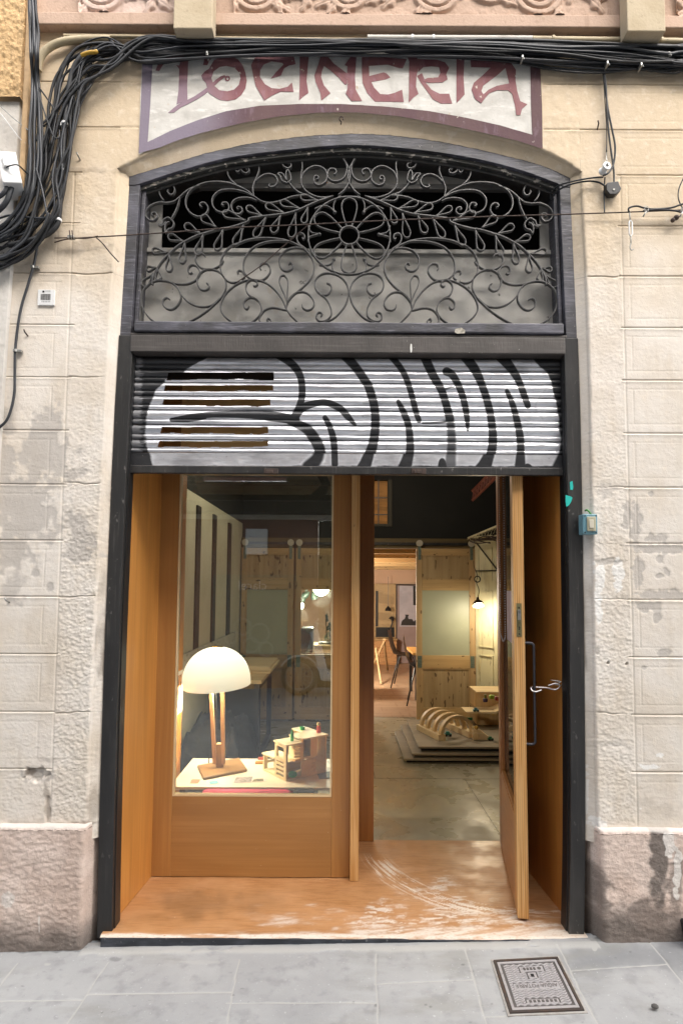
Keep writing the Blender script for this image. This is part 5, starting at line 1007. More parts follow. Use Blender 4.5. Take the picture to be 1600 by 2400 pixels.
b = MB(); c = PZ(1612, 2212, .13) + Vector((0, 0, .045)); b.lathe([(.03, -.016), (.045, -.018), (.05, -.01), (.05, .01), (.045, .018), (.03, .016)], c, 28, Matrix.Rotation(1.45, 3, 'Y')); 
t = thing('trolley_wheel', 'black rubber wheel just showing at the right edge on the pavement', 'wheel', c); part('tyre', b, M['black'], t, smooth=.6)
b = MB(); b.lathe([(.028, -.012), (.028, .012)], c, 20, Matrix.Rotation(1.45, 3, 'Y')); part('hub', b, M['galv'], t, smooth=.6)
# ================================================================ plywood shopfront set back in the opening
YW = .495; XPL, XPR = -.932, .955; ZT2 = 2.66
oak0, oak1 = srgb('#c4853f'), srgb('#a8672a')
M['panel'] = wood('varnished_panel', srgb('#cb8d47'), srgb('#ad7234'), 'z', .38, .25, 70)
M['panelx'] = wood('varnished_panel_cross', srgb('#ab7c47'), srgb('#956736'), 'x', .4, .2, 90)
M['stile'] = wood('varnished_stile', srgb('#ab7a43'), srgb('#946434'), 'z', .4, .2, 90)
M['plyx'] = ply('plywood_edge', 'x'); M['bead'] = mat('pale_bead', srgb('#d8c096'), .5)
M['jambwood'] = wood('dark_varnished_jamb', srgb('#a87139'), srgb('#8a572a'), 'z', .4, .2, 70)
sf = thing('display_window', 'varnished plywood display window with one large pane and a solid lower panel', 'shop window', (-.43, YW, ZFL))
sxl, sxr = P(403, 1868, YW).x, P(776.5, 1868, YW).x; zr = P(600, 1868, YW).z
b = MB(); b.box(XPL - .012, sxl, YW, YW + .05, ZFL + .004, ZT2); part('stile', b, M['stile'], sf, bev=.0015)
b = MB(); b.box(sxr, P(818, 2060, YW).x, YW, YW + .05, ZFL + .004, ZT2); part('stile', b, M['stile'], sf, bev=.0015)
b = MB(); b.box(sxl + .0006, sxr - .0006, YW + .001, YW + .05, ZFL + .004, zr); part('lower_panel', b, M['panelx'], sf)
b = MB(); b.box(sxl + .0006, sxr - .0006, YW + .001, YW + .05, 2.15, ZT2); part('head', b, mat('pale_head_board', srgb('#edc07e'), .6, 0, [('n', (2, 40, 40), .4, .7, srgb('#e0ae68'), .6)]), sf)  # colour lightened to make up for the little light behind the shutter
b = MB(); bw = .009
b.box(sxl + .001, sxl + bw, YW + .004, YW + .03, zr + .001, 2.149); b.box(sxr - bw, sxr - .001, YW + .004, YW + .03, zr + .001, 2.149); b.box(sxl + bw, sxr - bw, YW + .004, YW + .03, zr + .001, zr + bw); b.box(sxl + bw, sxr - bw, YW + .004, YW + .03, 2.149 - bw, 2.149)
part('glazing_bead', b, M['bead'], sf)
M['glass'] = glass_mat('window_glass', (.93, .97, .94), .035, (.6, .6, .55), 5)
b = MB(); b.box(sxl + bw, sxr - bw, YW + .014, YW + .020, zr + bw, 2.149 - bw); part('pane', b, M['glass'], sf)
b = MB(); px0, px1 = P(819, 2062, .462).x, P(839.5, 2066, .462).x
b.box(px0, px1, .462, .96, ZFL + .002, ZT2); part('post', b, M['plyx'], sf, bev=.0015)
b = MB(); b.box(px1 + .001, P(874, 1968, .948).x, .92, .965, ZFL + .002, ZT2); part('inner_jamb', b, M['jambwood'], sf, bev=.0015)
b = MB(); b.box(px0 - .02, px0 - .002, YW + .052, .96, ZFL, ZT2); part('return_panel', b, M['panel'], sf)
lin = thing('entrance_lining', 'orange varnished plywood lining of the recessed entrance with a worn wooden floor', 'entrance lining', (0, .3, ZFL))
def splay(xf, yf, xb, yb, t, nm, m):
    b = MB(); b.hexa([Vector((xf, yf, ZFL + .002)), Vector((xb, yb, ZFL + .002)), Vector((xb + t, yb, ZFL + .002)), Vector((xf + t, yf, ZFL + .002)), Vector((xf, yf, ZT2)), Vector((xb, yb, ZT2)), Vector((xb + t, yb, ZT2)), Vector((xf + t, yf, ZT2))]); part(nm, b, m, lin)
splay(-.964, .118, XPL, YW, -.016, 'side_panel', M['panel']); splay(.994, .118, XPR, .66, .016, 'side_panel', M['panel'])
b = MB(); b.box(XPL - .016, XPL, YW + .055, 1.0, ZFL + .002, ZT2); part('inner_panel', b, M['panel'], lin)
b = MB(); b.box(XPR, XPR + .016, .6605, .96, ZFL + .002, ZT2); part('inner_panel', b, M['panel'], lin)
M['chipped'] = mat('chipped_white', srgb('#b9b3a8'), .8, 0, [('n', (60, 60, 30), .52, .6, srgb('#4a3f35'), .9)])
b = MB(); b.box(-.972, -.9645, .113, .1175, ZFL, ZT2 - .3); part('white_edge', b, M['chipped'], lin)
b = MB(); b.box(.9945, 1.003, .113, .1175, ZFL, ZT2 - .3); part('white_edge', b, M['chipped'], lin)
b = MB(); b.box(XPL, XPR, .13, .97, 2.67, 2.70); part('ceiling_panel', b, M['panelx'], lin)
# worn floor as a fine sheet, scuffed pale where the door sweeps
xs = np.arange(-.985, 1.035, .005); ys = np.unique(np.concatenate([np.arange(-.004, .95, .006)]))
X, Y = np.meshgrid(xs, ys, indexing='ij'); px, py = proj(X, Y, ZFL + 0 * X)
n_ = fbm(X * 22, Y * 70, 120, 5, .6)
wear = sstep(2120, 2196, py + (fbm(X * 8, Y * 20, 121, 4) - .5) * 150) * .85 * sstep(200, 900, px + (fbm(X * 3, Y * 3, 131) - .5) * 900)
wear = np.maximum(wear, blobs(px, py, [(1080, 2150, 170, 40, .8), (940, 2160, 120, 36, .85), (1010, 2090, 55, 36, .7), (900, 2170, 90, 25, .9), (1150, 2160, 110, 16, .7)], 122, .8, 1.1, .03) * sstep(.36, .58, n_))
wear = wear * (.45 + .55 * sstep(.3, .7, fbm(X * 10 + Y * 6, Y * 90 - X * 20, 133, 4, .6)))
# arcs scratched by the opening door, centred on the hinge
rr = np.hypot(X - .90, Y - .90) + (fbm(X * 5, Y * 5, 123) - .5) * .02
arc = sstep(.52, .66, fbm(rr * 140, np.arctan2(Y - .9, X - .9) * 4, 124, 3)) * np.exp(-((rr - .74) / .075) ** 2) * sstep(.1, .25, Y) * sstep(.84, .66, Y)
wear = np.maximum(wear, arc * 1.0)
lip = sstep(.030, .010, Y + (fbm(X * 14, Y * 14, 126) - .5) * .022); wear = np.maximum(wear, lip * (.35 + .6 * sstep(.35, .6, fbm(X * 9, Y * 60, 135, 4))))
stain = blobs(px, py, [(480, 2120, 110, 34, .6), (620, 2110, 80, 24, .45), (350, 2150, 90, 20, .4), (1230, 2160, 60, 30, .4), (860, 2000, 60, 14, .5), (1290, 2150, 40, 60, .5), (700, 2090, 200, 10, .3)], 127, .8, .8, .02)
M['floorwood'] = mat('worn_threshold', srgb('#b58558'), .5, 0, [('n', (14, 90, 30), .4, .7, srgb('#9a693d'), .7, 4), ('n', (3, 9, 5), .4, .68, srgb('#c49468'), .6), ('a', 'stain', .1, 1, srgb('#5d4630'), .65), ('a', 'wear', .1, .8, srgb('#e0d6c8'), .85, (70, 200, 60), .15, .5), ('n', 90, .69, .74, srgb('#e4dccf'), .5, 6)], [((12, 80, 20), 3, .0006)], coat=.25, rlay=(8, .4, .7, .3, .65))
grid('floor_board', np.stack([X, Y, ZFL + (fbm(X * 6, Y * 6, 128) - .5) * .003 - sstep(.012, 0, Y) * .006], -1), M['floorwood'], lin, dict(wear=wear, stain=stain))
b = MB(); x0 = P(237, 2200, -.005).x; x1 = P(1335, 2190, -.005).x; m = 40; v = []; f = []
for i in range(m):
    x = x0 + (x1 - x0) * i / (m - 1); v += [(x, -.009, PAVE(x) - .02), (x, -.009, ZFL - .006), (x, .02, ZFL - .006), (x, .02, PAVE(x) - .02)]
for i in range(m - 1):
    for k in range(4): f.append((i * 4 + k, i * 4 + (k + 1) % 4, i * 4 + 4 + (k + 1) % 4, i * 4 + 4 + k))
f += [(0, 1, 2, 3), tuple((m - 1) * 4 + k for k in (3, 2, 1, 0))]; b.add(v, f); part('threshold_strip', b, mat('blackened_zinc', srgb('#31343a'), .45, .3, [('n', (9, 9, 30), .4, .7, srgb('#4d5159'), .8), ('n', (50, 50, 50), .66, .72, srgb('#8b8c8d'), .6)]), lin)

# ================================================================ the open glazed door
HX, HY = .903, .905; FX, FY = P(1206, 1700, .125).x, .125
dl = math.hypot(FX - HX, FY - HY); du = Vector(((FX - HX) / dl, (FY - HY) / dl, 0)); dn = Vector((-du.y, du.x, 0))      # dn points to the right
if dn.x < 0: dn = -dn
dr = thing('glazed_door', 'open plywood door with a tall pane, a lock plate on its edge and a steel pull', 'door', (HX, HY, ZFL))
def dbox(b, s0, s1, n0, n1, z0, z1):
    o = Vector((HX, HY, 0)); q = lambda s, n, z: o + du * s + dn * n + Vector((0, 0, z))
    b.hexa([q(s0, n0, z0), q(s1, n0, z0), q(s1, n0, z1), q(s0, n0, z1), q(s0, n1, z0), q(s1, n1, z0), q(s1, n1, z1), q(s0, n1, z1)])
DT = .047; zd0, zd1 = ZFL + .012, 2.40; zgb = P(1204, 1918, .16).z
b = MB(); dbox(b, dl - .085, dl, 0, DT, zd0, zd1); part('lock_stile', b, M['plyx'], dr, bev=.0015)
b = MB(); dbox(b, 0, .10, 0, DT, zd0, zd1); part('hinge_stile', b, M['jambwood'], dr, bev=.0015)
b = MB(); dbox(b, .1005, dl - .0855, .001, DT - .001, zd0, zgb); part('lower_panel', b, wood('door_panel', srgb('#b9824a'), srgb('#9c6532'), 'y', .4, .2, 70), dr)
b = MB(); dbox(b, .1005, dl - .0855, .001, DT - .001, 2.22, zd1); part('top_rail', b, M['jambwood'], dr)
b = MB()
dbox(b, .101, .125, .004, .02, zgb + .001, 2.219); dbox(b, dl - .11, dl - .086, .004, .02, zgb + .001, 2.219); dbox(b, .1255, dl - .1105, .004, .02, zgb + .001, zgb + .022)
part('glazing_bead', b, M['jambwood'], dr)
b = MB(); dbox(b, .126, dl - .111, .022, .028, zgb + .001, 2.219); part('pane', b, M['glass'], dr)
b = MB(); e0 = P(1212, 1492, FY + .002); e1 = P(1224, 1414, FY + .002)
o0 = .0115; dbox(b, dl, dl + .002, .012, .034, e0.z, e1.z); part('lock_plate', b, mat('aged_brass', srgb('#8d8660'), .4, .6, [('n', 60, .4, .7, srgb('#5f5a40'), .7)]), dr)
b = MB(); zc_ = (e0.z + e1.z) / 2; dbox(b, dl + .002, dl + .008, .017, .030, zc_ + .0, zc_ + .045); part('latch', b, M['galv'], dr, bev=.001)
b = MB()
for z in (e0.z + .012, e0.z + .034, e0.z + .042, e1.z - .02): b.lathe([(.004, 0), (.004, .0025)], Vector((HX, HY, z)) + du * dl + dn * .023, 8, Matrix((du.cross(Vector((0, 0, 1))), Vector((0, 0, 1)), -du)).transposed().inverted() if False else Matrix.Rotation(1.5708, 3, 'X'))
part('keyhole', b, M['black'], dr)
# pull bar on the far face
q = lambda s, n, z: Vector((HX, HY, z)) + du * s + dn * n
hz0, hz1 = P(1240, 1743, FY + .03).z, P(1240, 1507, FY + .03).z; hs = dl - .035
b = MB(); b.tube(cr([q(hs, DT - .002, hz1), q(hs, DT + .030, hz1), q(hs, DT + .040, hz1 - .008), q(hs, DT + .042, hz1 - .03), q(hs, DT + .042, (hz0 + hz1) / 2), q(hs, DT + .042, hz0 + .03), q(hs, DT + .040, hz0 + .008), q(hs, DT + .030, hz0), q(hs, DT - .002, hz0)], 6), .0062, 10); part('pull_handle', b, mat('brushed_steel', srgb('#47474d'), .4, .6), dr, smooth=True)
b = MB()
for z, s in ((2.16, .30), (2.16, .62)): b.tube([q(s, -.004, z), q(s + .10, -.004, z + .13)], .004, 6)
part('stay_arm', b, M['galv'], dr, smooth=True)
# lavender blind hanging on the door glass and its bead chain
zb0 = P(1195, 1506, .40).z; zb1 = P(1195, 1385, .40).z
bl = thing('door_blind', 'pale lavender paper sheet hanging against the door pane', 'sheet', q(.4, -.01, zb0))
b = MB(); dbox(b, .33, dl - .13, .018, .0195, zb0, zb1); part('sheet', b, mat('lavender_paper', srgb('#b3a4ac'), .9), bl)
ch = thing('bead_chain', 'long looped bead chain hanging beside the lavender sheet on the door', 'chain', q(.3, -.012, zb0))
cpts = [q(.27, -.008, 2.2)] + [q(.27, -.008, z) for z in np.linspace(2.15, zb0 + .03, 10)] + [q(.33, -.008, zb0 + .005), q(.40, -.008, zb0 - .004), q(.48, -.008, zb0 + .02)] + [q(.50, -.008, z) for z in np.linspace(zb0 + .06, 2.2, 10)]
ck = cr([tuple(p) for p in cpts], 30); b = MB(); acc = 0
for i in range(1, len(ck)):
    acc += (ck[i] - ck[i - 1]).length
    if acc > .0105: acc = 0; b.lathe([(.0005, -.0035), (.0034, -.0015), (.0034, .0015), (.0005, .0035)], ck[i], 6, cap=False)
part('beads', b, mat('grey_beads', srgb('#a9a2a0'), .4), ch)
# bent wire hook holding the door
hp = q(hs, DT + .042, P(1245, 1612, FY).z)
b = MB(); Yh = hp.y
hk = [tuple(P(*p, Yh + o)) for *p, o in [(1268, 1617, -.012), (1256, 1621, -.012), (1246, 1619, -.010), (1243, 1612, .0), (1248, 1610, .010), (1262, 1611, .010), (1280, 1612, .008), (1296, 1616, .004), (1304, 1615, 0), (1310, 1609, 0), (1308, 1604, 0), (1300, 1602, .004), (1292, 1604, .006), (1283, 1607, .008)]]
b.tube(cr(hk, 6), .0032, 8); single('door_hook', b, mat('bright_wire', srgb('#d8d4d2'), .3, .8), 'bent shiny wire hook from the door pull to the right panel', 'hook', None, smooth=True)
b = MB(); b.tube(cr([tuple(P(*p, Yh)) for p in [(1306, 1606), (1308, 1601), (1313, 1598)]] + [(XPR - .004, Yh + .02, P(1313, 1598, Yh).z + .004), (XPR + .004, Yh + .04, P(1313, 1598, Yh).z)], 5), .0026, 7); b.tube(cr([tuple(P(*p, Yh)) for p in [(1314, 1612), (1319, 1607)]] + [(XPR + .002, Yh + .03, P(1319, 1606, Yh).z)], 5), .0022, 7); single('screw_eye', b, M['galv'], 'small screw eye on the right panel that catches the wire hook', 'screw eye', None, smooth=True)
# ================================================================ the room behind
YBK = 4.05; XLW, XRW = -1.10, 1.47
M['concrete'] = mat('concrete_floor', srgb('#8f8770'), .38, 0, [('n', 2.2, .35, .7, srgb('#837b66'), .6), ('n', (6, 20, 6), .5, .8, srgb('#968e79'), .35), ('n', 60, .62, .75, srgb('#6b6450'), .4)], [(40, 3, .0006)], rlay=(5, .35, .7, .22, .5))
b = MB(); b.box(-1.6, 2.2, .9505, YBK + .1, ZFL - .1, ZFL - .003); b.box(-1.6, px0 - .021, .56, .95, ZFL - .1, ZFL - .003); struct(part('floor', b, M['concrete']))
jx = PZ(1088, 1825, ZFL).x; jy = PZ(1000, 1824, ZFL).y
b = MB(); b.box(jx - .002, jx + .002, .97, jy, ZFL - .0025, ZFL - .0018); b.box(-1.5, 2.1, jy, jy + .005, ZFL - .0025, ZFL - .0018); b.box(.26, .264, jy + .005, 3.4, ZFL - .0025, ZFL - .0018); struct(part('floor_joint', b, mat('floor_joint', srgb('#4a4436'), .8)))
M['darkwall'] = mat('black_wall', srgb('#171714'), .8, 0, [('n', 2, .4, .7, srgb('#1f1f1c'), .7)])
b = MB(); b.box(-1.6, 2.2, .97, YBK + .1, 3.3, 3.4); struct(part('ceiling', b, M['darkwall']))
zw = PX_z = None
ztop_l = 2.25
M['cream'] = mat('cream_boards', srgb('#cfcab4'), .7, 0, [('n', 3, .4, .7, srgb('#bdb79f'), .6)], [(60, 3, .0006)])
b = MB(); b.box(XLW - .1, XLW, .97, YBK, ZFL, ztop_l); struct(part('wall', b, M['cream']))
b = MB(); b.box(XLW - .1, XLW, .97, YBK, ztop_l + .002, 3.3); struct(part('wall', b, M['darkwall']))
b = MB(); b.box(2.1, 2.2, .97, YBK, ZFL, 3.3); b.box(XPR + .017, 2.1, .97, 1.0, ZFL, 3.3); struct(part('wall', b, M['darkwall']))
b = MB(); b.box(XLW, XPR + .02, .975, 1.0, 2.71, 3.3); struct(part('wall', b, M['darkwall']))
def xy(px, py, X): r = ray(px, py); t = X / r[0]; return Vector((X, -CAMD + r[1] * t, CAMH + r[2] * t))
M['strip'] = mat('perforated_strip', srgb('#3d352d'), .5, .3, [('n', (30, 30, 60), .5, .62, srgb('#16130f'), .8)])
for i, (pa, pw) in enumerate(((456, 9), (495, 7.5), (531, 6.5))):
    y0 = xy(pa, 1500, XLW + .012).y; y1 = xy(pa + pw, 1500, XLW + .012).y
    b = MB(); b.box(XLW + .0005, XLW + .014, min(y0, y1), max(y0, y1), .95, 2.17); single('wall_strip', b, M['strip'], ['dark slotted metal strip on the cream wall, nearest the window', 'dark slotted metal strip on the cream wall, middle of three', 'dark slotted metal strip on the cream wall, farthest from the window'][i], 'wall strip', 'dark strips on the cream wall')
for i, (x, y) in enumerate(((.25, 2.5), (-.65, 1.9))):  # unseen lamps, added to brighten the room where ceiling lighting is inferred
    g = Vector((x, y, 2.88)); t = thing('globe_lamp', ['opal globe lamp hung from the black ceiling over the platform end of the shop', 'opal globe lamp hung from the black ceiling beside the cream wall'][i], 'lamp', g)
    b = MB(); b.ball(g, .12, 12); part('globe', b, mat('opal_globe', (1, .9, .75), .4, emit=((1, .82, .58), 3)), t, smooth=True)
    b = MB(); b.tube([g + Vector((0, 0, .119)), Vector((x, y, 3.299))], .006, 6); part('flex', b, mat('lamp_flex', (.02, .02, .02), .5), t)
    l = bpy.data.lights.new('globe_light', 'POINT'); l.energy = (7, 3)[i]; l.color = (1, .87, .70); l.shadow_soft_size = .12; lo = bpy.data.objects.new('globe_light', l); lo.location = g + Vector((0, 0, -.15)); COL.objects.link(lo)
# upper back wall, mezzanine window, rail beam
zrl0, zrl1 = P(900, 1286, YBK).z, P(900, 1262, YBK).z
mw0, mw1 = P(780, 1180, YBK).x, P(908, 1180, YBK).x; mz0 = P(900, 1228, YBK).z; mz1 = 2.75
b = MB(); b.box(XLW, mw0, YBK, YBK + .08, zrl1, 3.3); b.box(mw1, 2.1, YBK, YBK + .08, zrl1, 3.3); b.box(mw0, mw1, YBK, YBK + .08, zrl1, mz0); b.box(mw0, mw1, YBK, YBK + .08, mz1, 3.3); struct(part('wall', b, M['darkwall']))
t = thing('mezzanine_window', 'small barred window high in the black back wall above the passage', 'window', (mw0, YBK, mz0))
b = MB(); w_ = .03
b.box(mw0 - .03, mw0, YBK - .02, YBK + .02, mz0 - .03, mz1); b.box(mw1, mw1 + .045, YBK - .02, YBK + .02, mz0 - .03, mz1); b.box(mw0, mw1, YBK - .02, YBK + .02, mz0 - .03, mz0); part('frame', b, wood('greenish_frame', srgb('#3d3726'), srgb('#2e291b'), 'z', .6, 0, 60), t)
b = MB()
for x in (mw1 - .11, mw1 - .20): b.box(x, x + .012, YBK, YBK + .012, mz0 + .001, mz1)
for z in (mz0 + .10, mz0 + .29): b.box(mw0 + .001, mw1 - .001, YBK + .014, YBK + .024, z, z + .012)
part('bars', b, M['framedark'], t)
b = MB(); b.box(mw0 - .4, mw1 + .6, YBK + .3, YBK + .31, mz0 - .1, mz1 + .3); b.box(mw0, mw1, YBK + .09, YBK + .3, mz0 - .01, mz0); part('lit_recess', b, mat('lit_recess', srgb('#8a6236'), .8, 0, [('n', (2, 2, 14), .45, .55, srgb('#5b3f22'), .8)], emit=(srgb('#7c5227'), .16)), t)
M['beam'] = wood('dark_rail_beam', srgb('#6a5a37'), srgb('#4b3f26'), 'x', .6, 0, 40)
b = MB(); b.box(XLW, 1.9, YBK - .06, YBK + .05, zrl0 + .002, zrl1 - .002); single('rail_beam', b, M['beam'], 'dark stained timber beam that carries the sliding doors', 'beam', None, bev=.003)
b = MB(); zz = zrl0 + .035; b.box(XLW, 1.9, YBK - .085, YBK - .078, zz, zz + .03); single('door_rail', b, M['framedark'], 'black steel rail along the timber beam above the sliding doors', 'rail')
# sliding panelled doors
pine0, pine1 = srgb('#bfa377'), srgb('#a0835a')
M['pine'] = wood('old_pine', pine0, pine1, 'z', .6, 0, 50, knots=((26, 26, 14), .69, srgb('#4d3114')))
M['pinex'] = wood('old_pine_rail', srgb('#c0a272'), srgb('#a28455'), 'x', .6, 0, 50, knots=((14, 26, 26), .69, srgb('#4d3114')))
M['pinep'] = wood('stripped_pine_panel', srgb('#b29c76'), srgb('#917852'), 'z', .7, 0, 34, knots=((30, 30, 10), .66, srgb('#4a3320')))
M['frost'] = mat('frosted_glass', srgb('#a5a890'), .45, 0, [('n', 2.2, .4, .7, srgb('#969a83'), .6), ('n', 40, .6, .75, srgb('#b2b49f'), .3)], spec=.4)
M['metal_green'] = mat('greenish_hinge', srgb('#6f7d72'), .5, .4, [('n', 60, .45, .7, srgb('#4b574f'), .7)])
def sliding(x0, x1, lb, clear, order):
    t = thing('sliding_door', lb, 'sliding door', ((x0 + x1) / 2, YBK - .07, ZFL), 'old panelled sliding doors on the rail')
    y0, y1 = YBK - .115, YBK - .075; zt = zrl0 - .006; sw = .062; z0 = ZFL + .012
    zz = [P(900, y, YBK - .1).z for y in (1300, 1358, 1383, 1535, 1565, 1660)]
    for a, c in ((x0, x0 + sw), (x1 - sw, x1)): b = MB(); b.box(a, c, y0, y1, z0, zt); part('stile', b, M['pine'], t, bev=.002)
    for a, c in ((zz[0], zt), (zz[2], zz[1]), (zz[4], zz[3]), (z0, zz[5])): b = MB(); b.box(x0 + sw + .001, x1 - sw - .001, y0 + .001, y1 - .001, a, c); part('rail', b, M['pinex'], t, bev=.002)
    b = MB(); b.box(x0 + sw, x1 - sw, y0 + .015, y1 - .012, zz[1], zz[0]); part('upper_panel', b, M['pinep'], t)
    b = MB(); b.box(x0 + sw, x1 - sw, y0 + .015, y1 - .012, zz[5], zz[4]); part('lower_panel', b, M['pinep'], t)
    b = MB(); b.box(x0 + sw, x1 - sw, y0 + .012, y0 + .018, zz[3], zz[2]); part('pane', b, M['glass'] if clear else M['frost'], t)
    b = MB(); e = .012
    for a, c, d_, f_ in ((x0 + sw, x0 + sw + e, zz[5] + e, zz[4] - e), (x1 - sw - e, x1 - sw, zz[5] + e, zz[4] - e), (x0 + sw, x1 - sw, zz[4] - e, zz[4]), (x0 + sw, x1 - sw, zz[5], zz[5] + e), (x0 + sw, x1 - sw, zz[1], zz[1] + e), (x0 + sw, x1 - sw, zz[0] - e, zz[0])): b.box(a, c, y0 + .004, y0 + .0145, d_, f_)
    part('moulding', b, M['pine'], t)
    for xc in (x0 + .035, x1 - .035):
        b = MB(); b.box(xc - .016, xc + .016, y0 - .006, y0 - .001, zt - .12, zt + .03); part('hanger', b, M['metal_green'], t, bev=.001)
        b = MB(); b.lathe([(.018, -.008), (.036, -.008), (.036, .008), (.018, .008)], (xc, y0 - .006, zt + .06), 20, Matrix.Rotation(1.5708, 3, 'X')); part('wheel', b, mat('pale_wheel', srgb('#b9b3a2'), .4), t, smooth=.6)
        b = MB(); b.box(xc - .022, xc + .022, y0 - .003, y0 - .0005, zz[4] + .005, zz[3] - .005); part('corner_plate', b, M['metal_green'], t)
    return t
YD = YBK - .115
sliding(P(975, 1500, YD).x, P(1113, 1500, YD).x, 'sliding door with frosted pane beside the white folding shutters', False, 0)
sliding(P(563, 1500, YD).x, P(686, 1500, YD).x, 'sliding door with frosted pane against the cream wall behind the lamp', False, 1)
sliding(P(691, 1500, YD).x, P(838, 1500, YD).x, 'sliding door with clear pane showing the peach wall behind', True, 2)
b = MB(); b.box(XLW, P(683, 1500, YBK).x - .002, YBK - .0, YBK + .05, ZFL, zrl0); b.box(P(697, 1500, YBK).x + .002, P(838, 1500, YBK).x, YBK, YBK + .05, ZFL, P(750, 1545, YBK).z); b.box(P(697, 1500, YBK).x + .002, P(838, 1500, YBK).x, YBK, YBK + .05, P(750, 1375, YBK).z, zrl0); single('partition', b, M['pinep'], 'plain pine boarding behind the two left sliding doors', 'partition')
b = MB(); b.box(P(683, 1500, YBK).x, P(697, 1500, YBK).x, YBK + .0, YBK + .06, ZFL, zrl0); single('partition_post', b, M['pine'], 'narrow pine post between the two left sliding doors', 'post')
# whitewashed folding shutters along the right side
M['whitewash'] = mat('flaking_whitewash', srgb('#d6cfa9'), .75, 0, [('n', (30, 6, 2), .52, .68, srgb('#b3a67b'), .7), ('n', (90, 22, 7), .63, .7, srgb('#6a5a3c'), .75, 5), ('n', 4, .45, .7, srgb('#e2ddc0'), .6)], [((60, 30, 8), 3, .0015)])
t = thing('folding_shutters', 'tall whitewashed folding shutters with flaking paint beside the back door', 'shutters', (XRW, 3.4, ZFL))
zt = P(1130, 1268, 3.9).z; FA = Vector((1.455, YBK - .10, 0)); FB = Vector((1.80, 3.46, 0)); fu = (FB - FA).normalized(); fn = Vector((-fu.y, fu.x, 0)); fn = fn if fn.y < 0 else -fn
def fbox(b, s0, s1, n0, n1, z0, z1):
    q_ = lambda s_, n_, z_: FA + fu * s_ + fn * n_ + Vector((0, 0, z_)); b.hexa([q_(s0, n0, z0), q_(s1, n0, z0), q_(s1, n0, z1), q_(s0, n0, z1), q_(s0, n1, z0), q_(s1, n1, z0), q_(s1, n1, z1), q_(s0, n1, z1)])
for i in range(2):
    s0, s1 = i * .302, i * .302 + .298; o = .012 * i; b = MB(); fbox(b, s0, s1, -.03, o * 0, ZFL + .03, zt); part('leaf', b, M['whitewash'], t, bev=.003)
    b = MB()
    for za, zb in ((.22, .72), (.80, 1.40), (1.50, 1.86)):
        for q_ in ((s0 + .05, s0 + .062, za, zb), (s1 - .062, s1 - .05, za, zb), (s0 + .0625, s1 - .0625, za, za + .012), (s0 + .0625, s1 - .0625, zb - .012, zb)): fbox(b, q_[0], q_[1], .0005, .012, q_[2] + ZFL, q_[3] + ZFL)
    part('panel_moulding', b, M['whitewash'], t)
b = MB(); fbox(b, .02, .33, .0125, .02, 1.73, 1.742); b.tube([FA + fu * .05 + fn * .03 + Vector((0, 0, zt - .02)), FA + fu * .33 + fn * .03 + Vector((0, 0, 1.745))], .008, 6); part('iron_strap', b, M['framedark'], t)
t = thing('coat_shelf', 'pale rack of curled rods and twigs on top of the white shutters', 'rack', (XRW - .05, 3.4, zt))
fq = lambda s_, n_, z_: FA + fu * s_ + fn * n_ + Vector((0, 0, z_))
b = MB(); fbox(b, 0, .6, -.03, .10, zt + .03, zt + .042); b.tube([fq(0, .1, zt + .03), fq(.6, .16, zt + .16)], .012, 8); part('rod', b, M['whitewash'], t)
b = MB()
for i in range(13): b.tube([fq(.02 + i * .045, .11 + .004 * i + math.cos(a) * .02, zt + .01 + .008 * i + math.sin(a) * .02) for a in np.linspace(0, 4.8, 10)], .004, 5)
part('hook_row', b, mat('pale_hooks', srgb('#b9b08f'), .5), t, smooth=True)
b = MB()
for i in range(8): y = R.uniform(0, .3); b.tube(cr([tuple(fq(y, .12, zt + R.uniform(-.02, .03))), tuple(fq(y + .12, .15, zt + R.uniform(-.04, .04))), tuple(fq(y + .28, .12, zt + R.uniform(-.05, .06)))], 5), .006, 5)
part('twigs', b, M['rust'], t, smooth=True)
# pendant lamp hung on the white shutters
lc = Vector((P(1119, 1410, 3.60).x, 3.60, P(1119, 1410, 3.60).z)); ls = 1400 / (3.72 + CAMD)
pd = thing('wall_lamp', 'lit dark metal shade lamp hanging on a wire before the white shutters', 'lamp', lc)
b = MB(); b.lathe([(.062, -.045), (.058, -.03), (.045, -.005), (.026, .014), (.014, .02), (.014, .045), (.004, .05)], lc, 28, Matrix.Rotation(math.radians(-26), 3, 'X'), cap=False); part('shade', b, mat('dark_bronze', srgb('#4d3c30'), .35, .6), pd, smooth=.8)
b = MB(); b.ball(lc + Vector((0, -.010, -.024)), .034, 10); part('bulb', b, mat('lit_bulb', (1, .85, .6), .5, emit=((1, .80, .50), 40)), pd, smooth=True)
b = MB(); b.tube(cr([tuple(lc + Vector(v)) for v in [(0, 0, .045), (.01, 0, .12), (-.01, .02, .2), (.0, .02, .27), (-.03, .03, .36), (-.035, .03, .42)]], 6), .004, 6); b.tube([lc + Vector((math.cos(a) * .03, .02, .23 + math.sin(a) * .03)) for a in np.linspace(0, 12, 30)], .006, 6); part('flex', b, M['framedark'], pd, smooth=True)
l = bpy.data.lights.new('bulb_light', 'POINT'); l.energy = 3; l.color = (1, .86, .66); l.shadow_soft_size = .03; lo = bpy.data.objects.new('bulb_light', l); lo.location = lc + Vector((0, -.005, -.075)); COL.objects.link(lo)
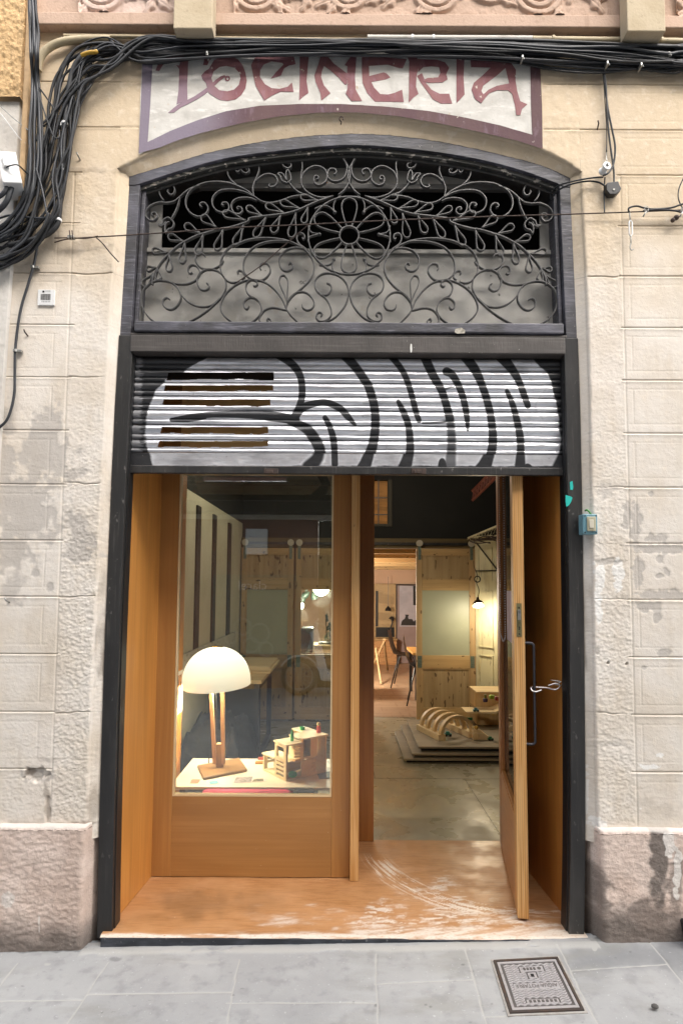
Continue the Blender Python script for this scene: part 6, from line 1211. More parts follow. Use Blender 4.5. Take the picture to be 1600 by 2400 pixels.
for i, (pa, pb) in enumerate((((1107, 1172), (1168, 1112)),)):
    a = P(*pa, 3.2); c = P(*pb, 2.6); b = MB(); b.tube([a, c], .018, 4); b.tube([a + Vector((0, 0, .09)), c + Vector((0, 0, .09))], .018, 4)
    for k in range(9): p = a.lerp(c, k / 9); q2 = a.lerp(c, (k + .5) / 9); b.tube([p, q2 + Vector((0, 0, .09))], .009, 4); b.tube([q2 + Vector((0, 0, .09)), a.lerp(c, (k + 1) / 9)], .009, 4)
    single('lattice_beam', b, mat('red_lattice', srgb('#5c2c20'), .6), 'reddish lattice beam slanting under the dark ceiling by the door', 'beam')

# ================================================================ stepped platform with wooden toys
pf = thing('stepped_platform', 'low platform of three stacked grey boards with dark gaps on the concrete floor', 'platform', PZ(1000, 1790, ZFL))
M['greyboard'] = wood('grey_board', srgb('#8d8069'), srgb('#766a55'), 'x', .6, 0, 40)
TZ = [(ZFL - .003, ZFL + .022, ZFL + .038), (ZFL + .038, ZFL + .060, ZFL + .076), (ZFL + .076, ZFL + .106, ZFL + .122)]
TP = [((945, 1790), (923, 1711.5)), ((964.5, 1777), (937, 1697.7)), ((979.5, 1763), (952, 1686))]
for (zb, z0, z1), (fa, ba) in zip(TZ, TP):
    f0 = PZ(*fa, zb); k0 = PZ(*ba, z1); xr_ = 1.9
    b = MB(); b.hexa([Vector((f0.x, f0.y, z0)), Vector((k0.x, k0.y, z0)), Vector((xr_, k0.y, z0)), Vector((xr_, f0.y, z0)), Vector((f0.x, f0.y, z1)), Vector((k0.x, k0.y, z1)), Vector((xr_, k0.y, z1)), Vector((xr_, f0.y, z1))]); part('board', b, M['greyboard'], pf, bev=.001)
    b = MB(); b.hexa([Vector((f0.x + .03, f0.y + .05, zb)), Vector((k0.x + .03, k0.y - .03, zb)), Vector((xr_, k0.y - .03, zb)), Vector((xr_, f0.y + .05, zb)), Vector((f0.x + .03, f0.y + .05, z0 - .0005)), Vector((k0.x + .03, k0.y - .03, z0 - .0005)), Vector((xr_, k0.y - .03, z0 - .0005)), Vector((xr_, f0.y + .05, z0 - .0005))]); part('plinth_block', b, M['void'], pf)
ZP = ZFL + .1225
def C2(x, y): return (860 + x / 4.356, 1560 + y / 4.356)
M['toywood'] = wood('pale_toy_plywood', srgb('#e6d2aa'), srgb('#d2b483'), 'x', .55, 0, 60)
M['birch'] = mat('birch_ply', srgb('#ecd8b2'), .55, 0, [('n', (9, 9, 60), .45, .7, srgb('#dcc294'), .6)])
M['birch_top'] = mat('birch_ply_face', srgb('#f1e2c4'), .5, 0, [('n', (6, 40, 40), .45, .7, srgb('#e4d0a8'), .6)])
M['toywood2'] = wood('warm_toy_plywood', srgb('#dcc193'), srgb('#c2a06c'), 'z', .55, 0, 60)
tb = thing('toy_bridge', 'wooden toy bridge of four arches over two plank kerbs on the platform', 'toy', PZ(*C2(780, 760), ZP))
ph = .05
Ln, Lf = PZ(*C2(725, 770), ZP), PZ(*C2(500, 655), ZP); Rn, Rf = PZ(*C2(1040, 740), ZP), PZ(*C2(800, 635), ZP)
for a, c in ((Ln, Lf), (Rn, Rf)):
    d = (c - a).normalized(); n = Vector((d.y, -d.x, 0)); n = n if n.x > 0 else -n; wd = .07
    b = MB(); b.hexa([a, a + n * wd, c + n * wd, c, a + Vector((0, 0, ph)), a + n * wd + Vector((0, 0, ph)), c + n * wd + Vector((0, 0, ph)), c + Vector((0, 0, ph))]); part('plank', b, M['toywood'], tb, bev=.002)
for i in range(4):
    t_ = .06 + .29 * i; a = Ln.lerp(Lf, t_) + Vector((.035, 0, ph)); c = Rn.lerp(Rf, t_) + Vector((.035, 0, ph)); m_ = (a + c) / 2; r = (c - a).length / 2; ux = (c - a).normalized(); uy = Vector((ux.y, -ux.x, 0)); b = MB(); v = []; f = []; n = 28
    for k in range(n + 1):
        an = math.pi * k / n
        for rr_, off in ((r + .014, -.02), (r + .014, .02), (r - .014, .02), (r - .014, -.02)): v.append(m_ + ux * -math.cos(an) * rr_ + Vector((0, 0, math.sin(an) * rr_ * .92)) + uy * off)
    for k in range(n):
        for z in range(4): f.append((k * 4 + z, k * 4 + (z + 1) % 4, k * 4 + 4 + (z + 1) % 4, k * 4 + 4 + z))
    f += [(0, 1, 2, 3), tuple(n * 4 + z for z in (3, 2, 1, 0))]; b.add(v, f); part('arch', b, M['toywood2'], tb, smooth=.6)
def col(name, h, r=.45): 
    k = 'col_' + name
    if k not in M: M[k] = mat('painted_' + name, srgb(h), r, 0, [('n', 20, .4, .7, tuple(v * .75 for v in srgb(h)), .5)])
    return M[k]
def toycar(p, s, m, lb):
    t = thing('toy_car', lb, 'toy car', p); b = MB(); b.box(p.x - s, p.x + s, p.y - s * .5, p.y + s * .5, p.z + s * .22, p.z + s * .75); b.box(p.x - s * .55, p.x + s * .45, p.y - s * .45, p.y + s * .45, p.z + s * .751, p.z + s * 1.25); part('body', b, m, t, bev=s * .16)
    for sx in (-.55, .55):
        for sy in (-.5, .5): b = MB(); b.lathe([(s * .3, -s * .1), (s * .3, s * .1)], p + Vector((s * sx, s * sy, s * .3)), 12, Matrix.Rotation(1.5708, 3, 'X')); part('wheel', b, M['black'], t, smooth=.6)
toycar(PZ(*C2(820, 720), ZP), .034, col('teal', '#2f7a70'), 'teal wooden toy car under the front arch of the bridge')
toycar(PZ(*C2(1255, 762), ZP), .026, col('green', '#2d6f45'), 'small dark green toy car right of the toy ramp')
t = thing('toy_ramp', 'pale wooden toy ramp wedge with a curved side near the bridge', 'toy', PZ(*C2(1150, 770), ZP))
p = PZ(*C2(1070, 745), ZP); b = MB(); b.prism([(p.x, ZP), (p.x + .17, ZP), (p.x + .05, ZP + .09), (p.x, ZP + .09)], p.y - .05, p.y + .04); part('wedge', b, M['toywood'], t, bev=.003)
b = MB(); b.lathe([(.028, -.003), (.028, .003)], (p.x + .02, p.y - .053, ZP + .03), 18, Matrix.Rotation(1.5708, 3, 'X')); part('wheel', b, M['toywood2'], t)
for i, (x, y, r_) in enumerate(((1082, 632, .013), (1112, 640, .018), (925, 575, .014))):
    g = PZ(*C2(x, y + 14), ZP + (.09 if i < 2 else .05)); b = MB(); b.ball(g + Vector((0, 0, r_)), r_, 8); single('toy_ball', b, col('amber', '#b08a35') if i else col('cream', '#c9b98c'), ['cream wooden ball on top of the toy ramp', 'amber wooden ball on top of the toy ramp', 'amber wooden ball on the far kerb of the bridge'][i], 'ball', 'small wooden balls', smooth=True)
t = thing('toy_garage', 'two storey wooden toy garage with a sloping ramp at the right of the platform', 'toy', PZ(*C2(1230, 600), ZP))
q0 = PZ(*C2(1115, 600), ZP); gx, gy = q0.x, q0.y; gw = .42; h1 = .14; h2 = .30; th = .012
b = MB(); b.box(gx, gx + gw, gy - .02, gy + .02, ZP, ZP + h1); b.box(gx, gx + th, gy + .0205, gy + .24, ZP, ZP + h1); part('lower_storey', b, M['toywood2'], t)
b = MB(); b.prism([(gx - .14, ZP + h1 + .012), (gx - .12, ZP + h1), (gx + .14, ZP + h1 - .01), (gx + gw, ZP + h2 - .04), (gx + gw, ZP + h2 - .018), (gx + .14, ZP + h1 + .012)], gy - .16, gy + .06); part('ramp', b, M['toywood'], t, bev=.002)
b = MB(); b.box(gx, gx + gw, gy + .062, gy + .075, ZP + h1 + .013, ZP + h2); b.box(gx, gx + th, gy + .0755, gy + .3, ZP + h1 + .013, ZP + h2); part('upper_storey', b, M['toywood2'], t)
b = MB(); b.box(gx - .005, gx + gw, gy - .02, gy + .31, ZP + h2 + .0005, ZP + h2 + .0125); part('roof', b, M['toywood'], t, bev=.001)
for i, (x, y, nm, hx, lb) in enumerate(((1270, 338, 'lime', '#8fae2b', 'lime green wooden block lying on the garage roof'), (1328, 355, 'red', '#8d2f28', 'dark red wooden block at the edge of the garage roof'))):
    zt_ = ZP + h2 + .013; g = PZ(*C2(x, y), zt_); b = MB(); b.box(g.x - .025, g.x + .025, g.y - .02, g.y + .02, zt_, zt_ + .034); single('toy_block', b, col(nm, hx), lb, 'block', 'wooden blocks on the garage roof', bev=.006)
zt_ = ZP + h2 + .013; g = PZ(*C2(1203, 370), zt_); pg = thing('peg_figure', 'purple and olive wooden peg standing on the garage roof', 'toy figure', g)
b = MB(); b.lathe([(.020, 0), (.021, .025), (.018, .03)], g, 14); part('base', b, col('purple', '#3c2440'), pg, smooth=.6)
b = MB(); b.lathe([(.010, .0305), (.011, .06), (.008, .064)], g, 12); part('peg', b, col('olive', '#7c7a2c'), pg, smooth=.6)
toycar(PZ(*C2(1107, 470), ZP + h1 + .012), .028, col('blueteal', '#2c6d78'), 'blue teal toy car parked at the top of the garage ramp')
b = MB(); g = PZ(*C2(1110, 556), ZP); b.box(g.x - .09, g.x + .05, g.y, g.y + .02, ZP + .0, ZP + .022); single('toy_stick', b, col('green', '#2d6f45'), 'dark green wooden stick lying by the toy garage', 'block', bev=.003)

# ================================================================ display behind the pane
YT0 = .60; ZT = P(600, 1845, YT0).z; ZTe = P(600, 1852, YT0).z; YT1 = PZ(600, 1778, ZT).y
dt = thing('display_table', 'white display table top just behind the shop pane', 'table', (-.4, YT0, ZT))
M['whiteboard'] = mat('white_laminate', srgb('#e6dfcf'), .4, 0, [('n', 3, .4, .7, srgb('#d9d0bd'), .5)])
b = MB(); xa_, xb_ = P(397, 1848, YT0).x, .035
xc_ = PZ(451, 1778, ZT).x
b.hexa([Vector((xa_, YT0, ZTe)), Vector((xb_, YT0, ZTe)), Vector((xb_, YT1, ZTe)), Vector((xc_, YT1, ZTe)), Vector((xa_, YT0, ZT)), Vector((xb_, YT0, ZT)), Vector((xb_, YT1, ZT)), Vector((xc_, YT1, ZT))]); part('top', b, M['whiteboard'], dt, bev=.0015)
for x, y in ((-.82, .64), (0.0, .64), (-.72, YT1 - .05), (0.0, YT1 - .05)): b = MB(); b.box(x - .015, x + .015, y - .015, y + .015, ZFL, ZTe - .001); part('leg', b, M['framedark'], dt)
t = thing('cushion', 'pink cushion pushed under the display table', 'cushion', (-.5, .85, .4))
b = MB(); x0, x1 = P(484, 1862, .72).x, P(690, 1862, .72).x; b.box(x0, x1, .548, 1.1, ZFL, P(600, 1855, .56).z); part('cover', b, mat('pink_cloth', srgb('#d0486a'), .8, 0, [('n', 9, .4, .7, srgb('#a12f4c'), .7)], [(8, 3, .01)]), t, bev=.03, smooth=True)
b = MB(); b.box(x1 + .004, P(738, 1862, .72).x, .56, 1.1, ZFL, P(600, 1855, .56).z); single('black_crate', b, M['black'], 'black crate beside the pink cushion under the display table', 'crate', None, bev=.006)
# table lamp with a white dome
lp = PZ(513, 1803, ZT); la = math.radians(22)
lm = thing('table_lamp', 'lit table lamp with white dome shade on a wooden stand in the window', 'lamp', lp)
Rl = Matrix.Rotation(la, 3, 'Z'); bc = [PZ(*p, ZT + .014) for p in [(462, 1794), (560, 1776), (579, 1803), (477, 1823)]]
b = MB(); b.hexa([Vector((p.x, p.y, ZT + .001)) for p in bc] + [Vector((p.x, p.y, ZT + .016)) for p in bc]); part('base', b, wood('walnut', srgb('#94744f'), srgb('#735638'), 'x', .45, .1, 50), lm, bev=.003)
yl_ = lp.y; S1 = 1400 / (yl_ + CAMD)
b = MB(); p0, p1 = P(507, 1793, yl_), P(525, 1742, yl_); b.box(p0.x, p1.x, yl_ - .018, yl_ + .018, ZT + .0165, p1.z); part('block', b, wood('lamp_oak', srgb('#b1916a'), srgb('#8f6f4b'), 'z', .5, 0, 60), lm, bev=.002)
for a_, c_ in (((503, 1790), (494, 1612)), ((523, 1790), (521, 1612))):
    b = MB(); A = P(*a_, yl_ - .03); B_ = P(*c_, yl_ - .012); wv = Vector((.010, 0, 0)); dv = Vector((0, .012, 0)); b.hexa([A - wv - dv, A + wv - dv, A + wv + dv, A - wv + dv, B_ - wv - dv, B_ + wv - dv, B_ + wv + dv, B_ - wv + dv]); part('stem', b, wood('lamp_beech', srgb('#c59f7b'), srgb('#a9805a'), 'z', .5, 0, 60), lm, bev=.002)
sc_ = P(508, 1606, yl_ - .0); rd = 77.5 / S1; hd = 88 / S1
Mt = Matrix.Rotation(math.radians(-3), 3, 'Y') @ Matrix.Rotation(math.radians(4), 3, 'X')
prof = [(rd, -.0), (rd * 1.0, hd * .12)] + [(rd * math.cos(a) ** .92, hd * (.12 + .88 * math.sin(a))) for a in np.linspace(.06, 1.5, 16)]
prof[-1] = (.02, hd)
b = MB(); b.lathe(prof, sc_, 48, Mt, cap=False); me_sh = part('shade', b, None, lm, smooth=True)
M['shade'] = mat('opal_shade', srgb('#f3e6cc'), .35, 0, (), emit=((1.0, .86, .66), 1.2)); me_sh.data.materials.append(M['shade'])
# glow of the opal strongest round the bulb near the crown
nt = M['shade'].node_tree; g_ = nt.nodes.new('ShaderNodeNewGeometry'); vm = nt.nodes.new('ShaderNodeVectorMath'); vm.operation = 'DISTANCE'; vm.inputs[1].default_value = sc_ + Vector((-.01, -.02, hd * .80)); nt.links.new(g_.outputs['Position'], vm.inputs[0])
mr = nt.nodes.new('ShaderNodeMapRange'); mr.inputs[1].default_value = .02; mr.inputs[2].default_value = .26; mr.inputs[3].default_value = .9; mr.inputs[4].default_value = .24; nt.links.new(vm.outputs['Value'], mr.inputs[0]); nt.links.new(mr.outputs[0], nt.nodes['Principled BSDF'].inputs['Emission Strength'])
b = MB(); p = sc_ + Vector((0, 0, hd)); b.box(p.x - .035, p.x + .03, p.y - .02, p.y + .02, p.z - .002, p.z + .004); part('cap', b, mat('brass_cap', srgb('#8a713a'), .4, .6), lm)
b = MB(); b.ball(sc_ + Vector((0, 0, .06)), .03, 10); part('bulb', b, mat('lamp_bulb', (1, .9, .7), .5, emit=((1, .8, .52), 25)), lm, smooth=True)
b = MB(); b.tube(cr([tuple(P(505, 1618, yl_ + .03)), tuple(P(507, 1680, yl_ + .05)), tuple(P(498, 1740, yl_ + .08)), tuple(P(490, 1775, yl_ + .10)), tuple(P(489, 1790, yl_ + .10))], 8), .003, 6); part('flex', b, M['black'], lm, smooth=True)
l = bpy.data.lights.new('dome_light', 'POINT'); l.energy = 9; l.color = (1, .87, .68); l.shadow_soft_size = .04; lo = bpy.data.objects.new('dome_light', l); lo.location = sc_ + Vector((0, 0, .0)); COL.objects.link(lo)
# toy house built of slotted plywood
th_ = thing('toy_house', 'plywood toy house of stacked slotted boxes on the display table', 'toy house', PZ(669, 1832, ZT))
Nn = PZ(669, 1832, ZT); Lc = PZ(616, 1806, ZT); Rc = PZ(742, 1816, ZT)
ea = (Lc - Nn); la_ = ea.length; ea = ea / la_; eb = (Rc - Nn); eb = (eb - ea * eb.dot(ea)).normalized(); lb_ = (Rc - Nn).length
vz = (P(669, 1747, Nn.y).z - Nn.z) / 85.0
def HB(b, a0, a1, b0, b1, z0, z1):
    q = lambda a, c, z: Nn + ea * a * la_ + eb * c * lb_ + Vector((0, 0, z * vz + .0015)); b.hexa([q(a0, b0, z0), q(a1, b0, z0), q(a1, b1, z0), q(a0, b1, z0), q(a0, b0, z1), q(a1, b0, z1), q(a1, b1, z1), q(a0, b1, z1)])
tk = .06
def hpart(nm, boxes, m='birch'):
    b = MB()
    for q in boxes: HB(b, *q)
    return part(nm, b, M[m], th_)
# tower: slotted left wall, open right front, roof
hpart('tower_wall', [(0, .10, 0, tk, 0, 82), (.40, .48, 0, tk, 0, 82), (.10, .40, 0, tk, 0, 6), (.10, .40, 0, tk, 76, 82), (.10, .40, 0, tk, 46, 50)] + [(.10, .40, 0, tk, z, z + 5) for z in (12, 22, 32, 41)])
hpart('tower_wall', [(0, .48, .46, .5, 40, 82), (.0, .04, .28, .46, 40, 46)] + [(.0, .04, .28, .46, z, z + 4) for z in (50, 58, 66, 74)])
hpart('tower_floor', [(0.04, .48, tk, .46, 40, 43), (.0, .48, tk, .5, 0, 3)], 'birch_top')
hpart('tower_roof', [(-.03, .52, -.02, .53, 82.2, 85.5)], 'birch_top')
hpart('front_panel', [(0, .04, .50, .78, 0, 40), (0, .04, .78, .98, 0, 4)] + [(0, .04, .78, .82, 4, 42), (0, .04, .94, .98, 4, 42)] + [(0, .04, .82, .94, z, z + 5) for z in (4, 14, 24, 34)])
hpart('back_panel', [(.45, .48, .10, .96, 3.1, 39.9)], 'birch')
hpart('low_box', [(.48, 1, 0, .05, 0, 4), (.96, 1, 0, .05, 4, 40), (.50, 1, .44, .48, 0, 40), (.96, 1, .05, .12, 4, 40), (.96, 1, .34, .44, 4, 40), (.96, 1, .12, .34, 18, 24)])
hpart('low_roof', [(.49, 1.04, -.02, .50, 40.2, 43.5)], 'birch_top')
hpart('low_floor', [(.50, .96, .05, .44, 0, 3)], 'birch_top')
hpart('upper_box', [(0, .04, .50, .56, 44, 90), (0, .04, .80, 1.0, 44, 90), (0, .04, .56, .80, 44, 48)] + [(0, .04, .82, .98, 90, 92)] + [(.0, .5, .98, 1.02, 44, 90)] + [(.46, .5, .50, .98, 44, 90)], 'birch')
hpart('upper_floor', [(0.04, .46, .51, .98, 44, 47)], 'birch_top')
hpart('tall_frame', [(.0, .5, 1.30, 1.34, 0, 90), (.0, .5, 1.02, 1.30, 0, 3), (.46, .5, 1.02, 1.30, 3, 60)], 'birch')
hpart('upper_roof', [(-.03, .52, .49, 1.37, 90.2, 93.5), (.52, 1.0, .95, 1.37, 90.2, 93.5)], 'birch_top')
hpart('rear_wall', [(.96, 1.0, .96, 1.36, 0, 90), (.55, .96, 1.33, 1.36, 50, 90)], 'birch')
def onp(px, py, z): return PZ(px, py, Nn.z + z * vz)
g = onp(684, 1737, 86); t = thing('green_bottle_toy', 'green wooden bottle toy on the tower of the plywood house', 'toy', g); b = MB(); k = 1 / S1
b.lathe([(3.6 * k, 0), (3.8 * k, 2 * k), (3.8 * k, 15 * k), (2 * k, 18 * k), (2 * k, 24 * k), (.5 * k, 25 * k)], g + Vector((0, 0, .001)), 18); part('body', b, col('toygreen', '#2f9a4c'), t, smooth=.6)
g = onp(708, 1711, 94); b = MB(); b.lathe([(2.5 * k, 6 * k), (2.5 * k, 2 * k), (6 * k, 0), (6.2 * k, 7 * k), (2.5 * k, 8 * k)], g + Vector((0, 0, .001)), 20, cap=False); single('green_ring_toy', b, col('toygreen', '#2f9a4c'), 'green wooden ring toy on the highest roof of the plywood house', 'toy', smooth=.7)
g = onp(746, 1717, 94); t = thing('red_peg_doll', 'red wooden peg doll with a bare round head on the plywood house', 'toy figure', g)
b = MB(); b.lathe([(5.3 * k, 0), (5.2 * k, 4 * k), (4.2 * k, 14 * k), (2 * k, 15.5 * k)], g + Vector((0, 0, .001)), 18); part('body', b, col('toyred', '#c14a38'), t, smooth=.7)
b = MB(); b.ball(g + Vector((0, 0, 19 * k)), 4.6 * k, 9); part('head', b, M['toywood'], t, smooth=True)
g = onp(683, 1824, 3.5); b = MB(); b.ball(g + Vector((.004, .02, 6 * k)), 10 * k, 6, (1, .9, .72)); single('green_ball_toy', b, col('toygreen', '#2f9a4c'), 'faceted green wooden ball inside the front opening of the plywood house', 'toy')
g = Nn + ea * .25 * la_ + eb * .2 * lb_ + Vector((0, 0, 43.6 * vz)); b = MB(); b.lathe([(3.5 * k, 0), (3 * k, 9 * k), (1 * k, 10 * k)], g, 14); b.ball(g + Vector((0, 0, 12 * k)), 3.4 * k, 7); single('green_peg_toy', b, col('toygreen', '#2f9a4c'), 'green peg toy seen through the upper window of the tower', 'toy', smooth=.7)
# cards and leaflets on the table
def card(nm, pts, m, lb, cat, h=.0016, z=None):
    z = (ZT if z is None else z) + .0006; c4 = [PZ(*p, z) for p in pts]; b = MB(); b.hexa(c4 + [p + Vector((0, 0, h)) for p in c4]); return single(nm, b, m, lb, cat)
card('red_card', [(445, 1836), (449, 1827), (470, 1827), (464, 1836)], mat('salmon_card', srgb('#e08673'), .7), 'small salmon card on the display table below the lamp', 'card')
card('blue_card', [(489, 1832), (510, 1829), (512, 1836), (492, 1839)], mat('blue_card', srgb('#5f9fb5'), .7), 'small blue card on the display table below the lamp', 'card')
t = thing('leaflet', 'printed leaflet with a grey photograph lying in front of the toy house', 'leaflet', PZ(585, 1827, ZT))
def lcard(nm, pts, m, z): 
    c4 = [PZ(*p, ZT + z) for p in pts]; b = MB(); b.hexa(c4 + [p + Vector((0, 0, .0008)) for p in c4]); part(nm, b, m, t)
lcard('sheet', [(543, 1838), (552, 1819), (630, 1815), (624, 1832)], mat('leaflet_paper', srgb('#ddd8d6'), .5), .0008)
lcard('picture', [(547, 1835), (553, 1822), (592, 1820), (588, 1833)], mat('leaflet_photo', srgb('#a9a5ac'), .4, 0, [('n', (60, 60, 60), .45, .6, srgb('#5f5b62'), .7)]), .0018)
lcard('dark_picture', [(590, 1832), (596, 1826), (616, 1825), (618, 1831)], mat('leaflet_dark', srgb('#4c4a3d'), .4, 0, [('n', 120, .5, .6, srgb('#c9c4a0'), .8)]), .0018)
card('grey_leaflet', [(748, 1826), (742, 1812), (776, 1808), (774, 1824)], mat('grey_leaflet', srgb('#7b8084'), .5, 0, [('n', 40, .45, .6, srgb('#4f5458'), .6)]), 'grey leaflet in the shade of the toy house', 'leaflet')
card('white_card', [(712, 1842), (718, 1829), (742, 1830), (738, 1843)], M['white'], 'white card on the front edge of the display table', 'card')
for i, (x, y, hx, lb) in enumerate(((607, 1790, '#b9853a', 'ochre wooden tile stacked left of the toy house'), (613, 1783, '#a34a3a', 'red wooden tile stacked left of the toy house'))):
    g = PZ(x, y, ZT + .006 * i); b = MB(); b.box(g.x - .022, g.x + .022, g.y - .014, g.y + .014, ZT + .001 + .0125 * i, ZT + .013 + .0125 * i); single('toy_tile', b, col('tile%d' % i, hx), lb, 'tile', 'wooden tiles on the display table', bev=.002)
# pinned print on the inner side wall and pin board behind the lamp
def side(nm, X, a, c, m, par=None): 
    y0 = xy(a[0], a[1], X).y; y1 = xy(c[0], c[1], X).y; z0 = xy(a[0], a[1], X).z; z1 = xy(c[0], c[1], X).z; b = MB(); b.box(X, X + .0015, min(y0, y1), max(y0, y1), min(z0, z1), max(z0, z1)); return part(nm, b, m, par)
t = thing('pinned_print', 'tall white print with brown frame drawings pinned inside the window', 'print', (XPL + .004, .6, 1.0))
side('sheet', XPL + .002, (409, 1680), (429, 1568), mat('print_paper', srgb('#d8d2c8'), .7), t)
side('drawing', XPL + .004, (412, 1650), (425, 1580), mat('print_drawing', srgb('#c79a74'), .7, 0, [('n', (90, 90, 30), .5, .58, srgb('#3d2c24'), .9)]), t)
t = thing('pin_board', 'white sheet of sketches leaning on the cream wall behind the lamp', 'board', (XLW + .02, 1.9, .9))
b = MB(); b.box(XLW + .016, XLW + .024, 1.15, 3.6, .86, xy(470, 1516, XLW + .02).z); part('sheet', b, mat('sketch_paper', srgb('#bdbbaf'), .8, 0, [('n', (40, 14, 40), .62, .66, srgb('#5b5952'), .8, 2)]), t)
# work table with stacked boards and black steel frame
YA, YB2 = 2.30, 3.22; xe_ = PZ(633, 1723, ZFL).x; ztt = P(633, 1567, 3.2).z
wt = thing('work_table', 'work table with thick plywood top on a black steel frame by the cream wall', 'table', (-.8, 2.8, ZFL))
b = MB(); b.box(XLW + .03, xe_ + .04, YA, YB2, ztt, ztt + .03); part('top', b, M['toywood'], wt, bev=.002)
for x, y in ((xe_, YB2 - .05), (xe_, YA + .03), (XLW + .06, YB2 - .05), (XLW + .06, YA + .03)): b = MB(); b.box(x - .02, x + .02, y - .02, y + .02, ZFL, ztt - .001); part('leg', b, M['framedark'], wt)
b = MB(); b.box(xe_ - .019, xe_ + .019, YA + .051, YB2 - .071, ZFL + .0, ZFL + .05); b.box(xe_ - .018, xe_ + .018, YA + .051, YB2 - .071, ztt - .05, ztt - .002); part('frame_rail', b, M['framedark'], wt)
b = MB(); b.box(XLW + .05, xe_ + .02, YA + .1, YA + .12, ZFL + .05, ztt - .06); part('modesty_panel', b, M['framedark'], wt)
bs = thing('board_stack', 'stack of three plywood sheets lying on the work table', 'plywood stack', (-.8, 3, ztt + .03))
for i in range(3): b = MB(); o_ = (0, .012, -.006)[i]; b.box(XLW + .05 + o_, xe_ + .07 + o_, YA + .35 + o_, YB2 + .08, ztt + .032 + i * .021, ztt + .0515 + i * .021); part('sheet', b, M['toywood'], bs, bev=.001)
# dark coats heaped under it
hp_ = thing('coat_heap', 'heap of black coats and bags beneath the work table', 'coats', (-.85, 1.9, ZFL))
X, Y = np.meshgrid(np.linspace(-1.09, -.56, 70), np.linspace(1.35, 2.28, 110), indexing='ij'); e_ = np.minimum(np.minimum(X + 1.2, -.56 - X) * 5, np.minimum(Y - 1.35, 2.28 - Y) * 4)
hh = sstep(0, 1, e_) * (.26 + .42 * fbm(X * 4, Y * 4, 201, 3) + .10 * np.abs(fbm(X * 12, Y * 16, 202, 3) - .5) * 2)
grid('cloth', np.stack([X + .08 * (fbm(X * 7, Y * 7, 203, 3) - .5), Y, ZFL + hh], -1), mat('black_cloth', srgb('#26282d'), .9, 0, [('n', 9, .45, .7, srgb('#34373d'), .6)], [(24, 4, .012)]), hp_)

# ================================================================ back room seen through the passage
YR = 8.8; ZC0, ZC1 = P(900, 1288, YBK).z - .0, P(900, 1352, YR).z
M['peach'] = mat('peach_plaster', srgb('#ccac90'), .85, 0, [('n', 3, .4, .7, srgb('#bf9d80'), .5)], [(50, 3, .001)])
M['oakfloor'] = mat('back_floor', srgb('#a0856a'), .45, 0, [('n', (2, 14, 2), .4, .7, srgb('#86694f'), .7), ('n', (30, 3, 3), .55, .7, srgb('#6f4c30'), .5)], [(60, 3, .0006)])
b = MB(); b.box(-3.0, 3.2, YBK + .1005, YR, ZFL - .1, ZFL - .001); struct(part('floor', b, M['oakfloor']))
b = MB(); b.box(-3, 3.2, YR, YR + .1, ZFL, 2.4); b.box(-3.1, -3, YBK + .1, YR, ZFL, 2.4); b.box(3.2, 3.3, YBK + .1, YR, ZFL, 2.4); struct(part('wall', b, M['peach']))
b = MB(); b.hexa([Vector((-3, YBK + .1, 2.10)), Vector((3.2, YBK + .1, 2.10)), Vector((3.2, YR, 1.98)), Vector((-3, YR, 1.98)), Vector((-3, YBK + .1, 2.2)), Vector((3.2, YBK + .1, 2.2)), Vector((3.2, YR, 2.1)), Vector((-3, YR, 2.1))]); struct(part('ceiling', b, mat('ceiling_wood', srgb('#b98d61'), .7, 0, [('n', (2, 20, 2), .4, .7, srgb('#9c7046'), .7)])))
for i, y in enumerate((4.6, 5.4, 6.3, 7.3, 8.3)):
    b = MB(); z = 2.10 - (y - YBK) * .025; b.box(-3, 3.2, y, y + .14, z - .13, z - .002); single('ceiling_beam', b, M['pinex'], 'timber ceiling beam across the back room', 'beam', 'ceiling beams in the back room', bev=.006)
zz = lambda y: P(900, y, YR).z; xx = lambda x: P(x, 1450, YR - .02).x
t = thing('inner_window', 'pine framed window into a lamp lit room at the end of the passage', 'window', (xx(900), YR, zz(1493)))
b = MB(); x0, x1, z0, z1 = xx(876), xx(927), zz(1497), zz(1368); e = .025
for q_ in ((x0, x0 + e, z0, z1), (x1 - e, x1, z0, z1), (x0 + e, x1 - e, z0, z0 + e), (x0 + e, x1 - e, z1 - e, z1)): b.box(q_[0], q_[1], YR - .04, YR - .005, q_[2], q_[3])
part('frame', b, M['pine'], t)
b = MB(); b.box(x0 + e, x1 - e, YR - .015, YR - .008, z0 + e, z1 - e); part('pane', b, mat('lamp_lit_view', srgb('#9c8058'), .5, 0, [('n', (2, 2, 6), .45, .6, srgb('#755a39'), .7)], emit=(srgb('#a58a5e'), .08)), t)
b = MB(); b.box(x0 + e + .01, x1 - e - .005, YR - .022, YR - .016, z0 + e + .01, zz(1470)); b.box(x0 + e, x0 + e + .05, YR - .022, YR - .016, zz(1468), zz(1385)); part('dark_furniture', b, M['black'], t)
t = thing('desk_lamp', 'small dark desk lamp in front of the inner window', 'lamp', (xx(915), YR - .1, zz(1468)))
b = MB(); b.lathe([(.055, 0), (.04, .05), (.015, .07)], (xx(915), YR - .1, zz(1452)), 16, Matrix.Rotation(.5, 3, 'Y')); b.tube([(xx(915), YR - .1, zz(1448)), (xx(918), YR - .1, zz(1458)), (xx(914), YR - .1, zz(1470))], .014, 6); part('arm', b, M['framedark'], t, smooth=.7)
t = thing('hanging_lamp', 'small dark hanging lamp before the inner window', 'lamp', (xx(907), YR - .2, zz(1430)))
